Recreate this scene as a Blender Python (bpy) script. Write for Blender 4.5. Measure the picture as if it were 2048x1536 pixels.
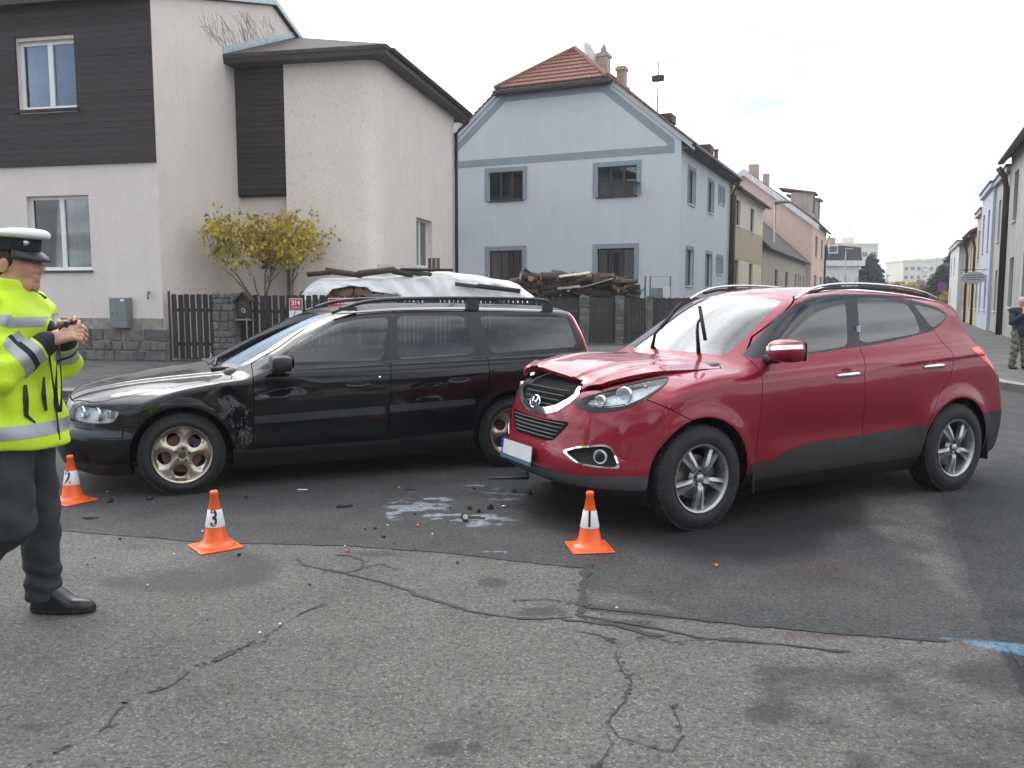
import bpy, math, random
import numpy as np
from mathutils import Vector, Matrix
for o in list(bpy.data.objects): bpy.data.objects.remove(o)
scn = bpy.context.scene
C = scn.collection
R_ = math.radians
rnd = random.Random(7)
rng = np.random.default_rng(7)

# ---------------------------------------------------------------- camera, sky, sun, exposure
FPX, HOR, CH = 1700.0, 598.0, 1.50            # focal length and horizon row in photo pixels (2048 wide), camera height
PITCH = math.atan((768-HOR)/FPX)
cam = bpy.data.cameras.new('camera'); cam.sensor_width = 36; cam.lens = FPX*36/2048
cam.clip_start = .05; cam.clip_end = 4000
co = bpy.data.objects.new('camera', cam); C.objects.link(co)
co.location = (0, 0, CH); co.rotation_euler = (math.pi/2-PITCH, 0, 0); scn.camera = co
scn.render.resolution_x, scn.render.resolution_y = 1024, 768
scn.render.engine = 'CYCLES'
SUN_EL, SUN_AZ = R_(46), R_(-30)              # azimuth from +Y (view direction), clockwise: behind the houses on the left
wd = bpy.data.worlds.new('World'); scn.world = wd; wd.use_nodes = True
def build_world():
    nt = wd.node_tree; n = nt.nodes; l = nt.links; n.clear()
    out = n.new('ShaderNodeOutputWorld'); bg = n.new('ShaderNodeBackground'); l.new(bg.outputs[0], out.inputs[0])
    sky = n.new('ShaderNodeTexSky'); sky.sky_type = 'NISHITA'; sky.sun_disc = False
    sky.sun_elevation = SUN_EL; sky.sun_rotation = SUN_AZ; sky.dust_density = 1.5; sky.air_density = 1.0
    # broken bright cloud layer: a flat cloud deck seen along the view direction
    tc = n.new('ShaderNodeTexCoord'); sp = n.new('ShaderNodeSeparateXYZ'); l.new(tc.outputs['Generated'], sp.inputs[0])
    def math_(op, a, b=None, c=None):
        m = n.new('ShaderNodeMath'); m.operation = op
        for i, v in enumerate((a, b, c)):
            if v is None: continue
            if isinstance(v, (int, float)): m.inputs[i].default_value = v
            else: l.new(v, m.inputs[i])
        return m.outputs[0]
    zc = math_('ADD', math_('MAXIMUM', sp.outputs[2], 0.0), 0.16)
    cx = math_('DIVIDE', sp.outputs[0], zc); cy = math_('DIVIDE', sp.outputs[1], zc)
    cb = n.new('ShaderNodeCombineXYZ'); l.new(cx, cb.inputs[0]); l.new(cy, cb.inputs[1])
    ns = n.new('ShaderNodeTexNoise'); ns.inputs['Scale'].default_value = 1.15; ns.inputs['Detail'].default_value = 7; ns.inputs['Roughness'].default_value = .55
    ns.inputs['Distortion'].default_value = .3
    l.new(cb.outputs[0], ns.inputs['Vector'])
    mr = n.new('ShaderNodeMapRange'); mr.interpolation_type = 'SMOOTHSTEP'
    mr.inputs['From Min'].default_value = .33; mr.inputs['From Max'].default_value = .60
    l.new(ns.outputs[0], mr.inputs['Value'])
    n2 = n.new('ShaderNodeTexNoise'); n2.inputs['Scale'].default_value = 2.3; n2.inputs['Detail'].default_value = 5
    l.new(cb.outputs[0], n2.inputs['Vector'])
    r2 = n.new('ShaderNodeMapRange'); r2.inputs['From Min'].default_value = .35; r2.inputs['From Max'].default_value = .68
    r2.inputs['To Min'].default_value = 1.0; r2.inputs['To Max'].default_value = 1.75
    l.new(n2.outputs[0], r2.inputs['Value'])
    cc = n.new('ShaderNodeVectorMath'); cc.operation = 'SCALE'; cc.inputs[0].default_value = (.955, .985, 1.02); l.new(r2.outputs[0], cc.inputs['Scale'])
    sk = n.new('ShaderNodeVectorMath'); sk.operation = 'SCALE'; l.new(sky.outputs[0], sk.inputs[0]); sk.inputs['Scale'].default_value = .11
    # cloud is brighter round the hidden sun
    dt = n.new('ShaderNodeVectorMath'); dt.operation = 'DOT_PRODUCT'; l.new(tc.outputs['Generated'], dt.inputs[0])
    dt.inputs[1].default_value = (math.sin(SUN_AZ)*math.cos(SUN_EL), math.cos(SUN_AZ)*math.cos(SUN_EL), math.sin(SUN_EL))
    gl = math_('MULTIPLY_ADD', math_('POWER', math_('MAXIMUM', dt.outputs['Value'], 0.0), 3.0), 1.5, 1.0)
    cg = n.new('ShaderNodeVectorMath'); cg.operation = 'SCALE'; l.new(cc.outputs[0], cg.inputs[0]); l.new(gl, cg.inputs['Scale']); cc = cg
    mx = n.new('ShaderNodeMix'); mx.data_type = 'RGBA'
    l.new(mr.outputs[0], mx.inputs[0]); l.new(sk.outputs[0], mx.inputs[6]); l.new(cc.outputs[0], mx.inputs[7])
    l.new(mx.outputs[2], bg.inputs[0]); bg.inputs[1].default_value = 1.0
build_world()
sun = bpy.data.lights.new('sun', 'SUN'); sun.energy = .5; sun.angle = R_(20); sun.color = (1, .95, .88)
so = bpy.data.objects.new('sun', sun); C.objects.link(so)
so.rotation_euler = Vector((math.sin(SUN_AZ)*math.cos(SUN_EL), math.cos(SUN_AZ)*math.cos(SUN_EL), math.sin(SUN_EL))).to_track_quat('Z', 'Y').to_euler()
vs = scn.view_settings; vs.view_transform = 'Standard'; vs.look = 'None'; vs.exposure = 0.62; vs.gamma = 1.0; vs.use_curve_mapping = False

# ---------------------------------------------------------------- pixel -> place (photo pixels, 2048 x 1536)
def ray(u, v):
    d = np.array([(u-1024)/FPX, 1., -(v-768)/FPX]); c, s = math.cos(PITCH), math.sin(PITCH)
    return np.array([d[0], d[1]*c+d[2]*s, -d[1]*s+d[2]*c])
def G(u, v, z=0.0):
    r = ray(u, v); t = (z-CH)/r[2]; return np.array([0, 0, CH])+t*r
def onplane(u, v, p0, nrm):
    r = ray(u, v); o = np.array([0, 0, CH]); return o+r*(np.dot(np.asarray(p0, float)-o, nrm)/np.dot(r, nrm))
def atY(u, v, Y):
    r = ray(u, v); return np.array([0, 0, CH])+r*(Y/r[1])

# ---------------------------------------------------------------- materials
MATS = {}
def new_mat(name):
    m = bpy.data.materials.new(name); m.use_nodes = True; MATS[name] = m
    return m, m.node_tree.nodes, m.node_tree.links, m.node_tree.nodes['Principled BSDF']
def noise_node(n, l, scale, detail=4, rough=.55, coord='Object', vec=None, dist=0.):
    if vec is None:
        tc = n.new('ShaderNodeTexCoord'); vec = tc.outputs[coord]
    t = n.new('ShaderNodeTexNoise'); t.inputs['Scale'].default_value = scale; t.inputs['Detail'].default_value = detail
    t.inputs['Roughness'].default_value = rough; t.inputs['Distortion'].default_value = dist
    l.new(vec, t.inputs['Vector']); return t
def ramp(n, l, src, stops):
    r = n.new('ShaderNodeValToRGB'); l.new(src, r.inputs[0])
    e = r.color_ramp.elements
    while len(e) < len(stops): e.new(.5)
    for i, (p, c) in enumerate(stops):
        e[i].position = p; e[i].color = (c[0], c[1], c[2], 1) if hasattr(c, '__len__') else (c, c, c, 1)
    return r
def mixc(n, l, fac, a, b, mode='MIX'):
    m = n.new('ShaderNodeMix'); m.data_type = 'RGBA'; m.blend_type = mode
    for i, v in ((0, fac), (6, a), (7, b)):
        if isinstance(v, (int, float)): m.inputs[i].default_value = v
        elif isinstance(v, (tuple, list)): m.inputs[i].default_value = tuple(v)+((1,) if len(v) == 3 else ())
        else: l.new(v, m.inputs[i])
    return m.outputs[2]
def mat(name, col, rough=.6, metal=0., coat=0., var=.0, scale=6., bump=0., bscale=None, spec=.5, detail=5, coatr=.03, sheen=0., dirt=None):
    """procedural principled material: base colour varied by noise, optional noise bump and dirt patches"""
    if name in MATS: return MATS[name]
    m, n, l, b = new_mat(name)
    b.inputs['Roughness'].default_value = rough; b.inputs['Metallic'].default_value = metal
    b.inputs['Specular IOR Level'].default_value = spec
    if coat: b.inputs['Coat Weight'].default_value = coat; b.inputs['Coat Roughness'].default_value = coatr
    if sheen: b.inputs['Sheen Weight'].default_value = sheen
    col = tuple(col)
    if var:
        t = noise_node(n, l, scale, detail)
        lo = tuple(max(0, c*(1-var)) for c in col); hi = tuple(min(1, c*(1+var)) for c in col)
        r = ramp(n, l, t.outputs[0], [(.3, lo), (.7, hi)]); cs = r.outputs[0]
        if dirt:
            t2 = noise_node(n, l, dirt[1], 6, .65)
            r2 = ramp(n, l, t2.outputs[0], [(dirt[2], 0.), (dirt[3], 1.)])
            cs = mixc(n, l, r2.outputs[0], cs, dirt[0])
        l.new(cs, b.inputs['Base Color'])
    else: b.inputs['Base Color'].default_value = col+(1,)
    if bump:
        t = noise_node(n, l, bscale or scale*6, 5, .6)
        bp = n.new('ShaderNodeBump'); bp.inputs['Strength'].default_value = bump; bp.inputs['Distance'].default_value = .02
        l.new(t.outputs[0], bp.inputs['Height']); l.new(bp.outputs[0], b.inputs['Normal'])
    return m
def glass_mat(name, tint=(.55, .62, .58), refl=(1, 1, 1), ior=1.5, rough=.0, boost=1.0):
    if name in MATS: return MATS[name]
    m, n, l, b = new_mat(name); n.remove(b)
    out = [x for x in n if x.type == 'OUTPUT_MATERIAL'][0]
    tr = n.new('ShaderNodeBsdfTransparent'); tr.inputs[0].default_value = tuple(tint)+(1,)
    gl = n.new('ShaderNodeBsdfGlossy'); gl.inputs[0].default_value = tuple(refl)+(1,); gl.inputs[1].default_value = rough
    fr = n.new('ShaderNodeFresnel'); fr.inputs[0].default_value = ior
    ml = n.new('ShaderNodeMath'); ml.operation = 'MULTIPLY'; ml.inputs[1].default_value = boost; ml.use_clamp = True; l.new(fr.outputs[0], ml.inputs[0])
    mx = n.new('ShaderNodeMixShader'); l.new(ml.outputs[0], mx.inputs[0]); l.new(tr.outputs[0], mx.inputs[1]); l.new(gl.outputs[0], mx.inputs[2])
    l.new(mx.outputs[0], out.inputs[0]); return m

# ---------------------------------------------------------------- objects
def tag(o, label=None, cat=None, group=None, kind=None):
    if label: o['label'] = label
    if cat: o['category'] = cat
    if group: o['group'] = group
    if kind: o['kind'] = kind
    return o
def empty(name, loc=(0, 0, 0), rz=0., **kw):
    o = bpy.data.objects.new(name, None); C.objects.link(o); o.location = loc; o.rotation_euler = (0, 0, rz); o.empty_display_size = .1
    return tag(o, **kw)
def link(name, me, parent=None):
    o = bpy.data.objects.new(name, me); C.objects.link(o)
    if parent is not None: o.parent = parent
    return o
def mesh(name, V, F, m=None, normals=None, smooth=False):
    me = bpy.data.meshes.new(name)
    V = np.asarray(V, float)
    if isinstance(F, np.ndarray) and F.ndim == 2:
        k = F.shape[1]
        me.vertices.add(len(V)); me.vertices.foreach_set('co', V.astype(np.float32).ravel())
        me.loops.add(F.size); me.loops.foreach_set('vertex_index', F.astype(np.int32).ravel())
        me.polygons.add(len(F)); me.polygons.foreach_set('loop_start', np.arange(0, F.size, k, dtype=np.int32))
        me.update(calc_edges=True)
    else:
        me.from_pydata([tuple(v) for v in V], [], [tuple(int(i) for i in f) for f in F])
    if m is not None: me.materials.append(MATS[m] if isinstance(m, str) else m)
    if smooth or normals is not None: me.polygons.foreach_set('use_smooth', np.ones(len(me.polygons), bool))
    if normals is not None and len(V): me.normals_split_custom_set_from_vertices(np.asarray(normals, np.float32).tolist())
    me.validate(clean_customdata=False) if False else None
    return me
def part(name, V, F, m, parent=None, normals=None, smooth=False, **kw):
    return tag(link(name, mesh(name, V, F, m, normals, smooth), parent), **kw)

class MB:
    """collects simple solids into one mesh"""
    def __init__(s): s.V = []; s.F = []
    def add(s, V, F):
        k = len(s.V); s.V += [tuple(map(float, v)) for v in V]; s.F += [tuple(i+k for i in f) for f in F]; return s
    def box(s, lo, hi, M=None, bev=0.):
        x0, y0, z0 = lo; x1, y1, z1 = hi
        if bev > 0:
            b = min(bev, .49*min(abs(x1-x0), abs(y1-y0), abs(z1-z0)))
            V = []
            for sx in (0, 1):
                for sy in (0, 1):
                    for sz in (0, 1):
                        X = (x0, x1)[sx]; Y = (y0, y1)[sy]; Z = (z0, z1)[sz]; ix = b*(1-2*sx); iy = b*(1-2*sy); iz = b*(1-2*sz)
                        V += [(X, Y+iy, Z+iz), (X+ix, Y, Z+iz), (X+ix, Y+iy, Z)]
            def vi(a, b_, c, k): return (a*4+b_*2+c)*3+k
            F = []
            F += [(vi(0,0,0,0), vi(0,0,1,0), vi(0,1,1,0), vi(0,1,0,0)), (vi(1,0,0,0), vi(1,1,0,0), vi(1,1,1,0), vi(1,0,1,0))]
            F += [(vi(0,0,0,1), vi(1,0,0,1), vi(1,0,1,1), vi(0,0,1,1)), (vi(0,1,0,1), vi(0,1,1,1), vi(1,1,1,1), vi(1,1,0,1))]
            F += [(vi(0,0,0,2), vi(0,1,0,2), vi(1,1,0,2), vi(1,0,0,2)), (vi(0,0,1,2), vi(1,0,1,2), vi(1,1,1,2), vi(0,1,1,2))]
            for a in (0, 1):
                for c in (0, 1):
                    e = [vi(a,0,c,0), vi(a,1,c,0), vi(a,1,c,2), vi(a,0,c,2)]; F.append(tuple(e if (a ^ c) else e[::-1]))
                    e = [vi(0,a,c,1), vi(1,a,c,1), vi(1,a,c,2), vi(0,a,c,2)]; F.append(tuple(e if not (a ^ c) else e[::-1]))
                    e = [vi(a,c,0,0), vi(a,c,1,0), vi(a,c,1,1), vi(a,c,0,1)]; F.append(tuple(e if not (a ^ c) else e[::-1]))
            for a in (0, 1):
                for c in (0, 1):
                    for d in (0, 1):
                        t = (vi(a,c,d,0), vi(a,c,d,1), vi(a,c,d,2)); F.append(t if (a+c+d) % 2 == 1 else t[::-1])
        else:
            V = [(x0,y0,z0),(x1,y0,z0),(x1,y1,z0),(x0,y1,z0),(x0,y0,z1),(x1,y0,z1),(x1,y1,z1),(x0,y1,z1)]
            F = [(0,3,2,1),(4,5,6,7),(0,1,5,4),(1,2,6,5),(2,3,7,6),(3,0,4,7)]
        if M is not None: V = [tuple(M @ Vector(v)) for v in V]
        return s.add(V, F)
    def tube(s, pts, r, n=8, cap=True, flat=None):
        """tube along points; r number or list; flat=(a,b) elliptical scale in the frame"""
        P = [Vector(p) for p in pts]; rs = r if hasattr(r, '__len__') else [r]*len(P)
        V = []; up0 = Vector((0, 0, 1))
        for i, p in enumerate(P):
            t = (P[min(i+1, len(P)-1)]-P[max(i-1, 0)]).normalized()
            up = up0 if abs(t.dot(up0)) < .95 else Vector((1, 0, 0))
            a = t.cross(up).normalized(); b = a.cross(t).normalized()
            fa, fb = flat or (1, 1)
            for k in range(n):
                an = 2*math.pi*k/n
                V.append(p+a*math.cos(an)*rs[i]*fa+b*math.sin(an)*rs[i]*fb)
        F = []
        for i in range(len(P)-1):
            for k in range(n):
                F.append((i*n+k, i*n+(k+1) % n, (i+1)*n+(k+1) % n, (i+1)*n+k))
        if cap:
            F.append(tuple(range(n))[::-1]); F.append(tuple((len(P)-1)*n+k for k in range(n)))
        return s.add(V, F)
    def lathe(s, prof, n=32, M=None, a0=0, a1=2*math.pi, cap=False):
        """profile of (r, z) around Z"""
        full = abs(a1-a0-2*math.pi) < 1e-6; k = n if full else n+1
        V = []
        for (r, z) in prof:
            for i in range(k):
                an = a0+(a1-a0)*i/n; V.append((r*math.cos(an), r*math.sin(an), z))
        F = []
        for j in range(len(prof)-1):
            for i in range(n):
                i2 = (i+1) % k
                F.append((j*k+i, j*k+i2, (j+1)*k+i2, (j+1)*k+i))
        if cap: F.append(tuple(range(k))[::-1]); F.append(tuple((len(prof)-1)*k+i for i in range(k)))
        if M is not None: V = [tuple(M @ Vector(v)) for v in V]
        return s.add(V, F)
    def prism(s, poly, y0, y1, axis='y', M=None):
        """extrude a 2D polygon along an axis (polygon in the other two axes, order kept)"""
        n = len(poly); V = []
        for d in (y0, y1):
            for (a, b) in poly:
                V.append({'y': (a, d, b), 'x': (d, a, b), 'z': (a, b, d)}[axis])
        F = [tuple(range(n)), tuple(range(2*n-1, n-1, -1))]
        for i in range(n): F.append((i, n+i, n+(i+1) % n, (i+1) % n))
        if M is not None: V = [tuple(M @ Vector(v)) for v in V]
        return s.add(V, F)
    def mesh(s, name, m=None, smooth=False):
        me = mesh(name, s.V, s.F, m, smooth=smooth)
        bm = __import__('bmesh').new(); bm.from_mesh(me); __import__('bmesh').ops.recalc_face_normals(bm, faces=bm.faces[:]); bm.to_mesh(me); bm.free()
        return me
    def build(s, name, m, parent=None, smooth=False, auto=None, **kw):
        o = link(name, s.mesh(name, m, smooth), parent)
        if auto: o.data.set_sharp_from_angle(angle=R_(auto))
        return tag(o, **kw)
def sd_text(txt, size, m, parent, M, name='lettering', bold=0., depth=.002):
    cu = bpy.data.curves.new(name, 'FONT'); cu.body = txt; cu.size = size; cu.align_x = 'CENTER'; cu.align_y = 'CENTER'; cu.extrude = depth; cu.offset = bold
    t = bpy.data.objects.new(name, cu); C.objects.link(t)
    dg = bpy.context.evaluated_depsgraph_get(); me = bpy.data.meshes.new_from_object(t.evaluated_get(dg)); bpy.data.objects.remove(t)
    me.name = name; me.materials.clear(); me.materials.append(MATS[m] if isinstance(m, str) else m)
    me.transform(M); return link(name, me, parent)
# ---------------------------------------------------------------- implicit-surface toolkit (pure numpy)
def pchip(xs, ys):
    xs = np.asarray(xs, float); ys = np.asarray(ys, float)
    h = np.diff(xs); d = np.diff(ys)/h
    m = np.zeros_like(xs)
    for i in range(1, len(xs)-1):
        if d[i-1]*d[i] > 0:
            w1 = 2*h[i]+h[i-1]; w2 = h[i]+2*h[i-1]
            m[i] = (w1+w2)/(w1/d[i-1]+w2/d[i])
    m[0] = d[0]; m[-1] = d[-1]
    def f(x):
        x = np.clip(np.asarray(x, float), xs[0], xs[-1])
        k = np.clip(np.searchsorted(xs, x)-1, 0, len(xs)-2)
        t = (x-xs[k])/h[k]
        return ((1+2*t)*(1-t)**2*ys[k] + t*(1-t)**2*h[k]*m[k] + t*t*(3-2*t)*ys[k+1] + t*t*(t-1)*h[k]*m[k+1])
    return f

def chaikin(P, n=2, closed=True, keep=0.25):
    P = np.asarray(P, float)
    for _ in range(n):
        Q = np.roll(P, -1, 0) if closed else P[1:]
        A = P if closed else P[:-1]
        R = np.empty((2*len(A), P.shape[1]))
        R[0::2] = A*(1-keep)+Q*keep; R[1::2] = A*keep+Q*(1-keep)
        if not closed: R = np.vstack([P[:1], R, P[-1:]])
        P = R
    return P

def sd_poly(x, y, P):
    """signed distance to a closed polygon (negative inside)"""
    P = np.asarray(P, float)
    x = np.asarray(x, float); y = np.asarray(y, float)
    sh = x.shape; x = x.ravel(); y = y.ravel()
    d = np.full(x.shape, 1e9); ins = np.zeros(x.shape, bool)
    for i in range(len(P)):
        ax, ay = P[i]; bx, by = P[(i+1) % len(P)]
        ex, ey = bx-ax, by-ay; L = ex*ex+ey*ey
        if L < 1e-14: continue
        t = np.clip(((x-ax)*ex+(y-ay)*ey)/L, 0, 1)
        d = np.minimum(d, (x-ax-t*ex)**2+(y-ay-t*ey)**2)
        if ay != by:
            c = ((ay > y) != (by > y)) & (x < ex*(y-ay)/(by-ay)+ax)
            ins ^= c
    d = np.sqrt(d); d[ins] *= -1
    return d.reshape(sh)

def sd_polyM(x, y, P, margin=0.08):
    """sd_poly evaluated only near the polygon"""
    P = np.asarray(P, float); g = np.full(x.shape, margin)
    lo = P.min(0)-margin; hi = P.max(0)+margin
    m = (x > lo[0]) & (x < hi[0]) & (y > lo[1]) & (y < hi[1])
    if m.any(): g[m] = np.minimum(sd_poly(x[m], y[m], P), margin)
    return g

def d_line(x, y, P, margin=0.05):
    """distance to an open polyline"""
    P = np.asarray(P, float); g = np.full(x.shape, margin)
    lo = P.min(0)-margin; hi = P.max(0)+margin
    m = (x > lo[0]) & (x < hi[0]) & (y > lo[1]) & (y < hi[1])
    if not m.any(): return g
    xx = x[m]; yy = y[m]; d = np.full(xx.shape, 1e9)
    for i in range(len(P)-1):
        ax, ay = P[i]; ex, ey = P[i+1]-P[i]; L = ex*ex+ey*ey+1e-15
        t = np.clip(((xx-ax)*ex+(yy-ay)*ey)/L, 0, 1)
        d = np.minimum(d, (xx-ax-t*ex)**2+(yy-ay-t*ey)**2)
    g[m] = np.sqrt(d)
    return g

def smax(a, b, k): 
    h = np.maximum(k-np.abs(a-b), 0)/k
    return np.maximum(a, b)+h*h*k*0.25
def smin(a, b, k): return -smax(-a, -b, k)

def bilin(G, x0, z0, h, x, z):
    fx = np.clip((x-x0)/h, 0, G.shape[0]-1.001); fz = np.clip((z-z0)/h, 0, G.shape[1]-1.001)
    i = fx.astype(np.int32); j = fz.astype(np.int32); fx = fx-i; fz = fz-j
    return (G[i, j]*(1-fx)+G[i+1, j]*fx)*(1-fz)+(G[i, j+1]*(1-fx)+G[i+1, j+1]*fx)*fz

def surface_nets(f, lo, hi, h, half=False, sparse=0):
    """f(x,y,z)->field; returns V, quads. half: y>=0 solved, then mirrored"""
    lo = np.array(lo, float); hi = np.array(hi, float)
    if half: lo[1] = -h/2
    n = np.ceil((hi-lo)/h).astype(int)+1
    ax = [lo[i]+h*np.arange(n[i]) for i in range(3)]
    if sparse:
        # evaluate coarsely, refine only close to the surface
        k = sparse; axc = [a[::k] for a in ax]
        Fc = f(*np.meshgrid(*axc, indexing='ij')).astype(np.float32)
        ii = [np.minimum((np.arange(n[i])+k//2)//k, len(axc[i])-1) for i in range(3)]
        F = Fc[np.ix_(*ii)]
        m = np.abs(F) < h*k*1.1
        P = np.argwhere(m); F[m] = f(ax[0][P[:, 0]], ax[1][P[:, 1]], ax[2][P[:, 2]])
    else:
        X, Y, Z = np.meshgrid(*ax, indexing='ij', sparse=True)
        F = f(X, Y, Z).astype(np.float32)
    S = F < 0
    c = np.zeros((n[0]-1, n[1]-1, n[2]-1), np.int8)
    for a in (0, 1):
        for b in (0, 1):
            for d in (0, 1):
                c += S[a:n[0]-1+a, b:n[1]-1+b, d:n[2]-1+d]
    act = (c > 0) & (c < 8)
    idx = -np.ones(act.shape, np.int64); I = np.argwhere(act); idx[act] = np.arange(len(I))
    acc = np.zeros((len(I), 3)); cnt = np.zeros(len(I))
    corners = [(a, b, d) for a in (0, 1) for b in (0, 1) for d in (0, 1)]
    val = {k: F[I[:, 0]+k[0], I[:, 1]+k[1], I[:, 2]+k[2]].astype(float) for k in corners}
    for k in corners:
        for ax_ in range(3):
            if k[ax_] == 0:
                k2 = tuple(1 if j == ax_ else k[j] for j in range(3))
                v1, v2 = val[k], val[k2]
                m = (v1 < 0) != (v2 < 0)
                t = v1[m]/(v1[m]-v2[m])
                p = np.tile(np.array(k, float), (m.sum(), 1)); p[:, ax_] = t
                acc[m] += p; cnt[m] += 1
    V = lo+(I+acc/cnt[:, None])*h
    Q = []
    for ax_ in range(3):
        sl1 = [slice(None)]*3; sl2 = [slice(None)]*3
        sl1[ax_] = slice(0, -1); sl2[ax_] = slice(1, None)
        A = S[tuple(sl1)]; B = S[tuple(sl2)]
        E = np.argwhere(A != B)
        b, d = [(1, 2), (2, 0), (0, 1)][ax_]
        ok = (E[:, b] > 0) & (E[:, d] > 0) & (E[:, b] < n[b]-1) & (E[:, d] < n[d]-1)
        E = E[ok]; inside = A[tuple(E.T)]
        def cell(db, dd):
            C = E.copy(); C[:, b] += db; C[:, d] += dd
            return idx[C[:, 0], C[:, 1], C[:, 2]]
        q = np.stack([cell(-1, -1), cell(0, -1), cell(0, 0), cell(-1, 0)], 1)
        q[~inside] = q[~inside][:, ::-1]
        Q.append(q)
    Q = np.vstack(Q); Q = Q[(Q >= 0).all(1)]
    return V, Q, I

def fgrad(f, V, e=2e-3):
    x, y, z = V.T
    return np.stack([f(x+e, y, z)-f(x-e, y, z), f(x, y+e, z)-f(x, y-e, z), f(x, y, z+e)-f(x, y, z-e)], 1)/(2*e)

def net_mesh(f, lo, hi, h, half=False, proj=2, sparse=0):
    V, Q, I = surface_nets(f, lo, hi, h, half, sparse)
    for _ in range(proj):
        g = fgrad(f, V); d = f(*V.T); g2 = np.maximum((g*g).sum(1), 1e-4)
        st = -(d/g2)[:, None]*g
        L = np.linalg.norm(st, axis=1, keepdims=True)
        V = V+st*np.minimum(1, h*0.6/np.maximum(L, 1e-9))
    if half:
        c0 = I[:, 1] == 0
        V[c0, 1] = 0
        n = len(V); W = V.copy(); W[:, 1] *= -1
        remap = np.arange(n)+n; remap[c0] = np.where(c0)[0]
        Q = np.vstack([Q, remap[Q][:, ::-1]]); V = np.vstack([V, W])
    T = np.vstack([Q[:, [0, 1, 2]], Q[:, [0, 2, 3]]])
    N = fgrad(f, V); N /= np.maximum(np.linalg.norm(N, axis=1, keepdims=True), 1e-9)
    return compact(V, N, T)

def compact(V, N, T):
    if len(T) == 0: return np.zeros((0, 3)), np.zeros((0, 3)), np.zeros((0, 3), int)
    u, inv = np.unique(T.ravel(), return_inverse=True)
    return V[u], N[u], inv.reshape(-1, 3)

def split(M, g):
    """cut mesh along g=0 -> (inside g<0, outside)"""
    V, N, T = M
    if len(T) == 0: return M, M
    g = np.where(np.abs(g) < 1e-6, 1e-6, g)
    s = g < 0; k = s[T].sum(1)
    Tin = T[k == 3]; Tout = T[k == 0]
    parts_in = [Tin]; parts_out = [Tout]
    nv = len(V); newV = []; newN = []
    for lone_in in (True, False):
        t = T[k == (1 if lone_in else 2)]
        if len(t) == 0: continue
        lone = s[t] if lone_in else ~s[t]
        r = lone.argmax(1); ar = np.arange(len(t))
        t = np.stack([t[ar, r], t[ar, (r+1) % 3], t[ar, (r+2) % 3]], 1)
        e = np.vstack([np.sort(t[:, [0, 1]], 1), np.sort(t[:, [0, 2]], 1)])
        key = e[:, 0].astype(np.int64)*(nv+1)+e[:, 1]
        u, first, inv = np.unique(key, return_index=True, return_inverse=True)
        a, b = e[first].T; w = (g[a]/(g[a]-g[b]))[:, None]
        base = nv+sum(len(q) for q in newV)
        newV.append(V[a]*(1-w)+V[b]*w); nn = N[a]*(1-w)+N[b]*w
        newN.append(nn/np.maximum(np.linalg.norm(nn, axis=1, keepdims=True), 1e-9))
        i1 = base+inv[:len(t)]; i2 = base+inv[len(t):]
        tri = np.stack([t[:, 0], i1, i2], 1)
        qd = np.vstack([np.stack([i1, t[:, 1], t[:, 2]], 1), np.stack([i1, t[:, 2], i2], 1)])
        (parts_in if lone_in else parts_out).append(tri)
        (parts_out if lone_in else parts_in).append(qd)
    V2 = np.vstack([V]+newV); N2 = np.vstack([N]+newN)
    return compact(V2, N2, np.vstack(parts_in)), compact(V2, N2, np.vstack(parts_out))

class CarShape:
    """car body as an implicit solid: side silhouette (bowed and crowned across the width) cut by the width surface"""
    def __init__(s, sil, W, bow, crown, ktop):
        s.W = W; s.bow = bow; s.crown = crown; s.ktop = ktop
        P = np.asarray(sil, float)
        s.h = .012; s.x0 = P[:, 0].min()-.7; s.z0 = P[:, 1].min()-.12
        nx = int((P[:, 0].max()+.7-s.x0)/s.h)+2; nz = int((P[:, 1].max()+.15-s.z0)/s.h)+2
        gx, gz = np.meshgrid(s.x0+s.h*np.arange(nx), s.z0+s.h*np.arange(nz), indexing='ij')
        s.G = sd_poly(gx, gz, P)
    def __call__(s, x, y, z):
        ya = np.abs(y)
        xs = x+s.bow(x, ya, z); zs = z+s.crown(x, ya)
        xs, zs = np.broadcast_arrays(xs, zs)
        a = bilin(s.G, s.x0, s.z0, s.h, xs, zs)
        e = .01
        w = s.W(x, z); wx = (s.W(x+e, z)-w)/e; wz = (s.W(x, z+e)-w)/e
        b = (ya-w)/np.sqrt(1+wx*wx+wz*wz)
        return smax(a, b, s.ktop(x, z))
# ---------------------------------------------------------------- the two car body shapes
def sstep(a, b, x):
    t = np.clip((x-a)/(b-a), 0, 1); return t*t*(3-2*t)

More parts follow.
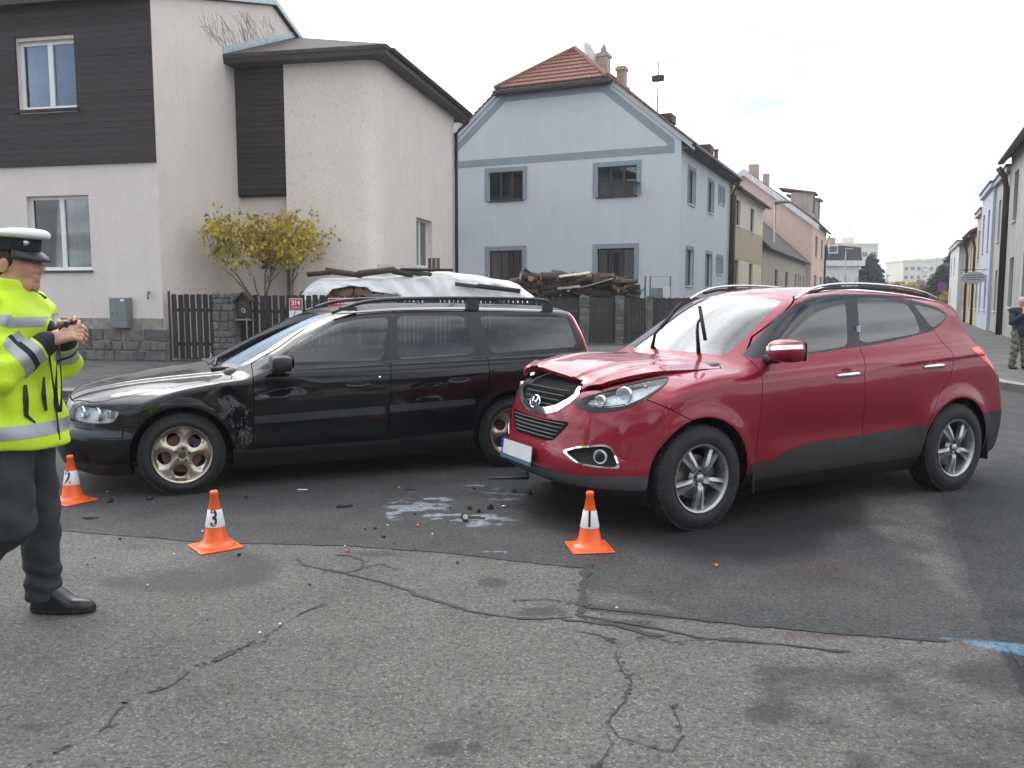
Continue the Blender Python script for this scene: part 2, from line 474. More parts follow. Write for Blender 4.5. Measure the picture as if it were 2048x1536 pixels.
def estate_shape():
    sil = [(-2.28, .27), (-1.9, .24), (1.9, .22), (2.12, .215), (2.23, .25), (2.275, .34), (2.29, .44), (2.29, .515), (2.265, .555), (2.215, .585),
           (2.205, .66), (2.18, .735), (2.12, .785), (1.95, .835), (1.7, .885), (1.4, .93), (1.2, .955), (1.12, .972),
           (1.02, 1.022), (.8, 1.135), (.5, 1.285), (.34, 1.36), (.2, 1.408), (0, 1.44), (-.4, 1.463), (-.9, 1.466), (-1.5, 1.455), (-1.9, 1.442), (-2.09, 1.43),
           (-2.16, 1.39), (-2.21, 1.28), (-2.30, 1.02), (-2.335, .94), (-2.37, .75), (-2.39, .64), (-2.415, .6), (-2.42, .45), (-2.37, .33)]
    sil = chaikin(sil, 2)
    plan = pchip([-2.45, -2.2, -1.9, -1.4, -.5, .5, 1.2, 1.6, 2.0, 2.3], [.80, .845, .872, .895, .902, .902, .898, .886, .85, .80])
    sec = pchip([.18, .24, .30, .38, .55, .70, .82, .89, .925, .950, .972, 1.0, 1.2, 1.36, 1.48], [.84, .90, .955, .985, 1., 1., .99, .974, .957, .93, .893, .883, .805, .728, .66])
    def W(x, z):
        belt = .965+.022*np.clip(-x, -1, 2.2)
        w = plan(x)*sec(z-(belt-.965)*sstep(.5, .95, z))
        for cx in (1.3775, -1.3775):
            r = np.sqrt((x-cx)**2+(z-.318)**2)
            w = w+.010*np.exp(-((r-.375)/.045)**2)*sstep(.28, .40, z)
        return w
    def dent(x, z):
        n = .5+.5*np.sin(x*31+z*17)*np.sin(z*43-x*11)
        d = .050*np.exp(-((x-.93)/.11)**2-((z-.55)/.17)**2)
        d = d+.030*np.exp(-((x-1.02)/.08)**2-((z-.74)/.07)**2)+.030*np.exp(-((x-.66)/.17)**2-((z-.80)/.055)**2)
        d = d+.014*np.exp(-((x-.62)/.25)**2-((z-.47)/.09)**2)-.012*np.exp(-((x-1.10)/.06)**2-((z-.86)/.05)**2)
        def fold(x0, z0, x1, z1, w, k):
            ex, ez = x1-x0, z1-z0; L = ex*ex+ez*ez; t = np.clip(((x-x0)*ex+(z-z0)*ez)/L, 0, 1); r = np.sqrt((x-x0-t*ex)**2+(z-z0-t*ez)**2); return k*np.maximum(0, 1-r/w)*np.sin(np.pi*np.clip(t*.8+.1, 0, 1))
        d = d*(.9+.2*n)+fold(1.08, .82, .90, .66, .05, .022)+fold(.955, .64, .93, .36, .035, .024)-fold(1.0, .70, .99, .40, .025, .014)+fold(.86, .74, .55, .80, .03, .012)-fold(.80, .72, .50, .745, .03, .008)+fold(1.0, .90, 1.16, .80, .03, .010)
        return d
    def bow(x, y, z):
        nose = .30*(y/.76)**4
        ws = .17*(y/.7)**2
        rear = -.07*(np.abs(y)/.75)**3
        return ws*sstep(-.6, .2, x)*(1-sstep(1.25, 1.75, x))+nose*sstep(1.25, 1.8, x)+rear*(1-sstep(-2.0, -1.4, x))
    def crown(x, y):
        roof = .13*y*y
        yc = .34+(2.15-x)*.26
        hood = .060*(y/.84)**2+.016*sstep(-.03, .03, y-yc)
        t = sstep(.7, 1.2, x)
        return roof*(1-t)+hood*t
    def ktop(x, z): return .035+.05*sstep(1.1, 1.35, z)+.03*sstep(1.9, 2.2, np.abs(x))
    s = CarShape(sil, W, bow, crown, ktop); s.dent = dent
    base = s.__call__
    def f(x, y, z):
        ya = np.abs(y)
        xs, zs = np.broadcast_arrays(x+bow(x, ya, z), z+crown(x, ya))
        a = bilin(s.G, s.x0, s.z0, s.h, xs, zs)
        e = .01; w = W(x, z); b = (ya-w)/np.sqrt(1+((W(x+e, z)-w)/e)**2+((W(x, z+e)-w)/e)**2)
        b = b+np.where(y > 0, dent(x, z), 0)
        return smax(a, b, ktop(x, z))
    return f

def suv_shape():
    sil = [(-2.10, .30), (-1.7, .25), (1.6, .24), (1.95, .235), (2.08, .27), (2.15, .35), (2.165, .42), (2.16, .50), (2.135, .56), (2.12, .64), (2.10, .72), (2.075, .80),
           (2.04, .875), (1.98, .94), (1.85, .99), (1.6, 1.045), (1.35, 1.085), (1.2, 1.105), (1.12, 1.12), (1.0, 1.175), (.75, 1.315), (.5, 1.46), (.36, 1.53), (.22, 1.578), (0, 1.612),
           (-.35, 1.632), (-.75, 1.628), (-1.15, 1.598), (-1.45, 1.56), (-1.62, 1.53), (-1.64, 1.50), (-1.68, 1.43), (-1.85, 1.22), (-2.01, 1.08), (-2.10, 1.0), (-2.15, .85), (-2.185, .72), (-2.20, .6), (-2.18, .48), (-2.14, .36)]
    sil = chaikin(sil, 2)
    plan = pchip([-2.2, -1.95, -1.6, -1.2, -.4, .4, 1.0, 1.4, 1.8, 2.0, 2.2], [.80, .86, .895, .908, .908, .908, .91, .905, .875, .845, .80])
    sec = pchip([.20, .26, .32, .42, .55, .70, .85, .95, 1.02, 1.07, 1.11, 1.16, 1.35, 1.52, 1.66], [.86, .92, .955, .972, .985, 1.0, 1.0, .993, .975, .945, .905, .872, .785, .70, .62])
    def W(x, z):
        belt = .045*np.clip(.5-x, -.3, 2.)
        w = plan(x)*sec(z-belt*sstep(.6, 1.05, z))
        for cx in (1.32, -1.32):
            r = np.sqrt((x-cx)**2+(z-.35)**2)
            w = w+.020*np.exp(-((r-.41)/.07)**2)*sstep(.25, .42, z)
        w = w-.022*np.exp(-((z-.62)/.13)**2)*sstep(-1.0, -.6, x)*(1-sstep(.55, .9, x))
        w = w+.010*np.exp(-((z-(1.02+.05*np.clip(-x, -1, 2)))/.02)**2)*(1-sstep(-.8, -.3, x))
        return w
    def bow(x, y, z):
        nose = .34*(y/.80)**3.2
        ws = .16*(y/.7)**2
        rear = -.125*(np.abs(y)/.75)**3
        return ws*sstep(-.6, .2, x)*(1-sstep(1.2, 1.6, x))+nose*sstep(1.2, 1.75, x)+rear*(1-sstep(-1.7, -1.2, x))
    def crown(x, y):
        roof = .12*y*y
        hood = .055*(y/.84)**2.2
        t = sstep(.7, 1.2, x)
        return roof*(1-t)+hood*t
    def ktop(x, z): return .05+.05*sstep(1.1, 1.35, z)+.03*sstep(1.8, 2.1, np.abs(x))
    s = CarShape(sil, W, bow, crown, ktop)
    return s.__call__
# ---------------------------------------------------------------- cars
def paint(name, col, metal, rough, flake=.0, coat=1., spec=.5):
    m, n, l, b = new_mat(name)
    b.inputs['Base Color'].default_value = tuple(col)+(1,); b.inputs['Metallic'].default_value = metal; b.inputs['Roughness'].default_value = rough
    b.inputs['Coat Weight'].default_value = coat; b.inputs['Specular IOR Level'].default_value = spec
    # thin film of road dust
    t = noise_node(n, l, 2.2, 6, .65); g = n.new('ShaderNodeTexCoord'); sp = n.new('ShaderNodeSeparateXYZ'); l.new(g.outputs['Object'], sp.inputs[0])
    mr = n.new('ShaderNodeMapRange'); mr.inputs['From Min'].default_value = .95; mr.inputs['From Max'].default_value = .25; l.new(sp.outputs[2], mr.inputs['Value'])
    mu = n.new('ShaderNodeMath'); mu.operation = 'MULTIPLY'; l.new(t.outputs[0], mu.inputs[0]); l.new(mr.outputs[0], mu.inputs[1])
    m2 = n.new('ShaderNodeMath'); m2.operation = 'MULTIPLY'; m2.inputs[1].default_value = flake; l.new(mu.outputs[0], m2.inputs[0])
    l.new(mixc(n, l, m2.outputs[0], tuple(col), (.10, .09, .08)), b.inputs['Base Color'])
    r2 = n.new('ShaderNodeMapRange'); r2.inputs['To Min'].default_value = .015; r2.inputs['To Max'].default_value = .10; l.new(mu.outputs[0], r2.inputs['Value']); l.new(r2.outputs[0], b.inputs['Coat Roughness'])
    # faint orange peel and panel waviness
    t3 = noise_node(n, l, 5., 2, .4); bp = n.new('ShaderNodeBump'); bp.inputs['Strength'].default_value = .05; bp.inputs['Distance'].default_value = .05
    l.new(t3.outputs[0], bp.inputs['Height']); l.new(bp.outputs[0], b.inputs['Coat Normal'])
    return m
paint('red_paint', (.235, .003, .016), .20, .40, .12, .8, .25)
paint('black_paint', (.0022, .0026, .0042), .0, .35, .05, .7, .08)
mat('black_trim', (.012, .012, .013), .45, var=.3, scale=12)
mat('dark_plastic', (.021, .021, .021), .62, var=.25, scale=9, bump=.15, bscale=300)
mat('grey_plastic', (.055, .058, .064), .55, var=.2, scale=9, bump=.1, bscale=300)
mat('blue_grey_plastic', (.022, .027, .034), .5, var=.2, scale=9)
mat('chrome', (.80, .81, .82), .08, 1.0)
mat('satin_silver', (.62, .63, .64), .25, 1.0, var=.08)
mat('void_black', (.006, .006, .006), .8, var=.3, scale=8)
mat('cabin_cloth', (.035, .036, .038), .9, var=.2, scale=30)
mat('cabin_light', (.20, .20, .19), .9, var=.15, scale=20)
mat('tyre_rubber', (.018, .018, .019), .75, var=.35, scale=14, bump=.25, bscale=220)
mat('rim_silver', (.46, .46, .46), .36, .75, var=.18, scale=9, dirt=((.10, .085, .06), 16, .50, .78))
mat('rim_brassy', (.52, .48, .40), .34, .85, var=.16, scale=9, dirt=((.22, .15, .06), 11, .50, .74))
mat('brake_rust', (.16, .085, .075), .6, .5, var=.35, scale=25)
mat('brake_disc', (.25, .24, .23), .4, .8, var=.2, scale=25)
mat('nut_dark', (.06, .05, .045), .4, .6, var=.3, scale=60)
glass_mat('car_glass', (.34, .43, .39), ior=1.52, boost=1.75)
glass_mat('car_glass_dark', (.30, .34, .33), ior=1.52, boost=1.9)
glass_mat('windscreen_glass', (.52, .60, .60), ior=1.65, boost=1.9)
glass_mat('windscreen_soft', (.45, .55, .56), refl=(.72, .86, 1.), ior=1.5, boost=1.0)
glass_mat('lamp_clear', (.92, .94, .95), ior=1.35, boost=1.0)
mat('lamp_red', (.80, .022, .012), .15, coat=1.)
mat('lamp_amber', (.35, .13, .06), .2, coat=1.)
mat('lamp_orange', (.75, .16, .02), .15, coat=1.)
mat('lamp_reflector', (.86, .88, .90), .14, .6)
mat('lamp_reflector_dull', (.82, .84, .87), .35, .15, var=.2, scale=30)
mat('plate_white', (.62, .64, .62), .4, var=.06)
mat('plate_blue', (.008, .045, .36), .4)
mat('frame_strip', (.07, .15, .22), .35, var=.2, scale=30)
mat('white_letter', (.8, .8, .8), .5)
mat('black_letter', (.01, .01, .012), .5)
mat('scrape', (.16, .17, .18), .55, .4, var=.5, scale=30)

class CarBuild:
    def __init__(s, f, lo, hi, h, root):
        s.root = root; s.f = f
        s.M = net_mesh(f, lo, hi, h, True)
        s.N0 = None
        # dents break the mirror symmetry: project again with the full field
        V, N, T = s.M
        for _ in range(2):
            g = fgrad(f, V); V = V-(f(*V.T)/np.maximum((g*g).sum(1), 1e-3))[:, None]*g
        N = fgrad(f, V); N /= np.linalg.norm(N, axis=1, keepdims=True)
        s.M = (V, N, T); s.full = s.M
    def cut(s, g):
        a, s.M = split(s.M, g(s.M[0])); return a
    def panel(s, g, w=.003):
        """take a panel out and leave an open gap of width 2w round it"""
        gv = g(s.M[0]); a, _ = split(s.M, gv+w); _, s.M = split(s.M, gv-w); return a
    def emit(s, name, M, m, parent=None, off=0., sides=False, **kw):
        V, N, T = M
        if len(T) == 0: print('EMPTY PART', name); return None
        if off: V = V+N*off
        if sides:
            cyv = V[T].mean(1)[:, 1]; out = []
            for sg in (1, -1):
                m_ = compact(V, N, T[cyv*sg > 0])
                if len(m_[2]): out.append(part(name, m_[0], m_[2], m, parent or s.root, m_[1], **kw))
            return out
        return part(name, V, T, m, parent or s.root, N, **kw)
    def shell(s, M, t):
        """give a sheet thickness: outer skin plus a rim turned inwards"""
        V, N, T = M
        E = np.vstack([T[:, [0, 1]], T[:, [1, 2]], T[:, [2, 0]]]); key = np.sort(E, 1)
        u, inv, cnt = np.unique(key[:, 0].astype(np.int64)*len(V)+key[:, 1], return_inverse=True, return_counts=True)
        B = E[cnt[inv] == 1]
        bi, bv = np.unique(B.ravel(), return_inverse=True); bv = bv.reshape(-1, 2)
        V2 = np.vstack([V, V[bi], V[bi]-N[bi]*t])
        # rim normals: outward in the sheet
        n0 = len(V); nb = len(bi)
        cen = np.zeros((nb, 3)); tN = np.cross(V[B[:, 1]]-V[B[:, 0]], N[B[:, 0]])
        np.add.at(cen, bv[:, 0], tN); np.add.at(cen, bv[:, 1], tN); cen /= np.maximum(np.linalg.norm(cen, axis=1, keepdims=True), 1e-9)
        N2 = np.vstack([N, cen, cen])
        a = n0+bv[:, 0]; b = n0+bv[:, 1]
        R = np.vstack([np.stack([b, a, a+nb], 1), np.stack([b, a+nb, b+nb], 1)])
        return V2, N2, np.vstack([T, R])

def XZ(P, y0=.45, lo=None):
    def g(V): return np.maximum(sd_polyM(V[:, 0], V[:, 2], P), y0-np.abs(V[:, 1]))
    return g
def YZ(P, x0, sgn=1):
    def g(V): return np.maximum(sd_polyM(V[:, 1], V[:, 2], P), (x0-V[:, 0])*sgn)
    return g
def XY(P, z0):
    def g(V): return np.maximum(sd_polyM(V[:, 0], V[:, 1], P), z0-V[:, 2])
    return g
def QZ(P3, x0=1.2):
    """polygon of 3D points seen along the front-corner diagonal, both corners"""
    P = [((p[1]-p[0])*.70711, p[2]) for p in P3]
    P = chaikin(P, 1, keep=.18)
    def g(V): return np.maximum(sd_polyM((np.abs(V[:, 1])-V[:, 0])*.70711, V[:, 2], P), x0-V[:, 0])
    return g
def GAP(line, w=.003, y0=.45):
    def g(V): return np.maximum(d_line(V[:, 0], V[:, 2], line)-w, y0-np.abs(V[:, 1]))
    return g
def CIRC(cx, cz, r, y0=.5):
    def g(V): return np.maximum(np.hypot(V[:, 0]-cx, V[:, 2]-cz)-r, y0-np.abs(V[:, 1]))
    return g
def off_poly(P, d):
    """grow a roughly convex polygon by d"""
    P = np.asarray(P, float); A = .5*np.sum(P[:, 0]*np.roll(P[:, 1], -1)-np.roll(P[:, 0], -1)*P[:, 1]); sg = 1 if A > 0 else -1
    e = np.roll(P, -1, 0)-P; n = np.stack([e[:, 1], -e[:, 0]], 1)*sg; n /= np.linalg.norm(n, axis=1, keepdims=True)
    m = n+np.roll(n, 1, 0); m /= np.maximum((m*m).sum(1, keepdims=True)/2, .3)
    return P+m*d
def sym(half):
    return [(y, z) for y, z in half]+[(-y, z) for y, z in half[::-1] if y > 1e-6]

def wheel(root, x, y, zc, R, rimR, style, width=.215, rot=0., side=1):
    """tyre > tread; rim > hub cap, lug nuts, disc; axle along local Y, outer face towards side*Y"""
    w = empty('wheel', (x, y, zc)); w.parent = root
    MW = Matrix.Rotation(-math.pi/2*side, 4, 'X')      # lathe Z -> side*Y
    hw = width/2
    prof = [(rimR-.004, hw-.028), (rimR+.004, hw-.008), (rimR+.02, hw+.004), (rimR+(R-rimR)*.45, hw+.010), (R-.035, hw-.004), (R-.016, hw-.016), (R-.006, hw-.030), (R-.001, hw-.05),
            (R, 0), (R-.001, -hw+.05), (R-.008, -hw+.028), (R-.03, -hw+.006), (rimR+.02, -hw-.004), (rimR-.004, -hw+.02)]
    t = MB().lathe(prof, 72, MW); tyre = t.build('tyre', 'tyre_rubber', w, smooth=True)
    # tread blocks on the shoulder
    tb = MB()
    nb = 64
    for k in range(nb):
        a = 2*math.pi*k/nb
        for (z0, z1, da) in ((hw-.05, hw-.022, .0), (hw-.085, hw-.058, .03), (-hw+.022, -hw+.05, 0.)):
            Mx = MW @ Matrix.Rotation(a+da, 4, 'Z')
            tb.box((R-.012, -.0125, z0), (R+.0018, .0125, z1), Mx)
    tb.build('tread', 'tyre_rubber', tyre)['kind'] = 'stuff'
    rm = 'rim_brassy' if style == 'holes' else 'rim_silver'
    lip = MB().lathe([(rimR-.022, hw-.055), (rimR-.016, hw-.012), (rimR-.010, hw-.003), (rimR, hw+.001), (rimR+.003, hw-.006), (rimR+.001, hw-.02)], 72, MW)
    lip.lathe([(rimR-.022, hw-.05), (rimR-.028, hw-.12), (rimR-.02, -hw+.02)], 72, MW)
    rim = lip.build('rim', rm, w, smooth=True, auto=50)
    # spoke face: polar sheet cut by the spoke outline
    nr, na = 44, 300
    r = np.linspace(.004, rimR-.014, nr); a = np.linspace(0, 2*np.pi, na, endpoint=False)
    rr, aa = np.meshgrid(r, a, indexing='ij')
    if style == 'holes':
        dep = -.018+.010*sstep(.03, .07, rr)-.030*sstep(.085, .19, rr)*0-.012*sstep(.09, .2, rr)
        g = np.full(rr.shape, 1.)
        for k in range(5):
            ac = math.pi/2+rot+2*math.pi*k/5
            dx = rr*np.cos(aa)-.130*math.cos(ac); dy = rr*np.sin(aa)-.130*math.sin(ac)
            g = np.minimum(g, np.hypot(dx, dy)-.050)
            # scoop between hole and lip
            an = (aa-ac+np.pi) % (2*np.pi)-np.pi
            dep -= .026*np.exp(-(np.hypot(dx*.9, dy*.9)/.062)**4)
            dep -= .022*np.exp(-(an*rr/.06)**4)*sstep(.13, .175, rr)*(1-sstep(.192, .203, rr))
        keep = -g
    else:
        dep = -.030+.022*sstep(.03, .075, rr)*(1-.6*sstep(.10, .22, rr))
        g = rr-.058
        for k in range(5):
            ac = math.pi/2+rot+2*math.pi*k/5
            an = (aa-ac+np.pi) % (2*np.pi)-np.pi
            A = rr*np.cos(an); D = rr*np.sin(an)
            spoke = np.where(np.abs(an) < 1.2, np.abs(D)-(.014+.155*A), 1.)
            gap = np.where(A > .075, (.0025+np.maximum(A-.075, 0)*.12)-np.abs(D), -1.)
            g = np.minimum(g, np.maximum(spoke, gap))
            dep += .010*np.exp(-(D/.02)**2)*sstep(.05, .1, A)*(np.abs(an) < 1.)
        keep = g
    V = np.stack([rr*np.cos(aa), rr*np.sin(aa), dep+hw-.006], -1).reshape(-1, 3)
    i0 = np.arange(nr-1)[:, None]*na+np.arange(na)[None]; i1 = np.arange(nr-1)[:, None]*na+(np.arange(na)[None]+1) % na
    Q = np.stack([i0, i0+na, i1+na, i1], -1).reshape(-1, 4)
    T = np.vstack([Q[:, [0, 1, 2]], Q[:, [0, 2, 3]]])
    gx = np.gradient(dep, r, axis=0); ga = np.gradient(dep, a[1]-a[0], axis=1)/np.maximum(rr, .01)
    N = np.stack([-gx*np.cos(aa)+ga*np.sin(aa), -gx*np.sin(aa)-ga*np.cos(aa), np.ones_like(rr)], -1).reshape(-1, 3); N /= np.linalg.norm(N, axis=1, keepdims=True)
    Mk, _ = split((V, N, T), keep.ravel())
    cb = CarBuild.__new__(CarBuild); Vs, Ns, Ts = cb.shell(Mk, .034)
    M3 = np.array(MW)[:3, :3]
    part('spokes', Vs@M3.T, Ts, rm, rim, Ns@M3.T)
    hub = MB().lathe([(.0, hw-.008), (.018, hw-.009), (.028, hw-.013), (.031, hw-.03)], 24, MW); hub.build('hub_cap', 'grey_plastic' if style == 'holes' else 'rim_silver', rim, smooth=True)
    for k in range(5):
        an = math.pi/2+rot+2*math.pi*(k+.5)/5
        Mx = MW @ Matrix.Translation((.050*math.cos(an), .050*math.sin(an), 0))
        MB().lathe([(0, hw-.012), (.008, hw-.013), (.0105, hw-.018), (.0105, hw-.04)], 8, Mx).build('lug_nut', 'nut_dark', rim, smooth=True)
    MB().lathe([(.0, hw-.085), (.145, hw-.085), (.15, hw-.09), (.15, hw-.115)], 40, MW).build('brake_disc', 'brake_rust' if style == 'holes' else 'brake_disc', w, smooth=False)
    MB().box((-.055, .085, hw-.115), (.055, .165, hw-.065), MW @ Matrix.Rotation(1.9, 4, 'Z'), .012).build('brake_caliper', 'grey_plastic', w)
    return w

def rounded(V0, V1, r, h=.02):
    """rounded box as implicit mesh (V, N, T)"""
    c = (np.array(V0)+np.array(V1))/2; hx = (np.array(V1)-np.array(V0))/2-r
    def f(x, y, z):
        q = [np.abs(a-c[i])-hx[i] for i, a in enumerate((x, y, z))]
        return np.sqrt(np.maximum(q[0], 0)**2+np.maximum(q[1], 0)**2+np.maximum(q[2], 0)**2)+np.minimum(np.maximum(np.maximum(q[0], q[1]), q[2]), 0)-r
    return net_mesh(f, np.array(V0)-2*h, np.array(V1)+2*h, h)
def seat(root, x, y, z, m, width=.52, tilt=.30, head=True):
    s = empty('seat', (x, y, z)); s.parent = root
    M = rounded((-.28, -width/2, 0), (.28, width/2, .16), .06); part('cushion', M[0], M[2], m, s, M[1])
    M = rounded((-.08, -width/2+.02, 0), (.07, width/2-.02, .62), .06); c, n_ = math.cos(tilt), math.sin(tilt)
    Rm = np.array([[c, 0, -n_], [0, 1, 0], [n_, 0, c]])
    part('seat_back', M[0]@Rm.T+np.array([-.26, 0, .1]), M[2], m, s, M[1]@Rm.T)
    hs = [0.] if head == True else head
    for hy in hs:
        M = rounded((-.05, -.13+hy, .66), (.05, .13+hy, .86), .045); part('headrest', M[0]@Rm.T+np.array([-.24, 0, .1]), M[2], m, s, M[1]@Rm.T)
        MB().tube([(-.24-.60*n_, hy-.05, .1+.58*c), (-.24-.70*n_, hy-.05, .1+.70*c)], .007).tube([(-.24-.60*n_, hy+.05, .1+.58*c), (-.24-.70*n_, hy+.05, .1+.70*c)], .007).build('headrest_post', 'satin_silver', s)
    return s
def steering(root, x, y, z):
    w = empty('steering_wheel', (x, y, z)); w.parent = root
    Mx = Matrix.Rotation(R_(-65), 4, 'Y')
    pr = [(.18+.014*math.cos(2*math.pi*k/10), .014*math.sin(2*math.pi*k/10)) for k in range(11)]
    MB().lathe(pr, 40, Mx).build('rim', 'black_trim', w, smooth=True)
    MB().box((-.17, -.02, -.015), (.17, .02, .005), Mx).box((-.06, -.06, -.03), (.06, .06, .012), Mx, .02).box((-.02, -.17, -.015), (.02, 0, .005), Mx).build('spokes', 'black_trim', w)
def liners(root, xs, zc, R, ymax=.84):
    for x in xs:
        for sg in (1, -1):
            mb = MB(); n = 28; V = []; F = []
            for k in range(n+1):
                a = math.pi*(-.12+1.24*k/n)
                V += [(x+R*math.cos(a), sg*ymax, zc+R*math.sin(a)), (x+R*math.cos(a), sg*.46, zc+R*math.sin(a))]
            for k in range(n): F.append((2*k, 2*k+1, 2*k+3, 2*k+2))
            c = len(V); V.append((x, sg*.46, zc)); 
            for k in range(n): F.append((2*k+1, c, 2*k+3))
            mb.add(V, F); mb.build('wheel_arch_liner', 'void_black', root, smooth=True)

# ---------------- black estate car
def build_estate():
    root = empty('estate_car', (-1.6, 7.748, 0), R_(203.65))
    tag(root, 'black estate car with roof rails and a dented scraped front wing and door', 'car')
    f = estate_shape()
    B = CarBuild(f, (-2.55, 0, .12), (2.42, 1.0, 1.58), .0145, root)
    arch = [(1.3775, .318, .372), (-1.3775, .318, .372)]
    inner = B.full
    for a in arch: B.cut(CIRC(*a))
    wins = {'front': [(.57, 1.055), (.44, 1.165), (.19, 1.285), (-.05, 1.33), (-.305, 1.342), (-.215, .99), (.41, .985), (.56, .99)],
            'rear': [(-.385, 1.357), (-.985, 1.357), (-1.045, 1.022), (-.335, .992)],
            'quarter': [(-1.135, 1.357), (-2.005, 1.352), (-2.075, 1.10), (-2.045, 1.058), (-1.48, 1.037), (-1.21, 1.022)]}
    gs = {}
    for k, P in wins.items():
        P = chaikin(P, 2, keep=.07); gs[k] = B.cut(XZ(P, .5))
    ws = sym([(0., .985), (.32, .981), (.63, .972), (.66, .985), (.50, 1.345), (.46, 1.362), (.25, 1.378), (0., 1.383)]); ws = chaikin(ws, 1, keep=.15)
    gws = B.cut(YZ(ws, -.1))
    rw = chaikin(sym([(0., 1.02), (.55, 1.03), (.60, 1.06), (.50, 1.33), (.46, 1.35), (0., 1.36)]), 1, keep=.15)
    grw = B.cut(YZ(rw, -1.7, -1))
    # inner skin seen through the glass and behind the panel gaps
    I = inner
    for a in arch: _, I = split(I, CIRC(*a)(I[0]))
    for P in list(wins.values()): _, I = split(I, XZ(off_poly(P, .012), .5)(I[0]))
    _, I = split(I, YZ(off_poly(ws, .01), -.1)(I[0])); _, I = split(I, YZ(off_poly(rw, .01), -1.7, -1)(I[0]))
    hl = [(2.175, .45, .585), (2.135, .47, .70), (2.06, .56, .715), (1.9, .72, .70), (1.815, .80, .67), (1.815, .81, .64), (1.855, .79, .578), (2.01, .69, .568)]
    _, I = split(I, QZ(hl)(I[0]))
    B.emit('inner_shell', (I[0]-I[1]*.016, I[1], I[2][:, ::-1]), 'cabin_cloth')
    for k in wins: B.emit('side_window', gs[k], 'car_glass', sides=True)
    B.emit('windscreen', gws, 'windscreen_soft'); B.emit('rear_window', grw, 'car_glass_dark')
    dlo = [(.80, .962), (.61, 1.085), (.45, 1.195), (.18, 1.312), (-.05, 1.36), (-.3, 1.374), (-1.1, 1.386), (-2.015, 1.382), (-2.12, 1.10), (-2.06, 1.035), (-1.2, .996), (-.3, .966), (.5, .958)]
    B.emit('window_surround', B.shell(B.cut(XZ(chaikin(dlo, 1, keep=.15), .5)), .012), 'black_trim')
    # lamps
    hl = [(2.175, .45, .585), (2.135, .47, .70), (2.06, .56, .715), (1.9, .72, .70), (1.815, .80, .67), (1.815, .81, .64), (1.855, .79, .578), (2.01, .69, .568)]
    H = B.cut(QZ(hl)); 
    lamps = B.emit('headlamp', H, 'lamp_clear', sides=True)
    for o, sg in zip(lamps, (1, -1)):
        m_ = compact(H[0]-H[1]*.05, H[1], H[2][(H[0][H[2]].mean(1)[:, 1]*sg) > 0]); part('reflector', m_[0], m_[2], 'lamp_reflector_dull', o, m_[1])
        for (px, py, pz, r) in ((2.055, .585, .645, .045), (1.95, .675, .638, .050)):
            Mx = Matrix.Translation((px, sg*py, pz)) @ Matrix.Rotation(sg*R_(14), 4, 'Z') @ Matrix.Rotation(R_(90), 4, 'Y')
            MB().lathe([(0, -.05), (r*.5, -.045), (r*.85, -.02), (r, .008), (r*1.08, .010), (r*1.1, -.01)], 24, Mx).build('lamp_bowl', 'lamp_reflector', o, smooth=True)
        Mx = Matrix.Translation((1.865, sg*.745, .636)) @ Matrix.Rotation(sg*R_(45), 4, 'Z')
        MB().box((-.03, -.02, -.03), (.02, .015, .035), Mx, .012).build('indicator', 'lamp_reflector', o)
    tl = [(-2.045, 1.425), (-2.12, 1.45), (-2.3, 1.45), (-2.5, 1.0), (-2.5, .80), (-2.29, .80), (-2.20, .95), (-2.145, 1.13), (-2.097, 1.26)]
    B.emit('tail_lamp', B.shell(B.cut(XZ(tl, .56)), .012), 'lamp_red', sides=True, off=.003)
    # grille
    gr = chaikin(sym([(0, .575), (.30, .58), (.36, .60), (.33, .69), (.28, .705), (0, .71)]), 1, keep=.15)
    B.emit('grille', B.cut(YZ(gr, 1.9)), 'void_black', off=-.015)
    for k in range(7):
        yy = -.27+.09*k; MB().box((2.185, yy-.006, .585), (2.205, yy+.006, .70)).build('grille_bar', 'chrome', root)
    # rubbing strips stand proud of the panels
    for P in ([(.845, .587), (-.20, .617), (-.20, .556), (.845, .528)], [(-.238, .622), (-1.0, .637), (-1.0, .592), (-.238, .560)]):
        M = B.cut(XZ(P, .6)); B.emit('rubbing_strip', B.shell((M[0]+M[1]*.012, M[1], M[2]), .014), 'blue_grey_plastic', sides=True)
    M = B.cut(XZ([(1.785, .522), (2.09, .515), (2.45, .515), (2.45, .462), (2.09, .466), (1.79, .470)], .0)); M = (M[0]+M[1]*.012, M[1], M[2]); B.emit('bumper_strip', B.shell(M, .014), 'blue_grey_plastic')
    M = B.cut(XZ([(-1.80, .56), (-2.5, .56), (-2.5, .50), (-1.80, .50)], .0)); B.emit('bumper_strip', B.shell((M[0]+M[1]*.012, M[1], M[2]), .014), 'blue_grey_plastic')
    sill = [(1.005, .335), (.86, .322), (-.22, .330), (-1.0, .365), (-1.0, .1), (1.005, .1)]
    B.emit('sill', B.cut(XZ(sill, .3)), 'dark_plastic')
    lip = [(1.6, .262), (2.5, .275), (2.5, .0), (1.6, .0)]
    B.emit('bumper_lip', B.cut(XZ(lip, .0)), 'dark_plastic')
    # panels: gaps are cut out, panels lifted off as parts
    hood = [(2.165, 0), (2.16, .3), (2.125, .445), (2.0, .622), (1.93, .672), (1.81, .705), (1.52, .752), (1.25, .775), (1.0, .80), (.985, .74), (1.05, .6), (1.12, .3), (1.14, 0)]
    hood = hood+[(x, -y) for x, y in hood[::-1] if y]
    B.emit('bonnet', B.shell(B.panel(XY(hood, .66), .0035), .015), 'black_paint')
    df = [(.83, .985), (.84, .90), (.855, .325), (-.225, .315), (-.235, .60), (-.27, .97), (-.37, 1.40), (.2, 1.37), (.62, 1.10)]
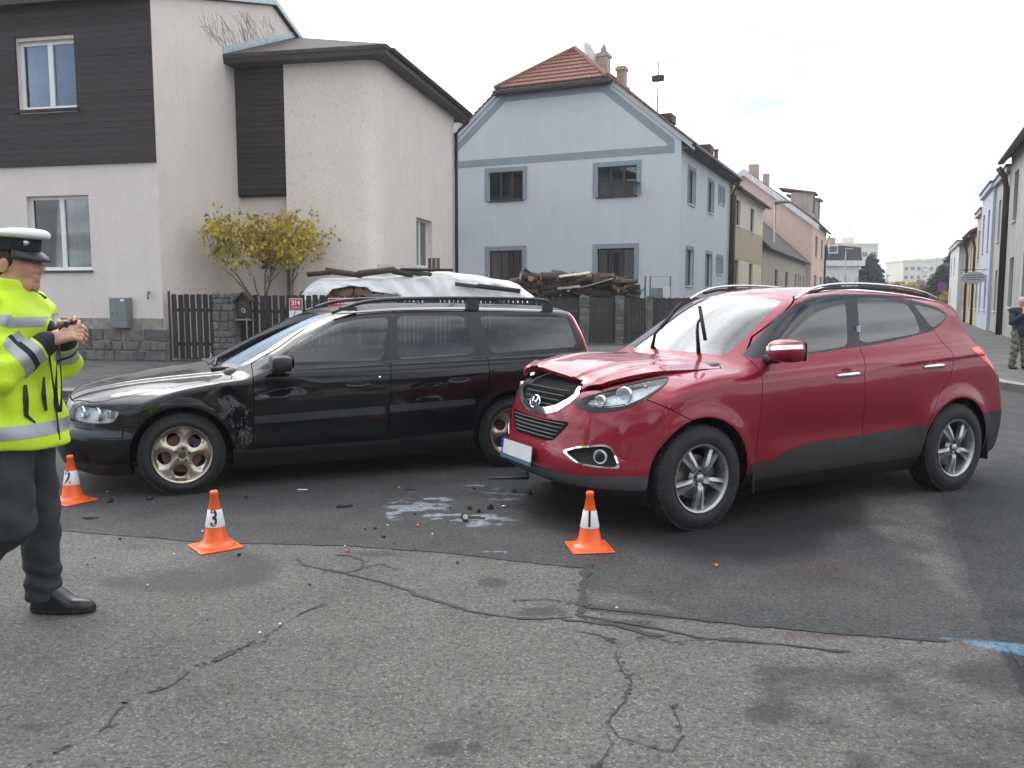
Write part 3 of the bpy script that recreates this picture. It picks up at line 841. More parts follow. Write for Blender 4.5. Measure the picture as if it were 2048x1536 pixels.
    dr = [(-.225, .315), (-.93, .345), (-1.02, .41), (-1.10, .62), (-1.135, .78), (-1.145, .90), (-1.15, 1.0), (-1.075, 1.41), (-.37, 1.40), (-.27, .97), (-.235, .60)]
    doors = []
    for P in (df, dr):
        doors += B.emit('door', B.shell(B.panel(XZ(P, .5), .003), .012), 'black_paint', sides=True)
    bmp = [(1.86, .572), (1.62, .577), (1.4, .60), (1.4, .1), (2.5, .1), (2.5, .60), (2.2, .585)]
    B.emit('bumper', B.shell(B.panel(XZ(bmp, .0), .002), .012), 'black_paint')
    B.cut(lambda V: V[:, 2]-.235+0*V[:, 0])  # open underside
    B.emit('body', B.shell(B.M, .014), 'black_paint')
    MB().box((-2.2, -.72, .22), (2.05, .72, .26)).build('floor_pan', 'void_black', root)
    # doors: handles and lock
    for sg in (1, -1):
        for x0, d in ((.02, 0), (-.86, 2)):
            P = np.array([[x0+.10, .80], [x0+.05, .788], [x0-.03, .787], [x0-.10, .805]])
            y = f_side(f, P, sg)
            dd = doors[d+(0 if sg > 0 else 1)] if len(doors) >= 4 else root
            mb = MB().tube([(p[0], yy+sg*.006, p[1]) for p, yy in zip(P, y)], .011, 8, flat=(1, 1.3)); mb.build('door_handle', 'black_trim', dd, smooth=True)
            M = Matrix.Translation((x0, float(y[1])-sg*.004, .812)); MB().box((-.085, -.006, -.020), (.085, .006, .014), M, .005).build('handle_recess', 'void_black', dd)
    y = f_side(f, np.array([[-.165, .855]]), 1)[0]
    MB().lathe([(0, .006), (.010, .005), (.012, 0)], 16, Matrix.Translation((-.165, float(y), .855)) @ Matrix.Rotation(R_(-90), 4, 'X')).build('lock', 'chrome', doors[0], smooth=True)
    # mirrors
    for sg in (1, -1):
        def fm(x, y, z, sg=sg):
            q = np.sqrt(((x-.66)/.125)**2+((y-sg*1.0)/.14)**2+((z-1.0)/.082)**2)
            b = np.maximum(np.maximum(np.abs(x-.645)-.085, np.abs(y-sg*.99)-.125), np.abs(z-1.0)-.070)
            return smax((q-1)*.075, b, .03)
        M = net_mesh(fm, (.45, min(sg*.8, sg*1.2), .88), (.85, max(sg*.8, sg*1.2), 1.12), .012)
        mo = part('mirror', M[0], M[2], 'black_trim', root, M[1])
        MB().tube([(.66, sg*.83, .955), (.66, sg*.93, .96)], .028, 10, flat=(1, 1)).build('mirror_arm', 'black_trim', mo, smooth=True)
        MB().box((.556, sg*.99-.11, .94), (.559, sg*.99+.11, 1.06)).build('mirror_glass', 'chrome', mo)
    # roof rails
    for sg in (1, -1):
        y = .585*sg
        pts = [(.16, y, 1.385), (.04, y, 1.43), (-.08, y, 1.468), (-.25, y, 1.492), (-.5, y, 1.504), (-1.0, y, 1.51), (-1.5, y, 1.505), (-1.80, y, 1.492), (-1.86, y, 1.475), (-1.90, y, 1.42)]
        mb = MB().tube(chaikin(np.array(pts), 1, closed=False), .020, 8, flat=(1.0, .85))
        mb.box((-.05, y-.018, 1.40), (.10, y+.018, 1.432)).box((-1.16, y-.016, 1.40), (-1.04, y+.016, 1.50)).box((-1.90, y-.016, 1.38), (-1.80, y+.016, 1.47))
        mb.build('roof_rail', 'blue_grey_plastic', root, smooth=True, auto=40)
    # wipers on the scuttle
    for (y0, y1) in ((.50, -.05), (-.05, -.55)):
        MB().tube([(1.10, y0, .965), (1.06, (y0+y1)/2, 1.0), (1.05, y1, .995)], .009, 6).build('wiper', 'black_trim', root)
    MB().box((.98, -.56, .925), (1.13, .56, .955), None, .005).build('scuttle_grille', 'black_trim', root)
    for sg in (1, -1):
        wheel(root, 1.3775, sg*.765, .316, .316, .218, 'holes', .205, R_(-8), sg); wheel(root, -1.3775, sg*.765, .316, .316, .218, 'holes', .205, R_(22), sg)
    liners(root, (1.3775, -1.3775), .318, .385)
    # cabin
    seat(root, .05, .37, .30, 'cabin_cloth'); seat(root, .05, -.37, .30, 'cabin_cloth'); seat(root, -.82, 0, .32, 'cabin_cloth', 1.25, .35, head=[-.42, 0, .42])
    M = rounded((.55, -.68, .55), (1.05, .68, .95), .06, .03); part('dashboard', M[0], M[2], 'black_trim', root, M[1])
    steering(root, .50, .37, .88)
    MB().tube([(-.30, .66, 1.30), (-.32, .64, .55)], .022, 6, flat=(.15, 1)).build('seat_belt', 'cabin_light', root)
    # scrapes where the other car hit
    sc = MB()
    rr_ = random.Random(3)
    for k in range(100):
        x = .86+rr_.random()*.17 if k < 101 else .40+.42*rr_.random(); z = .34+rr_.random()**1.3*.36 if k < 95 else .40+.10*rr_.random(); L = .01+.03*rr_.random(); a = rr_.choice((1.3, 1.7, .3, 2.4))+rr_.gauss(0, .3); w_ = .0015+.004*rr_.random()**2
        P = np.array([[x-L*math.cos(a)/2, z-L*math.sin(a)/2], [x+L*math.cos(a)/2, z+L*math.sin(a)/2]])
        if np.hypot(P[:, 0]-1.3775, P[:, 1]-.318).min() < .39: continue
        y = f_side(f, P, 1); nx, nz = -math.sin(a)*w_, math.cos(a)*w_
        q = [(P[0][0], y[0]+.0015, P[0][1]), (P[0][0]*.5+P[1][0]*.5+nx, y.mean()+.0015, P[:, 1].mean()+nz), (P[1][0], y[1]+.0015, P[1][1]), (P[0][0]*.5+P[1][0]*.5-nx, y.mean()+.0015, P[:, 1].mean()-nz)]
        sc.add(q, [(0, 1, 2, 3)])
    o = sc.build('scratches', 'scrape', root); o['kind'] = 'stuff'
    return root
def f_side(f, P, sg):
    """y of the body side at (x, z) points"""
    out = []
    for (x, z) in P:
        ys = np.linspace(1.1, .3, 400)*sg
        g = f(np.full(400, x), ys, np.full(400, z)); k = np.argmax(g < 0); out.append(ys[k])
    return np.array(out)

# ---------------- red SUV
def build_suv():
    S = (.951, .981, .981)
    root = empty('suv_car', (1.941, 6.761, 0), R_(207.06)); root.scale = S
    tag(root, 'red crossover car with crumpled lifted bonnet and loose front number plate', 'car')
    f = suv_shape()
    B = CarBuild(f, (-2.3, 0, .12), (2.28, 1.02, 1.74), .0145, root)
    arch = [(1.32, .35, .412), (-1.32, .35, .408)]
    inner = B.full
    for a in arch: B.cut(CIRC(*a))
    wins = {'front': [(.51, 1.30), (.32, 1.415), (.13, 1.493), (-.08, 1.533), (-.275, 1.545), (-.155, 1.185), (.28, 1.147), (.51, 1.137)],
            'rear': [(-.405, 1.538), (-.67, 1.533), (-.935, 1.487), (-.985, 1.40), (-.995, 1.265), (-.285, 1.197)],
            'quarter': [(-1.015, 1.487), (-1.26, 1.445), (-1.36, 1.40), (-1.30, 1.35), (-1.15, 1.302)]}
    gs = {k: B.cut(XZ(chaikin(P, 2, keep=.09), .45)) for k, P in wins.items()}
    ws = chaikin(sym([(0., 1.155), (.35, 1.15), (.59, 1.138), (.615, 1.155), (.525, 1.49), (.485, 1.52), (.25, 1.545), (0., 1.552)]), 1, keep=.15)
    gws = B.cut(YZ(ws, -.1))
    rw = chaikin(sym([(0., 1.14), (.55, 1.15), (.58, 1.18), (.50, 1.43), (.46, 1.46), (0., 1.48)]), 1, keep=.15)
    grw = B.cut(YZ(rw, -1.5, -1))
    I = inner
    for a in arch: _, I = split(I, CIRC(*a)(I[0]))
    for P in wins.values(): _, I = split(I, XZ(off_poly(P, .012), .45)(I[0]))
    _, I = split(I, YZ(off_poly(ws, .01), -.1)(I[0])); _, I = split(I, YZ(off_poly(rw, .01), -1.5, -1)(I[0]))
    hl = [(2.01, .375, .85), (2.015, .43, .81), (1.97, .55, .785), (1.83, .70, .812), (1.70, .77, .876), (1.51, .755, .975), (1.415, .665, 1.02), (1.57, .625, .998), (1.88, .53, .918)]
    _, I = split(I, QZ(hl)(I[0]))
    eng, cab = split(I, 1.05-I[0][:, 0])
    B.emit('inner_shell', (cab[0]-cab[1]*.016, cab[1], cab[2][:, ::-1]), 'cabin_cloth')
    B.emit('engine_bay', (eng[0]-eng[1]*.030, eng[1], eng[2]), 'void_black')
    for k in wins: B.emit('side_window', gs[k], 'car_glass' if k == 'front' else 'car_glass', sides=True)
    B.emit('windscreen', gws, 'windscreen_glass'); B.emit('rear_window', grw, 'car_glass_dark')
    dlo = [(.835, 1.118), (.64, 1.245), (.34, 1.435), (.06, 1.537), (-.19, 1.566), (-.67, 1.566), (-1.02, 1.526), (-1.29, 1.465), (-1.375, 1.42), (-1.33, 1.355), (-1.14, 1.275), (-.54, 1.195), (.31, 1.135)]
    B.emit('window_surround', B.shell(B.cut(XZ(chaikin(dlo, 1, keep=.12), .45)), .012), 'black_trim')
    # headlamps: black bezel, clear lens, reflectors inside
    hl = [(2.01, .375, .85), (2.015, .43, .81), (1.97, .55, .785), (1.83, .70, .812), (1.70, .77, .876), (1.51, .755, .975), (1.415, .665, 1.02), (1.57, .625, .998), (1.88, .53, .918)]
    ln = [(1.985, .43, .868), (1.985, .48, .825), (1.90, .61, .817), (1.81, .70, .838), (1.70, .76, .893), (1.53, .745, .97), (1.425, .672, 1.012), (1.60, .632, .985), (1.73, .59, .955)]
    H = B.cut(QZ(ln)); lamps = B.emit('headlamp', H, 'lamp_clear', sides=True)
    bz = B.cut(QZ(hl)); bzo = B.shell(bz, .03)
    for o, sg in zip(lamps, (1, -1)):
        sel = (bzo[0][bzo[2]].mean(1)[:, 1]*sg) > 0; m_ = compact(bzo[0], bzo[1], bzo[2][sel]); part('bezel', m_[0]+m_[1]*.004, m_[2], 'black_trim', o, m_[1])
        m_ = compact(H[0]-H[1]*.045, H[1], H[2][(H[0][H[2]].mean(1)[:, 1]*sg) > 0]); part('reflector', m_[0], m_[2], 'lamp_reflector_dull', o, m_[1])
        for (px, py, pz, r, az) in ((1.775, .635, .90, .052, 30), (1.91, .555, .858, .038, 20)):
            Mx = Matrix.Translation((px, sg*py, pz)) @ Matrix.Rotation(sg*R_(az), 4, 'Z') @ Matrix.Rotation(R_(90), 4, 'Y')
            MB().lathe([(0, -.03), (r*.45, -.028), (r*.7, -.02), (r*.95, .01), (r*1.05, .012), (r*1.08, -.02)], 26, Mx).build('lamp_bowl', 'lamp_reflector', o, smooth=True)
            MB().lathe([(0, .012), (r*.35, .006), (r*.55, -.012)], 20, Mx).build('bulb_lens', 'lamp_clear', o, smooth=True)
        Mx = Matrix.Translation((1.64, sg*.69, .952)) @ Matrix.Rotation(sg*R_(45), 4, 'Z')
        MB().lathe([(0, .002), (.010, .0), (.014, -.014)], 14, Mx @ Matrix.Rotation(R_(90), 4, 'Y')).build('indicator_bulb', 'lamp_amber', o, smooth=True)
        # bright edge strip along the lower rim of the lens
        pts = [(1.972, .452, .845), (1.962, .52, .828), (1.895, .61, .826), (1.81, .692, .845)]
        MB().tube([(x-.012, sg*(y-.012), z+.004) for x, y, z in chaikin(np.array(pts), 2, closed=False)], .007, 6).build('lamp_strip', 'chrome', o, smooth=True)
    tl = [(-1.47, 1.135), (-1.62, 1.152), (-1.82, 1.15), (-2.1, 1.13), (-2.1, .95), (-1.80, .955), (-1.70, 1.0), (-1.58, 1.075)]
    B.emit('tail_lamp', B.shell(B.cut(XZ(chaikin(tl, 1), .56)), .012), 'lamp_red', sides=True, off=.003)
    # grilles
    up = [(0, .727), (.13, .733), (.27, .765), (.37, .835), (.405, .885), (.36, .935), (0, .945)]
    upi = [(0, .775), (.12, .78), (.235, .808), (.325, .855), (.36, .89), (.33, .95), (0, .96)]
    g_in = B.cut(YZ(sym(upi), 1.75)); B.emit('grille_backing', g_in, 'void_black', off=-.03)
    M = B.cut(YZ(sym(up), 1.75)); B.emit('grille_surround', B.shell((M[0]+M[1]*.006, M[1], M[2]), .03), 'chrome')
    for k in range(4):
        z = .80+.034*k; hw_ = .20+.036*k; pts = [(f_front(f, y, z)-.012, y, z) for y in np.linspace(-hw_, hw_, 13)]
        MB().tube(pts, .007, 6).build('grille_bar', 'dark_plastic', root, smooth=True)
    lo = sym([(0, .562), (.22, .562), (.285, .575), (.36, .64), (.405, .70), (.38, .712), (.2, .705), (0, .70)])
    B.emit('grille_backing', B.cut(YZ(chaikin(lo, 1, keep=.1), 1.75)), 'void_black', off=-.035)
    for k in range(5):
        z = .585+.026*k; hw_ = .275+.022*k; pts = [(f_front(f, y, z)-.008, y, z) for y in np.linspace(-hw_, hw_, 15)]
        MB().tube(pts, .0055, 6, flat=(1.6, 1)).build('grille_bar', 'grey_plastic', root, smooth=True)
    # badge: oval ring with slanted letter
    bd = empty('badge', (f_front(f, 0, .80)+.012, -.03, .805)); bd.parent = root
    Mx = Matrix.Rotation(R_(-14), 4, 'Y')
    MB().tube([Mx @ Vector((0, .068*math.cos(a), .045*math.sin(a))) for a in np.linspace(0, 2*math.pi, 33)], .0065, 8).build('ring', 'chrome', bd, smooth=True)
    for sg in (1, -1):
        MB().tube([Mx @ Vector((.002, sg*.034-.010, -.030)), Mx @ Vector((.004, sg*.026, 0)), Mx @ Vector((.002, sg*.034+.010, .030))], .0075, 8).build('letter_stroke', 'chrome', bd, smooth=True)
    MB().tube([Mx @ Vector((.003, -.028, -.006)), Mx @ Vector((.003, .028, .006))], .006, 8).build('letter_stroke', 'chrome', bd, smooth=True)
    MB().lathe([(0, 0), (.05, 0)], 24, Mx @ Matrix.Translation((-.008, 0, 0)) @ Matrix.Rotation(R_(90), 4, 'Y')).build('backing', 'blue_grey_plastic', bd)
    # fog lamps
    fg = [(2.11, .385, .52), (2.06, .50, .562), (1.945, .655, .592), (1.905, .70, .572), (1.875, .755, .44), (1.97, .67, .436), (2.07, .54, .447)]
    P2 = np.array([((p[1]-p[0])*.70711, p[2]) for p in fg]); Pin = off_poly(P2, -.013)
    gi = lambda V: np.maximum(sd_polyM((np.abs(V[:, 1])-V[:, 0])*.70711, V[:, 2], chaikin(Pin, 1, keep=.15)), 1.5-V[:, 0])
    go = lambda V: np.maximum(sd_polyM((np.abs(V[:, 1])-V[:, 0])*.70711, V[:, 2], chaikin(P2, 1, keep=.15)), 1.5-V[:, 0])
    M = B.cut(gi); foo = B.emit('fog_lamp_recess', M, 'black_trim', sides=True, off=-.035)
    M = B.cut(go); B.emit('fog_lamp_bezel', B.shell((M[0]+M[1]*.005, M[1], M[2]), .04), 'chrome', sides=True)
    for o, sg in zip(foo, (1, -1)):
        Mx = Matrix.Translation((1.955, sg*.625, .505)) @ Matrix.Rotation(sg*R_(33), 4, 'Z') @ Matrix.Rotation(R_(90), 4, 'Y')
        MB().lathe([(0, -.02), (.02, -.018), (.038, .006), (.044, .012), (.048, .004), (.048, -.03)], 26, Mx).build('lamp_bowl', 'lamp_reflector', o, smooth=True)
        MB().lathe([(0, .02), (.022, .017), (.04, .010)], 22, Mx).build('fog_lens', 'lamp_clear', o, smooth=True)
    # bonnet: lifted, twisted, buckled
    hood = [(2.045, 0), (2.035, .2), (2.0, .352), (1.88, .505), (1.57, .602), (1.41, .645), (1.2, .70), (1.03, .735), (1.0, .70), (1.06, .5), (1.115, .3), (1.135, 0)]
    hood = hood+[(x, -y) for x, y in hood[::-1] if y]
    M = B.panel(XY(hood, .80), .004); V, N, T = M
    def warp(V):
        x, y = V[:, 0], V[:, 1]; t = sstep(.98, 1.7, x)
        far = sstep(.42, -.50, y)
        dz = t*(.038+.040*far)+.012*np.exp(-((x-1.80+.22*y)/.10)**2)*far
        dz = dz-.022*np.exp(-((x-2.0)/.09)**2-((y-.34)/.12)**2)-.010*np.exp(-((x-1.99)/.04)**2-((y+.06)/.16)**2)
        dz = dz+.012*np.maximum(0, 1-np.abs(x-1.90-.35*(y+.25))/.05)*sstep(.15, -.2, y)
        lip = sstep(1.965, 2.045, x+.9*np.maximum(np.abs(y)-.2, 0)**2)
        dz = dz-lip*(.025+.060*far)
        dx = (.035*far-.015*(1-far))*t*sstep(1.5, 2.0, x)-.02*lip+.006*np.sin(y*17)*sstep(1.9, 2.0, x)
        # pressed feature lines running back from the nose
        return V+np.stack([dx, 0*x, dz], 1)
    W_ = V.copy(); yc = .22+(2.05-V[:, 0])*.16
    W_[:, 2] += .010*np.exp(-((np.abs(V[:, 1])-yc)/.022)**2)*sstep(1.1, 1.3, V[:, 0])+.006*np.exp(-((np.abs(V[:, 1])-yc-.17)/.03)**2)*sstep(1.15, 1.4, V[:, 0])
    W_ = warp(W_)
    fn = np.cross(W_[T[:, 1]]-W_[T[:, 0]], W_[T[:, 2]]-W_[T[:, 0]]); N2 = np.zeros_like(W_)
    for k in range(3): np.add.at(N2, T[:, k], fn)
    N2 /= np.maximum(np.linalg.norm(N2, axis=1, keepdims=True), 1e-12)
    B.emit('bonnet', B.shell((W_, N2, T), .03), 'red_paint', label='red bonnet buckled and lifted at its front edge')
    B.emit('bonnet_lining', (W_-N2*.03, -N2, T[:, ::-1]), 'void_black')
    # lower cladding
    clad = [(.88, .405), (.66, .41), (.53, .468), (.31, .51), (-.25, .528), (-.94, .562), (-.94, .318), (-.25, .305), (.88, .280)]
    B.emit('sill_cladding', B.shell(B.cut(XZ(clad, .3)), .012), 'dark_plastic', off=.004)
    B.emit('sill_underside', B.cut(XZ([(-.99, .34), (.93, .34), (.93, .0), (-.99, .0)], .0)), 'void_black')
    B.emit('rear_bumper', B.cut(XZ([(-1.55, .60), (-1.75, .612), (-2.4, .615), (-2.4, .1), (-1.55, .1)], .0)), 'dark_plastic', off=.003)
    B.emit('bumper_lip', B.shell(B.cut(XZ([(1.55, .405), (1.74, .40), (2.09, .372), (2.4, .365), (2.4, .30), (1.55, .30)], .0)), .012), 'grey_plastic', off=.004)
    B.emit('under_tray', B.cut(XZ([(1.4, .31), (2.4, .31), (2.4, .0), (1.4, .0)], .0)), 'void_black')
    # panels
    df = [(.80, 1.13), (.795, 1.0), (.82, .7), (.85, .25), (-.25, .25), (-.25, .53), (-.215, .97), (-.275, 1.19), (-.36, 1.60), (.1, 1.56), (.64, 1.26)]
    dr = [(-.25, .25), (-.90, .25), (-.945, .565), (-1.07, .80), (-1.20, .94), (-1.235, 1.03), (-1.235, 1.12), (-1.155, 1.285), (-1.02, 1.56), (-.36, 1.60), (-.275, 1.19), (-.215, .97), (-.25, .53)]
    doors = []
    for P in (df, dr): doors += B.emit('door', B.shell(B.panel(XZ(P, .5), .0028), .012), 'red_paint', sides=True)
    bmp = [(1.705, .888), (1.61, .838), (1.45, .757), (1.30, .70), (1.30, .1), (2.5, .1), (2.5, .99), (2.05, .99), (1.9, .93)]
    B.emit('front_bumper', B.shell(B.panel(XZ(bmp, .0), .0035), .014), 'red_paint')
    B.cut(lambda V: V[:, 2]-.33+0*V[:, 0])
    B.emit('body', B.shell(B.M, .014), 'red_paint')
    MB().box((-2.0, -.72, .24), (1.85, .72, .28)).build('floor_pan', 'void_black', root)
    # door handles, chrome
    k = 0
    for d, x0 in ((0, -.055), (2, -1.005)):
        for sg in (1, -1):
            zc = .985 if d == 0 else 1.015
            P = np.array([[x0+.125, zc-.006], [x0+.07, zc], [x0, zc+.003], [x0-.07, zc+.004], [x0-.125, zc+.008]]); y = f_side(f, P, sg)
            dd = doors[d+(0 if sg > 0 else 1)]
            MB().tube([(p[0], yy+sg*o_, p[1]) for p, yy, o_ in zip(P, y, (.002, .022, .028, .022, .004))], [.010, .0135, .014, .0135, .010], 10, flat=(.8, 1.15)).build('door_handle', 'chrome', dd, smooth=True)
            Mx = Matrix.Translation((x0+.02, float(y[2])-sg*.0015, zc)) @ Matrix.Rotation(R_(-90*sg), 4, 'X')
            MB().lathe([(0, .0005), (.045, .0012), (.052, .0025), (.056, 0)], 28, Mx).build('handle_cup', 'red_paint', dd, smooth=True)
    # mirror (the one on the far side is gone)
    for sg in (1,):
        def fm(x, y, z, sg=sg):
            q = np.sqrt(((x-.70)/.12)**2+((y-sg*1.02)/.15)**2+((z-1.185)/.098)**2)
            b = np.maximum(np.maximum(.635-x, np.abs(y-sg*1.01)-.135), np.abs(z-1.185)-.083)
            return smax((q-1)*.1, b, .04)
        M = net_mesh(fm, (.55, min(sg*.8, sg*1.25), 1.05), (.9, max(sg*.8, sg*1.25), 1.33), .011)
        mo = part('mirror', M[0], M[2], 'red_paint', root, M[1])
        L, rest = split(M, np.maximum(np.abs(M[0][:, 2]-1.205-.10*(np.abs(M[0][:, 1])-1.02))-.014, .90-np.abs(M[0][:, 1])+.12*0))
        L, _ = split(L, .68-L[0][:, 0]); part('mirror_indicator', L[0]+L[1]*.003, L[2], 'lamp_reflector', mo, L[1])
        MB().tube([(.69, sg*.82, 1.115), (.69, sg*.93, 1.125)], .034, 10).build('mirror_arm', 'black_trim', mo, smooth=True)
        MB().box((.630, sg*1.01-.125, 1.12), (.634, sg*1.01+.125, 1.25)).build('mirror_glass', 'chrome', mo)
    # roof rails
    for sg in (1, -1):
        y = .60*sg
        pts = [(.20, y, 1.53), (.10, y, 1.58), (-.03, y, 1.622), (-.2, y, 1.642), (-.45, y, 1.648), (-.75, y, 1.640), (-1.05, y, 1.615), (-1.28, y, 1.578), (-1.42, y, 1.53)]
        mb = MB().tube(chaikin(np.array(pts), 1, closed=False), .012, 8, flat=(1.1, .8)); mb.build('roof_rail', 'satin_silver', root, smooth=True)
        MB().tube([(.06, y, 1.575), (-.1, y, 1.605), (-.45, y, 1.615), (-.9, y, 1.60), (-1.3, y, 1.55)], .012, 6, flat=(.6, 1)).build('rail_base', 'dark_plastic', root)
    # wipers swung away from the glass
    def wiper(pts, blade):
        w = empty('wiper', pts[0]); w.parent = root
        o = Vector(pts[0])
        MB().tube([Vector(p)-o for p in pts], [.016, .012, .009, .008][:len(pts)], 6).build('arm', 'dark_plastic', w, smooth=True)
        MB().tube([Vector(p)-o for p in blade], .011, 6, flat=(.7, 1.5)).build('blade', 'black_trim', w, smooth=True)
    wiper([(1.02, -.06, 1.155), (1.06, .03, 1.27), (1.05, .10, 1.33), (.99, .16, 1.43)], [(1.035, .06, 1.31), (.99, .14, 1.42), (.93, .19, 1.51)])
    wiper([(.97, .43, 1.145), (1.0, .445, 1.30), (1.0, .45, 1.36), (1.0, .475, 1.39)], [(1.0, .535, 1.24), (1.0, .50, 1.36), (1.0, .464, 1.48)])
    # loose number plate
    pl = empty('number_plate', (2.185, -.14, .445)); pl.parent = root; pl.rotation_euler = (R_(1.0), R_(-6), R_(-3))
    MB().box((-.006, -.265, -.062), (.0, .265, .060), None, .003).build('plate_holder', 'black_trim', pl)
    MB().box((.0, -.218, -.050), (.004, .26, .056)).build('plate_face', 'plate_white', pl)
    MB().box((.0, -.26, -.050), (.004, -.219, .056)).build('country_band', 'plate_blue', pl)
    MB().box((.0, -.26, -.080), (.003, .26, -.054)).build('holder_strip', 'frame_strip', pl)
    sd_text('CZ', .032, 'white_letter', pl, Matrix.Translation((.005, -.240, -.028)) @ Matrix.Rotation(R_(90), 4, 'Z') @ Matrix.Rotation(R_(90), 4, 'X'), 'country_code', depth=.0008)
    # torn under-bumper parts
    MB().tube([(2.02, -.25, .22), (2.12, -.34, .20), (2.22, -.52, .17)], [.03, .016, .012], 6).build('torn_strip', 'black_trim', root)
    MB().box((1.95, .10, .14), (2.08, .16, .30), Matrix.Rotation(.2, 4, 'Y')).build('torn_strip', 'dark_plastic', root)
    # sticker in the rear window corner
    y = f_side(f, np.array([[-.315, 1.30]]), 1)[0]
    MB().box((-.335, y-.004, 1.275), (-.295, y+.006, 1.33)).build('window_sticker', 'sticker', root)
    for sg in (1, -1):
        wheel(root, 1.32, sg*.795, .352, .352, .228, 'spokes', .225, R_(0), sg); wheel(root, -1.32, sg*.795, .352, .352, .228, 'spokes', .225, R_(-4), sg)
        MB().box((.83, sg*.80-.10, .20), (.85, sg*.80+.09, .48), Matrix.Identity(4), .004).build('mud_flap', 'black_trim', root)
        MB().box((-1.78, sg*.80-.10, .22), (-1.76, sg*.80+.08, .50), Matrix.Identity(4), .004).build('mud_flap', 'black_trim', root)
    liners(root, (1.32, -1.32), .35, .425)
    MB().tube([(-1.15, .55, .26), (-.75, .60, .26)], .06, 8).build('exhaust_box', 'brake_rust', root)
    seat(root, .10, .37, .42, 'cabin_cloth'); seat(root, .10, -.37, .42, 'cabin_cloth'); seat(root, -.75, 0, .44, 'cabin_cloth', 1.25, .35, head=[-.40, 0, .40])
    M = rounded((.55, -.70, .70), (1.08, .70, 1.09), .06, .03); part('dashboard', M[0], M[2], 'black_trim', root, M[1])
    steering(root, .48, .37, 1.03)
    return root
def f_front(f, y, z):
    xs = np.linspace(2.4, 1.4, 500); g = f(xs, np.full(500, float(y)), np.full(500, float(z))); return float(xs[np.argmax(g < 0)])
mat('sticker', (.35, .5, .6), .5, var=.3, scale=80)
# ---------------------------------------------------------------- setting: ground
def vnoise(x, y, seed=0):
    r = np.random.default_rng(seed); T = r.random((256, 256))
    xi = np.floor(x).astype(int); yi = np.floor(y).astype(int); fx = x-xi; fy = y-yi
    fx = fx*fx*(3-2*fx); fy = fy*fy*(3-2*fy)
    a = T[xi % 256, yi % 256]; b = T[(xi+1) % 256, yi % 256]; c = T[xi % 256, (yi+1) % 256]; d = T[(xi+1) % 256, (yi+1) % 256]
    return (a*(1-fx)+b*fx)*(1-fy)+(c*(1-fx)+d*fx)*fy
def fbm(x, y, seed=0, oct=5):
    s = 0; a = .5; n = 0
    for k in range(oct): s = s+a*vnoise(x*2**k+k*17.3, y*2**k+k*9.1, seed+k); n += a; a *= .5
    return s/n
def to_px(X, Y, Z=0.):
    c, s = math.cos(PITCH), math.sin(PITCH); z = Z-CH
    fw = Y*c-z*s; up = Y*s+z*c
    return 1024+FPX*X/fw, 768-FPX*up/fw

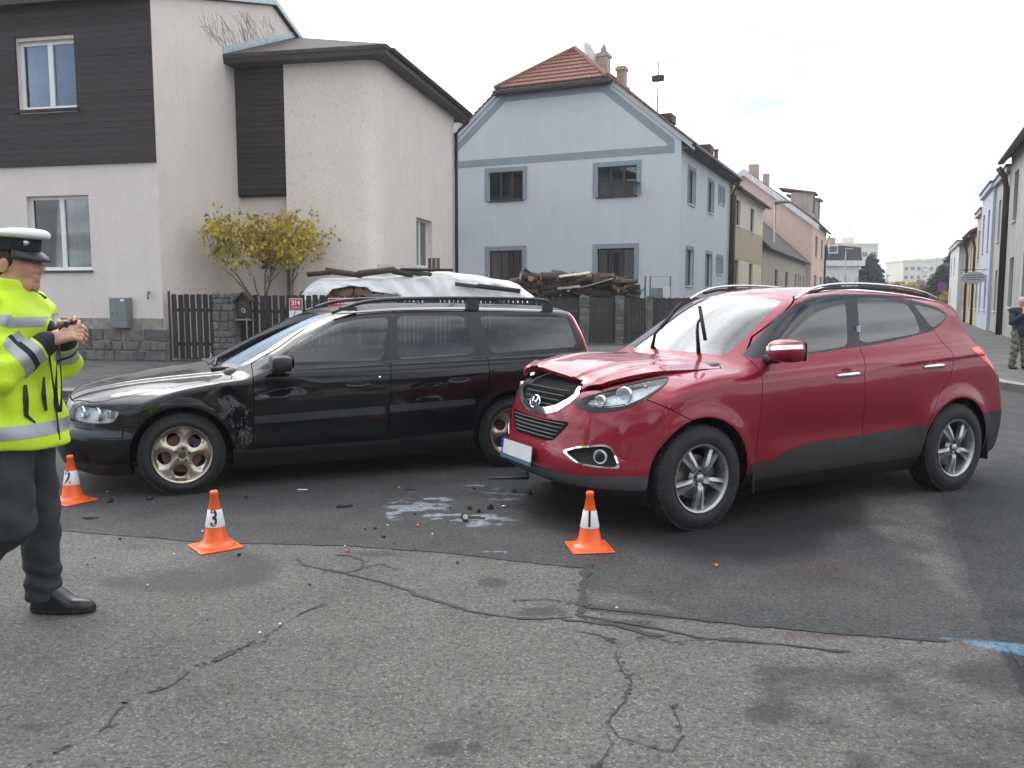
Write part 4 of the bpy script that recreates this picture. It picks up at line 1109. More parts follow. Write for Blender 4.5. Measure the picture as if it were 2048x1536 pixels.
def asphalt_mat():
    m, n, l, b = new_mat('asphalt')
    tc = n.new('ShaderNodeTexCoord'); P = tc.outputs['Object']
    def attr(nm):
        a = n.new('ShaderNodeAttribute'); a.attribute_name = nm; return a.outputs['Fac']
    def M(op, a, b_=None):
        q = n.new('ShaderNodeMath'); q.operation = op; q.use_clamp = True
        for i, v in enumerate((a, b_)):
            if v is None: continue
            if isinstance(v, (int, float)): q.inputs[i].default_value = v
            else: l.new(v, q.inputs[i])
        return q.outputs[0]
    vo = n.new('ShaderNodeTexVoronoi'); vo.inputs['Scale'].default_value = 130; l.new(P, vo.inputs['Vector'])
    sp = n.new('ShaderNodeSeparateColor'); l.new(vo.outputs['Color'], sp.inputs[0])
    n1 = noise_node(n, l, 3.0, 6, .6, vec=P); n2 = noise_node(n, l, .5, 4, .6, vec=P); n3 = noise_node(n, l, 40, 4, .7, vec=P); n4 = noise_node(n, l, 11, 5, .7, vec=P)
    worn = ramp(n, l, n1.outputs[0], [(.25, (.098, .093, .084)), (.75, (.144, .137, .125))]).outputs[0]
    new_ = ramp(n, l, n1.outputs[0], [(.25, (.050, .050, .049)), (.75, (.080, .079, .077))]).outputs[0]
    dark = ramp(n, l, n1.outputs[0], [(.25, (.034, .035, .036)), (.75, (.062, .062, .062))]).outputs[0]
    wa = M('ADD', attr('worn'), 0.); 
    # break up region edges with fine noise
    def edge(a, k=.35):
        q = n.new('ShaderNodeMath'); q.operation = 'SUBTRACT'; l.new(n4.outputs[0], q.inputs[0]); q.inputs[1].default_value = .5
        w = n.new('ShaderNodeMath'); w.operation = 'MULTIPLY_ADD'; l.new(q.outputs[0], w.inputs[0]); w.inputs[1].default_value = k; l.new(a, w.inputs[2])
        r = n.new('ShaderNodeMapRange'); r.inputs['From Min'].default_value = .35; r.inputs['From Max'].default_value = .65; l.new(w.outputs[0], r.inputs['Value']); return r.outputs[0]
    c = mixc(n, l, edge(wa), new_, worn)
    c = mixc(n, l, edge(attr('strip')), c, dark)
    # stones in the wearing course: some pale, some dark, tar pits between
    st = ramp(n, l, sp.outputs[0], [(.0, .66), (.45, .95), (.85, 1.06), (.98, 1.9)]).outputs[0]
    c = mixc(n, l, .85, c, st, 'MULTIPLY')
    pit = ramp(n, l, n3.outputs[0], [(.38, .45), (.50, 1.)]).outputs[0]
    c = mixc(n, l, .8, c, pit, 'MULTIPLY')
    pk = ramp(n, l, n4.outputs[0], [(.28, .35), (.36, 1.)]).outputs[0]
    c = mixc(n, l, M('MULTIPLY', edge(wa), .8), c, pk, 'MULTIPLY')
    big = ramp(n, l, n2.outputs[0], [(.3, .86), (.7, 1.1)]).outputs[0]
    c = mixc(n, l, 1., c, big, 'MULTIPLY')
    wet = edge(attr('wet'), .5)
    c = mixc(n, l, wet, c, mixc(n, l, 1., c, (.42, .42, .43), 'MULTIPLY'))
    c = mixc(n, l, M('MULTIPLY', M('MULTIPLY', attr('rust'), ramp(n, l, n4.outputs[0], [(.35, .1), (.65, 1.)]).outputs[0]), .5), c, (.06, .018, .014))
    nf = noise_node(n, l, 26, 6, .7, vec=P, dist=.6); fm = M('MULTIPLY', edge(attr('foam'), .9), ramp(n, l, nf.outputs[0], [(.40, 0.), (.62, 1.)]).outputs[0]); c = mixc(n, l, M('MULTIPLY', edge(attr('foam'), .5), .28), c, (.20, .23, .26)); c = mixc(n, l, M('MULTIPLY', fm, .62), c, (.44, .49, .54))
    c = mixc(n, l, M('MULTIPLY', M('MULTIPLY', edge(attr('blue'), .9), ramp(n, l, n3.outputs[0], [(.35, .25), (.6, 1.)]).outputs[0]), .62), c, (.13, .28, .42))
    l.new(c, b.inputs['Base Color'])
    rr = n.new('ShaderNodeMapRange'); rr.inputs['To Min'].default_value = .88; rr.inputs['To Max'].default_value = .62; l.new(wet, rr.inputs['Value'])
    rf = n.new('ShaderNodeMath'); rf.operation = 'SUBTRACT'; rf.use_clamp = True; l.new(rr.outputs[0], rf.inputs[0]); l.new(M('MULTIPLY', edge(attr('foam'), .5), .3), rf.inputs[1]); l.new(rf.outputs[0], b.inputs['Roughness']); b.inputs['Specular IOR Level'].default_value = .28
    bp = n.new('ShaderNodeBump'); bp.inputs['Strength'].default_value = .5; bp.inputs['Distance'].default_value = .006
    hh = n.new('ShaderNodeMath'); hh.operation = 'ADD'; l.new(vo.outputs['Distance'], hh.inputs[0]); l.new(n3.outputs[0], hh.inputs[1])
    l.new(hh.outputs[0], bp.inputs['Height']); l.new(bp.outputs[0], b.inputs['Normal'])
    return m
asphalt_mat()

def smask(u, v, P, soft):
    g = np.full(u.shape, 1e3); P = np.asarray(P, float); lo = P.min(0)-3*soft; hi = P.max(0)+3*soft
    m = (u > lo[0]) & (u < hi[0]) & (v > lo[1]) & (v < hi[1])
    if m.any(): g[m] = sd_poly(u[m], v[m], P)
    return np.clip(.5-g/(2*soft), 0, 1)
def smask_ell(u, v, cx, cy, rx, ry): return np.clip(1.5-np.sqrt(((u-cx)/rx)**2+((v-cy)/ry)**2), 0, 1)
def build_ground():
    xs = np.unique(np.concatenate([[-600, -150, -60, -30, -18], np.arange(-10, 10.001, .04), [18, 30, 60, 150, 700]]))
    ys = np.unique(np.concatenate([[-200, -40, -8], np.arange(1.6, 4.5, .03), np.arange(4.5, 14.001, .045), [20, 30, 60, 150, 400, 1500]]))
    X, Y = np.meshgrid(xs, ys, indexing='ij'); nx, ny = X.shape
    nz = fbm(X*1.2, Y*1.2, 5)*.5
    V = np.stack([X, Y, np.zeros_like(X)], -1).reshape(-1, 3)
    i = np.arange(nx-1)[:, None]*ny+np.arange(ny-1)[None]
    Q = np.stack([i, i+ny, i+ny+1, i+1], -1).reshape(-1, 4)
    o = part('road', V, Q, 'asphalt', kind='structure')
    ok = (Y > 1.5) & (Y < 15)
    u, v = to_px(X, np.maximum(Y, 1.2)); w = 14*(fbm(X*3, Y*3, 11)-.5); u = u+w*1.5; v = v+w*.6
    A = {}
    A['worn'] = smask(u, v, [(-900, 1030), (110, 1060), (400, 1084), (700, 1092), (900, 1107), (1170, 1137), (1164, 1222), (1500, 1254), (1800, 1278), (2100, 1296), (3200, 1900), (-1800, 1900)], 5)
    A['worn'] = np.where(Y < 2.6, 1., A['worn'])
    dry = smask(u, v, [(1590, 988), (1870, 985), (1902, 1080), (1955, 1225), (1890, 1190), (1800, 1130), (1730, 1075), (1620, 1025)], 34)*(.15+1.2*fbm(X*3.2, Y*3.2, 21))
    dry = np.maximum(dry, .9*smask(u, v, [(1170, 1175), (1290, 1190), (1400, 1235), (1170, 1213)], 9)*(.3+fbm(X*6, Y*6, 31)))
    A['worn'] = np.maximum(A['worn'], dry*.75)
    A['strip'] = smask(u, v, [(1878, 975), (1910, 1080), (1985, 1275), (2070, 1440), (2500, 1440), (2500, 940), (1990, 925)], 5)*(.55+.75*fbm(X*1.7, Y*1.7, 3))
    B = fbm(X*2.3, Y*2.3, 77); wet = np.zeros_like(X)
    wet = np.maximum(wet, smask_ell(u, v, 330, 1160, 190, 34)*(.10+1.25*B))
    wet = np.maximum(wet, smask_ell(u, v, 470, 1140, 90, 42)*(.1+1.2*B))
    wet = np.maximum(wet, smask(u, v, [(1500, 1330), (1640, 1290), (1800, 1310), (2100, 1310), (2500, 1600), (1620, 1640), (1700, 1500), (1500, 1430)], 40)*(.05+1.25*B))
    for (cx, cy, rx, ry) in ((885, 1498, 48, 17), (952, 1496, 22, 15), (985, 1165, 34, 12), (1090, 1225, 60, 10), (760, 1108, 60, 7), (1265, 1250, 60, 14), (265, 1092, 26, 5), (70, 1455, 40, 12), (1550, 1425, 70, 26), (240, 1165, 60, 16)):
        wet = np.maximum(wet, smask_ell(u, v, cx, cy, rx, ry)*(.45+.6*B))
    wet = np.maximum(wet, smask(u, v, [(1080, 990), (1240, 960), (1700, 960), (1760, 1040), (1640, 1110), (1500, 1140), (1300, 1110), (1060, 1080), (1000, 1030)], 40)*(.35+.8*B))
    A['wet'] = wet
    fo = np.zeros_like(X); N2 = fbm(X*7, Y*16, 41)
    for (cx, cy, rx, ry, k) in ((830, 1013, 62, 16, 1.0), (800, 1030, 30, 12, .9), (900, 1035, 110, 12, .85), (985, 1045, 60, 13, .8), (960, 975, 50, 10, .6), (1010, 990, 60, 18, .55), (870, 1000, 40, 8, .9), (1000, 1105, 60, 5, .5), (1060, 1110, 40, 4, .5), (1650, 935, 60, 10, .9)):
        fo = np.maximum(fo, smask_ell(u, v, cx, cy, rx, ry)*k*np.clip((N2-.34)*3.6, 0, 1.1))
    A['foam'] = fo
    A['rust'] = np.maximum(smask_ell(u, v, 1640, 1270, 75, 9), .8*smask_ell(u, v, 1640, 1150, 80, 26)*(.4+B))
    A['rust'] = np.maximum(A['rust'], .55*smask_ell(u, v, 1185, 1125, 50, 10))
    A['blue'] = smask(u, v, [(1850, 1274), (1950, 1281), (2080, 1291), (2080, 1316), (2000, 1303), (1930, 1287)], 5)*(.6+.6*fbm(X*9, Y*9, 2))
    for (cx, cy) in ((1540, 1240), (1530, 1304), (1055, 1243), (1045, 1260), (1120, 1230)): A['blue'] = np.maximum(A['blue'], .7*smask_ell(u, v, cx, cy, 7, 4))
    for k, a in A.items():
        a = np.where(ok, a, 1. if k == 'worn' and False else 0.)
        at = o.data.attributes.new(k, 'FLOAT', 'POINT'); at.data.foreach_set('value', a.ravel().astype(np.float32))
    # sealed seams and cracks: thin tar ribbons
    mat('tar', (.019, .019, .020), .7, var=.4, scale=30)
    rr = random.Random(5)
    def ribbon(px, w, jit, name='tar_seam', m='tar', wob=1.):
        w *= .72
        P = np.array([G(a, b)[:2] for a, b in px]); Q = [P[0]]
        for a, b in zip(P[:-1], P[1:]):
            n_ = max(2, int(np.linalg.norm(b-a)/.03))
            for k in range(1, n_+1): Q.append(a+(b-a)*k/n_)
        Q = np.array(Q); t = np.gradient(Q, axis=0); t /= np.linalg.norm(t, axis=1, keepdims=True); nr = np.stack([-t[:, 1], t[:, 0]], 1)
        k = np.arange(len(Q)); off = (fbm(k*.16, k*0+rr.random()*99, 8, 5)-.5)*jit*3+(rng.random(len(Q))-.5)*jit*.35
        Q = Q+nr*off[:, None]
        ww = w*(.15+1.7*fbm(k*.35, k*0+rr.random()*50, 9, 4)**1.3*1.4)*(.7+.6*rng.random(len(Q))); ww[0] *= .3; ww[-1] *= .3
        L = Q+nr*ww[:, None]/2; Rr = Q-nr*ww[:, None]/2
        V = np.zeros((2*len(Q), 3)); V[0::2, :2] = L; V[1::2, :2] = Rr; V[:, 2] = .004
        gap = fbm(k*.21, k*0+rr.random()*70, 10, 3) if name == 'crack' else np.zeros(len(Q))
        F = [[2*i+1, 2*i+3, 2*i+2, 2*i] for i in range(len(Q)-1) if gap[i] < .60]
        # crumbled edge: small dark chips beside the line
        nb = int(len(Q)*(1.2 if name == 'crack' else .7)); ci = rng.integers(0, len(Q), nb); cp = Q[ci]+nr[ci]*(rng.normal(0, w*1.1+.006, nb))[:, None]+t[ci]*rng.normal(0, .02, nb)[:, None]
        base = len(V); CV = []
        for j in range(nb):
            s_ = (.002+.006*rng.random()**2); a_ = rng.random()*6.28; el_ = 1+1.5*rng.random()
            for q_ in range(5): an = a_+q_*1.257; CV.append((cp[j][0]+s_*el_*math.cos(an)*(.6+.8*rng.random()), cp[j][1]+s_*math.sin(an)*(.6+.8*rng.random()), .0045))
        V = np.vstack([V, np.array(CV)]); F = [tuple(f) for f in F]+[tuple(base+5*j+q_ for q_ in range(5)) for j in range(nb)]
        part(name, V, F, m, o, kind='stuff')
    ribbon([(-60, 1046), (110, 1060), (400, 1084), (700, 1092), (900, 1107), (1030, 1122), (1170, 1137)], .022, .012)
    ribbon([(1170, 1137), (1167, 1180), (1160, 1228)], .05, .01)
    ribbon([(1163, 1213), (1300, 1228), (1500, 1251), (1640, 1264), (1800, 1277), (1900, 1284)], .026, .008)
    ribbon([(1150, 1232), (1280, 1252), (1400, 1275), (1500, 1286), (1700, 1303)], .03, .015)
    ribbon([(1120, 1240), (1220, 1250), (1300, 1270), (1330, 1272)], .035, .02)
    ribbon([(690, 1148), (760, 1165), (850, 1193), (930, 1220), (1000, 1231), (1080, 1237), (1150, 1234)], .024, .02)
    ribbon([(592, 1116), (606, 1130), (650, 1140), (690, 1147), (722, 1139), (727, 1122), (700, 1112), (668, 1110)], .020, .01)
    ribbon([(725, 1135), (760, 1128), (800, 1140)], .010, .01, 'crack')
    ribbon([(50, 1545), (140, 1492), (215, 1452), (240, 1425), (262, 1402), (330, 1372), (390, 1336), (470, 1302), (530, 1272)], .013, .022, 'crack')
    ribbon([(530, 1272), (600, 1226), (650, 1206)], .009, .02, 'crack')
    ribbon([(385, 1342), (440, 1320), (500, 1285)], .03, .02, 'crack')
    ribbon([(1232, 1285), (1247, 1330), (1257, 1370), (1240, 1402), (1212, 1432), (1205, 1447), (1232, 1480), (1290, 1492), (1340, 1500), (1366, 1472), (1352, 1432), (1340, 1410)], .008, .03, 'crack')
    ribbon([(1205, 1447), (1225, 1490), (1190, 1540)], .008, .02, 'crack')
    ribbon([(1232, 1285), (1200, 1270), (1150, 1262)], .008, .02, 'crack')
    ribbon([(1240, 1290), (1290, 1272), (1340, 1285), (1420, 1280)], .007, .02, 'crack')
    ribbon([(1024, 1202), (1090, 1200), (1160, 1207)], .008, .015, 'crack')
    ribbon([(2020, 1300), (2048, 1345), (2090, 1400)], .012, .015, 'crack')
    return o
road = build_ground()

# ---------------------------------------------------------------- street frame and pavements
S2 = ray(1800, HOR); S2[2] = 0; S2 /= np.linalg.norm(S2); S1 = np.array([S2[1], -S2[0], 0])      # along the side street / to its right
E2 = ray(1385, HOR); E2[2] = 0; E2 /= np.linalg.norm(E2); E1 = np.array([E2[1], -E2[0], 0])      # pink house axes
PINK0 = G(330, 722, .12); GREY0 = atY(1357, HOR, 31.); GREY0[2] = 0; RIGHT0 = G(2010, 672, .12)
mat('pavement', (.105, .100, .093), .9, var=.3, scale=2.5, bump=.3, bscale=120, dirt=((.06, .058, .055), 1.2, .45, .7))
mat('kerb_stone', (.26, .25, .235), .85, var=.22, scale=7, bump=.3, bscale=60)
def slab(name, poly, z, m, kind='structure'):
    mb = MB().prism([tuple(p[:2]) for p in poly], -.05, z, 'z'); return mb.build(name, m, None, kind=kind)
kl0 = G(130, 782, .12); kdir = E1
A_ = kl0-kdir*30; B_ = kl0+kdir*7.2
lk = GREY0+S1*2.0
Ck = lk-S2*17.0; Dk = lk+S2*200
corner = [A_, B_]
P0_, P2_ = B_, Ck; P1_ = kl0+kdir*8.9
for k in range(1, 9):
    t = k/9; corner.append((1-t)**2*P0_+2*t*(1-t)*P1_+t*t*P2_)
corner += [Ck, Dk]
slab('pavement', [p for p in corner]+[Dk-S1*40, A_+E2*60], .12, 'pavement')
def kerbs(line, name, side, length=1.0, w=.22, z=.135, n_max=60, parent=None):
    root = empty(name, (0, 0, 0), kind='structure')
    me = None; cnt = 0
    for a, b in zip(line[:-1], line[1:]):
        d = b-a; L = np.linalg.norm(d[:2]); n_ = max(1, int(round(L/length))); d = d/L
        for k in range(n_):
            if cnt >= n_max: return root
            l_ = L/n_
            if me is None:
                me = MB().box((0, -.0, -.08), (length-.012, w, z), None, .012).mesh('kerb_stone', 'kerb_stone')
            o = link('kerb_stone', me, root); p = a+d*(k*l_)
            nrm = np.array([-d[1], d[0]])*side
            o.location = (p[0]-(0 if side > 0 else 0), p[1], 0); o.rotation_euler = (0, 0, math.atan2(d[1], d[0])); o.scale = (l_/length, side, 1+.02*rnd.random()); cnt += 1
    return root
kerbs([A_+kdir*18, B_]+corner[2:10]+[Ck, Ck+S2*30], 'kerb', 1)
kr0 = RIGHT0-S1*2.3
arc = []
cR = kr0-S2*19.2+S1*3.2
for k in range(9):
    a = math.pi+ (math.pi*.5)*k/8
    arc.append(cR+S1*3.2*math.cos(a)+S2*3.2*math.sin(a))
rk = [kr0+S2*120, kr0-S2*19.2]+arc+[arc[-1]+S1*30]
slab('pavement', rk+[arc[-1]+S1*30+S2*160], .12, 'pavement')
rk2 = [kr0+S2*16, kr0-S2*19.2]+arc+[arc[-1]+S1*3]
kerbs([np.asarray(p) for p in rk2], 'kerb', 1, .5, .20, n_max=90)
# cross joints in the right pavement
for t in np.arange(-17, 26, 2.6):
    c = kr0+S2*t; MB().add([tuple((c+S1*.25)[:2])+(.1235,), tuple((c+S1*2.25)[:2])+(.1235,), tuple((c+S1*2.25+S2*.03)[:2])+(.1235,), tuple((c+S1*.25+S2*.03)[:2])+(.1235,)], [(0, 1, 2, 3)]).build('pavement_joint', 'tar', None, kind='structure')

# ---------------------------------------------------------------- building kit
def plaster(name, col, var=.07, pit=.0, streak=.0, bump=.35):
    m, n, l, b = new_mat(name); b.inputs['Roughness'].default_value = .92; b.inputs['Specular IOR Level'].default_value = .2
    tc = n.new('ShaderNodeTexCoord'); P = tc.outputs['Object']
    t = noise_node(n, l, 1.3, 6, .6, vec=P); t2 = noise_node(n, l, 22, 5, .7, vec=P)
    c = ramp(n, l, t.outputs[0], [(.3, tuple(x*(1-var) for x in col)), (.7, tuple(min(1, x*(1+var)) for x in col))]).outputs[0]
    if pit:
        mp = n.new('ShaderNodeMapping'); mp.inputs['Scale'].default_value = (26, 26, 13); l.new(P, mp.inputs[0])
        t3 = noise_node(n, l, 1., 4, .7, vec=mp.outputs[0])
        c = mixc(n, l, pit, c, ramp(n, l, t3.outputs[0], [(.31, .35), (.42, 1.)]).outputs[0], 'MULTIPLY')
    if streak:
        mp = n.new('ShaderNodeMapping'); mp.inputs['Scale'].default_value = (2.2, 2.2, .22); l.new(P, mp.inputs[0])
        t4 = noise_node(n, l, 1.4, 6, .7, vec=mp.outputs[0])
        c = mixc(n, l, streak, c, ramp(n, l, t4.outputs[0], [(.38, .55), (.56, 1.)]).outputs[0], 'MULTIPLY')
    l.new(c, b.inputs['Base Color'])
    bp = n.new('ShaderNodeBump'); bp.inputs['Strength'].default_value = bump; bp.inputs['Distance'].default_value = .02; l.new(t2.outputs[0], bp.inputs['Height']); l.new(bp.outputs[0], b.inputs['Normal'])
    return m
plaster('pink_render', (.73, .655, .60), .04, .6, .06, .5)
plaster('pink_render_clean', (.68, .615, .575), .04, .35, .08, .5)
plaster('grey_render', (.535, .555, .575), .03, .1, .08)
plaster('band_render', (.25, .29, .33), .05)
plaster('cream_render', (.64, .57, .45), .06, .1, .2); plaster('tan_render', (.44, .36, .25), .06, .1, .2)
plaster('salmon_render', (.66, .47, .40), .05, .1, .15); plaster('beige_render', (.44, .40, .33), .08, .2, .5)
plaster('white_render', (.68, .69, .68), .06, .1, .3); plaster('lavender_render', (.50, .53, .62), .05, .1, .2)
plaster('olive_render', (.47, .47, .35), .07, .1, .3); plaster('ochre_render', (.62, .46, .25), .06, .1, .3)
plaster('old_grey_render', (.43, .43, .40), .10, .3, .6); plaster('pale_block', (.66, .62, .50), .06)
def timber(name, col, scale=(3, 3, 40), var=.45, rough=.8):
    m, n, l, b = new_mat(name); b.inputs['Roughness'].default_value = rough
    tc = n.new('ShaderNodeTexCoord'); mp = n.new('ShaderNodeMapping'); mp.inputs['Scale'].default_value = scale; l.new(tc.outputs['Object'], mp.inputs[0])
    t = noise_node(n, l, 1., 6, .65, vec=mp.outputs[0]); oi = n.new('ShaderNodeObjectInfo')
    c = ramp(n, l, t.outputs[0], [(.3, tuple(x*(1-var) for x in col)), (.7, tuple(x*(1+var) for x in col))]).outputs[0]
    rr = n.new('ShaderNodeMapRange'); rr.inputs['To Min'].default_value = .7; rr.inputs['To Max'].default_value = 1.25; l.new(oi.outputs['Random'], rr.inputs['Value'])
    c = mixc(n, l, 1., c, rr.outputs[0], 'MULTIPLY'); l.new(c, b.inputs['Base Color'])
    bp = n.new('ShaderNodeBump'); bp.inputs['Strength'].default_value = .4; bp.inputs['Distance'].default_value = .005; l.new(t.outputs[0], bp.inputs['Height']); l.new(bp.outputs[0], b.inputs['Normal'])
    return m
timber('cladding_wood', (.034, .026, .026)); timber('fence_wood', (.022, .019, .018), (30, 30, 3)); timber('bark', (.075, .052, .038), (12, 12, 12), .5)
timber('bark_dark', (.04, .034, .03), (12, 12, 12), .5); timber('old_board', (.09, .06, .045), (12, 12, 12), .5)
def stone_mat(name, a, b_):
    m, n, l, b = new_mat(name); b.inputs['Roughness'].default_value = .9
    t = noise_node(n, l, 9, 7, .7); oi = n.new('ShaderNodeObjectInfo')
    c = mixc(n, l, oi.outputs['Random'], a, b_); c = mixc(n, l, .9, c, ramp(n, l, t.outputs[0], [(.3, .5), (.7, 1.3)]).outputs[0], 'MULTIPLY'); l.new(c, b.inputs['Base Color'])
    bp = n.new('ShaderNodeBump'); bp.inputs['Strength'].default_value = .7; bp.inputs['Distance'].default_value = .03; l.new(t.outputs[0], bp.inputs['Height']); l.new(bp.outputs[0], b.inputs['Normal'])
stone_mat('rubble_stone', (.17, .165, .15), (.10, .10, .098)); mat('mortar', (.27, .25, .22), .95, var=.3, scale=8, bump=.5, bscale=40)
stone_mat('roof_clay', (.25, .105, .070), (.20, .085, .060)); mat('roof_dark', (.055, .038, .036), .8, var=.35, scale=4, bump=.4, bscale=30)
mat('roof_brownred', (.17, .065, .055), .8, var=.25, scale=5)
mat('chimney_brick', (.42, .33, .26), .9, var=.35, scale=14, bump=.3)
mat('gutter_brown', (.035, .026, .024), .5, .3, var=.3, scale=5); mat('gutter_zinc', (.20, .21, .21), .45, .7, var=.2, scale=5)
mat('flashing', (.42, .52, .52), .5, .3, var=.15, scale=5); mat('white_frame', (.72, .72, .70), .4, var=.05); mat('brown_frame', (.035, .022, .018), .5, var=.3, scale=8)
mat('soffit', (.045, .045, .05), .7, var=.2); mat('dark_room', (.02, .02, .022), .9, var=.3, scale=3); mat('room_grey', (.09, .095, .10), .9, var=.3, scale=3)
mat('curtain', (.42, .46, .50), .9, var=.2, scale=14); mat('curtain_blue', (.16, .33, .52), .9, var=.15, scale=14); mat('sill_dark', (.05, .045, .045), .5)
mat('sill_white', (.6, .6, .58), .5)
glass_mat('house_glass', (.55, .60, .60), ior=1.55, boost=1.6)
glass_mat('house_glass_blue', (.55, .65, .75), ior=1.45, boost=1.0)

def frame_of(P0, d):
    """matrix: local x along d, y outwards-back (into the building), z up"""
    d = np.asarray(d, float); b = np.array([-d[1], d[0], 0]); M = Matrix(((d[0], b[0], 0, P0[0]), (d[1], b[1], 0, P0[1]), (0, 0, 1, P0[2]), (0, 0, 0, 1))); return M
def wall_mesh(w0, w1, z0, z1, holes, depth=.18, top=None, y=0.):
    """wall in local coords: face at y, holes (s0,s1,z0,z1) with reveals going back; top: extra outline above z1 from (w0,z1) to (w1,z1)"""
    mb = MB()
    ss = sorted(set([w0, w1]+[h[0] for h in holes]+[h[1] for h in holes])); zz = sorted(set([z0, z1]+[h[2] for h in holes]+[h[3] for h in holes]))
    for a, b in zip(ss[:-1], ss[1:]):
        for c, d in zip(zz[:-1], zz[1:]):
            sm, zm = (a+b)/2, (c+d)/2
            if any(h[0] < sm < h[1] and h[2] < zm < h[3] for h in holes): continue
            mb.add([(a, y, c), (b, y, c), (b, y, d), (a, y, d)], [(0, 1, 2, 3)])
    for (a, b, c, d) in holes:
        Y = y+depth
        mb.add([(a, y, c), (b, y, c), (b, y, d), (a, y, d), (a, Y, c), (b, Y, c), (b, Y, d), (a, Y, d)], [(0, 4, 5, 1), (1, 5, 6, 2), (2, 6, 7, 3), (3, 7, 4, 0)])
    if top:
        mb.add([(w0, y, z1)]+[(s, y, z) for s, z in top]+[(w1, y, z1)], [tuple(range(len(top)+2))[::-1]])
    return mb
def window(par, M, s0, s1, z0, z1, y=.12, cols=2, fm='white_frame', glass='house_glass', back='room_grey', fw=.06, sill='sill_dark', rail=None, sill_out=.06, curtain=None):
    """frame (part) with panes and sill as sub-parts; local wall coords via M"""
    mb = MB(); t = .06
    mb.box((s0, y, z0), (s0+fw, y+t, z1)).box((s1-fw, y, z0), (s1, y+t, z1)).box((s0+fw, y, z0), (s1-fw, y+t, z0+fw)).box((s0+fw, y, z1-fw), (s1-fw, y+t, z1))
    xs = [s0+(s1-s0)*k/cols for k in range(cols+1)] if isinstance(cols, int) else [s0]+[s0+(s1-s0)*c for c in cols]+[s1]
    for x in xs[1:-1]: mb.box((x-fw*.7, y-.012, z0+fw), (x+fw*.7, y+t, z1-fw))
    o = mb.build('window', fm, par); o.data.transform(M)
    nx = len(xs)-1
    for k in range(nx):
        a = xs[k]+(fw if k == 0 else fw*.7); b = xs[k+1]-(fw if k == nx-1 else fw*.7)
        p = MB().box((a, y+.022, z0+fw), (b, y+.03, z1-fw)).build('pane', glass, o); p.data.transform(M)
        if curtain and k in curtain:
            n_ = 14; V = []; F = []
            for i in range(n_+1):
                x = a+(b-a)*i/n_; yy = y+.10+.018*math.sin(i*1.9+k)
                V += [(x, yy, z0), (x, yy, z1)]
            for i in range(n_): F.append((2*i, 2*i+2, 2*i+3, 2*i+1))
            q = MB().add(V, F).build('curtain', curtain[k], o, smooth=True); q.data.transform(M)
    bk = MB().box((s0, y+.30, z0), (s1, y+.32, z1)).box((s0-.02, y+t, z0-.02), (s0, y+.32, z1+.02)).box((s1, y+t, z0-.02), (s1+.02, y+.32, z1+.02)).box((s0, y+t, z1), (s1, y+.32, z1+.02)).box((s0, y+t, z0-.02), (s1, y+.32, z0)).build('room', back, o); bk.data.transform(M)
    if sill:
        q = MB().box((s0-.04, -sill_out, z0-.05), (s1+.04, y, z0-.005), None, .006).build('sill', sill, o); q.data.transform(M)
    return o
def roof_slab(par, pts, t, m, name='roof'):
    """planar polygon (3D) given thickness downwards"""
    n_ = len(pts); V = [tuple(p) for p in pts]+[(p[0], p[1], p[2]-t) for p in pts]
    F = [tuple(range(n_)), tuple(range(2*n_-1, n_-1, -1))]+[(i, n_+i, n_+(i+1) % n_, (i+1) % n_) for i in range(n_)]
    return MB().add(V, F).build(name, m, par)
def pipe(par, pts, r, m, name='downpipe'): return MB().tube(pts, r, 10).build(name, m, par, smooth=True)

mat('twig_dark', (.16, .14, .125), .9)
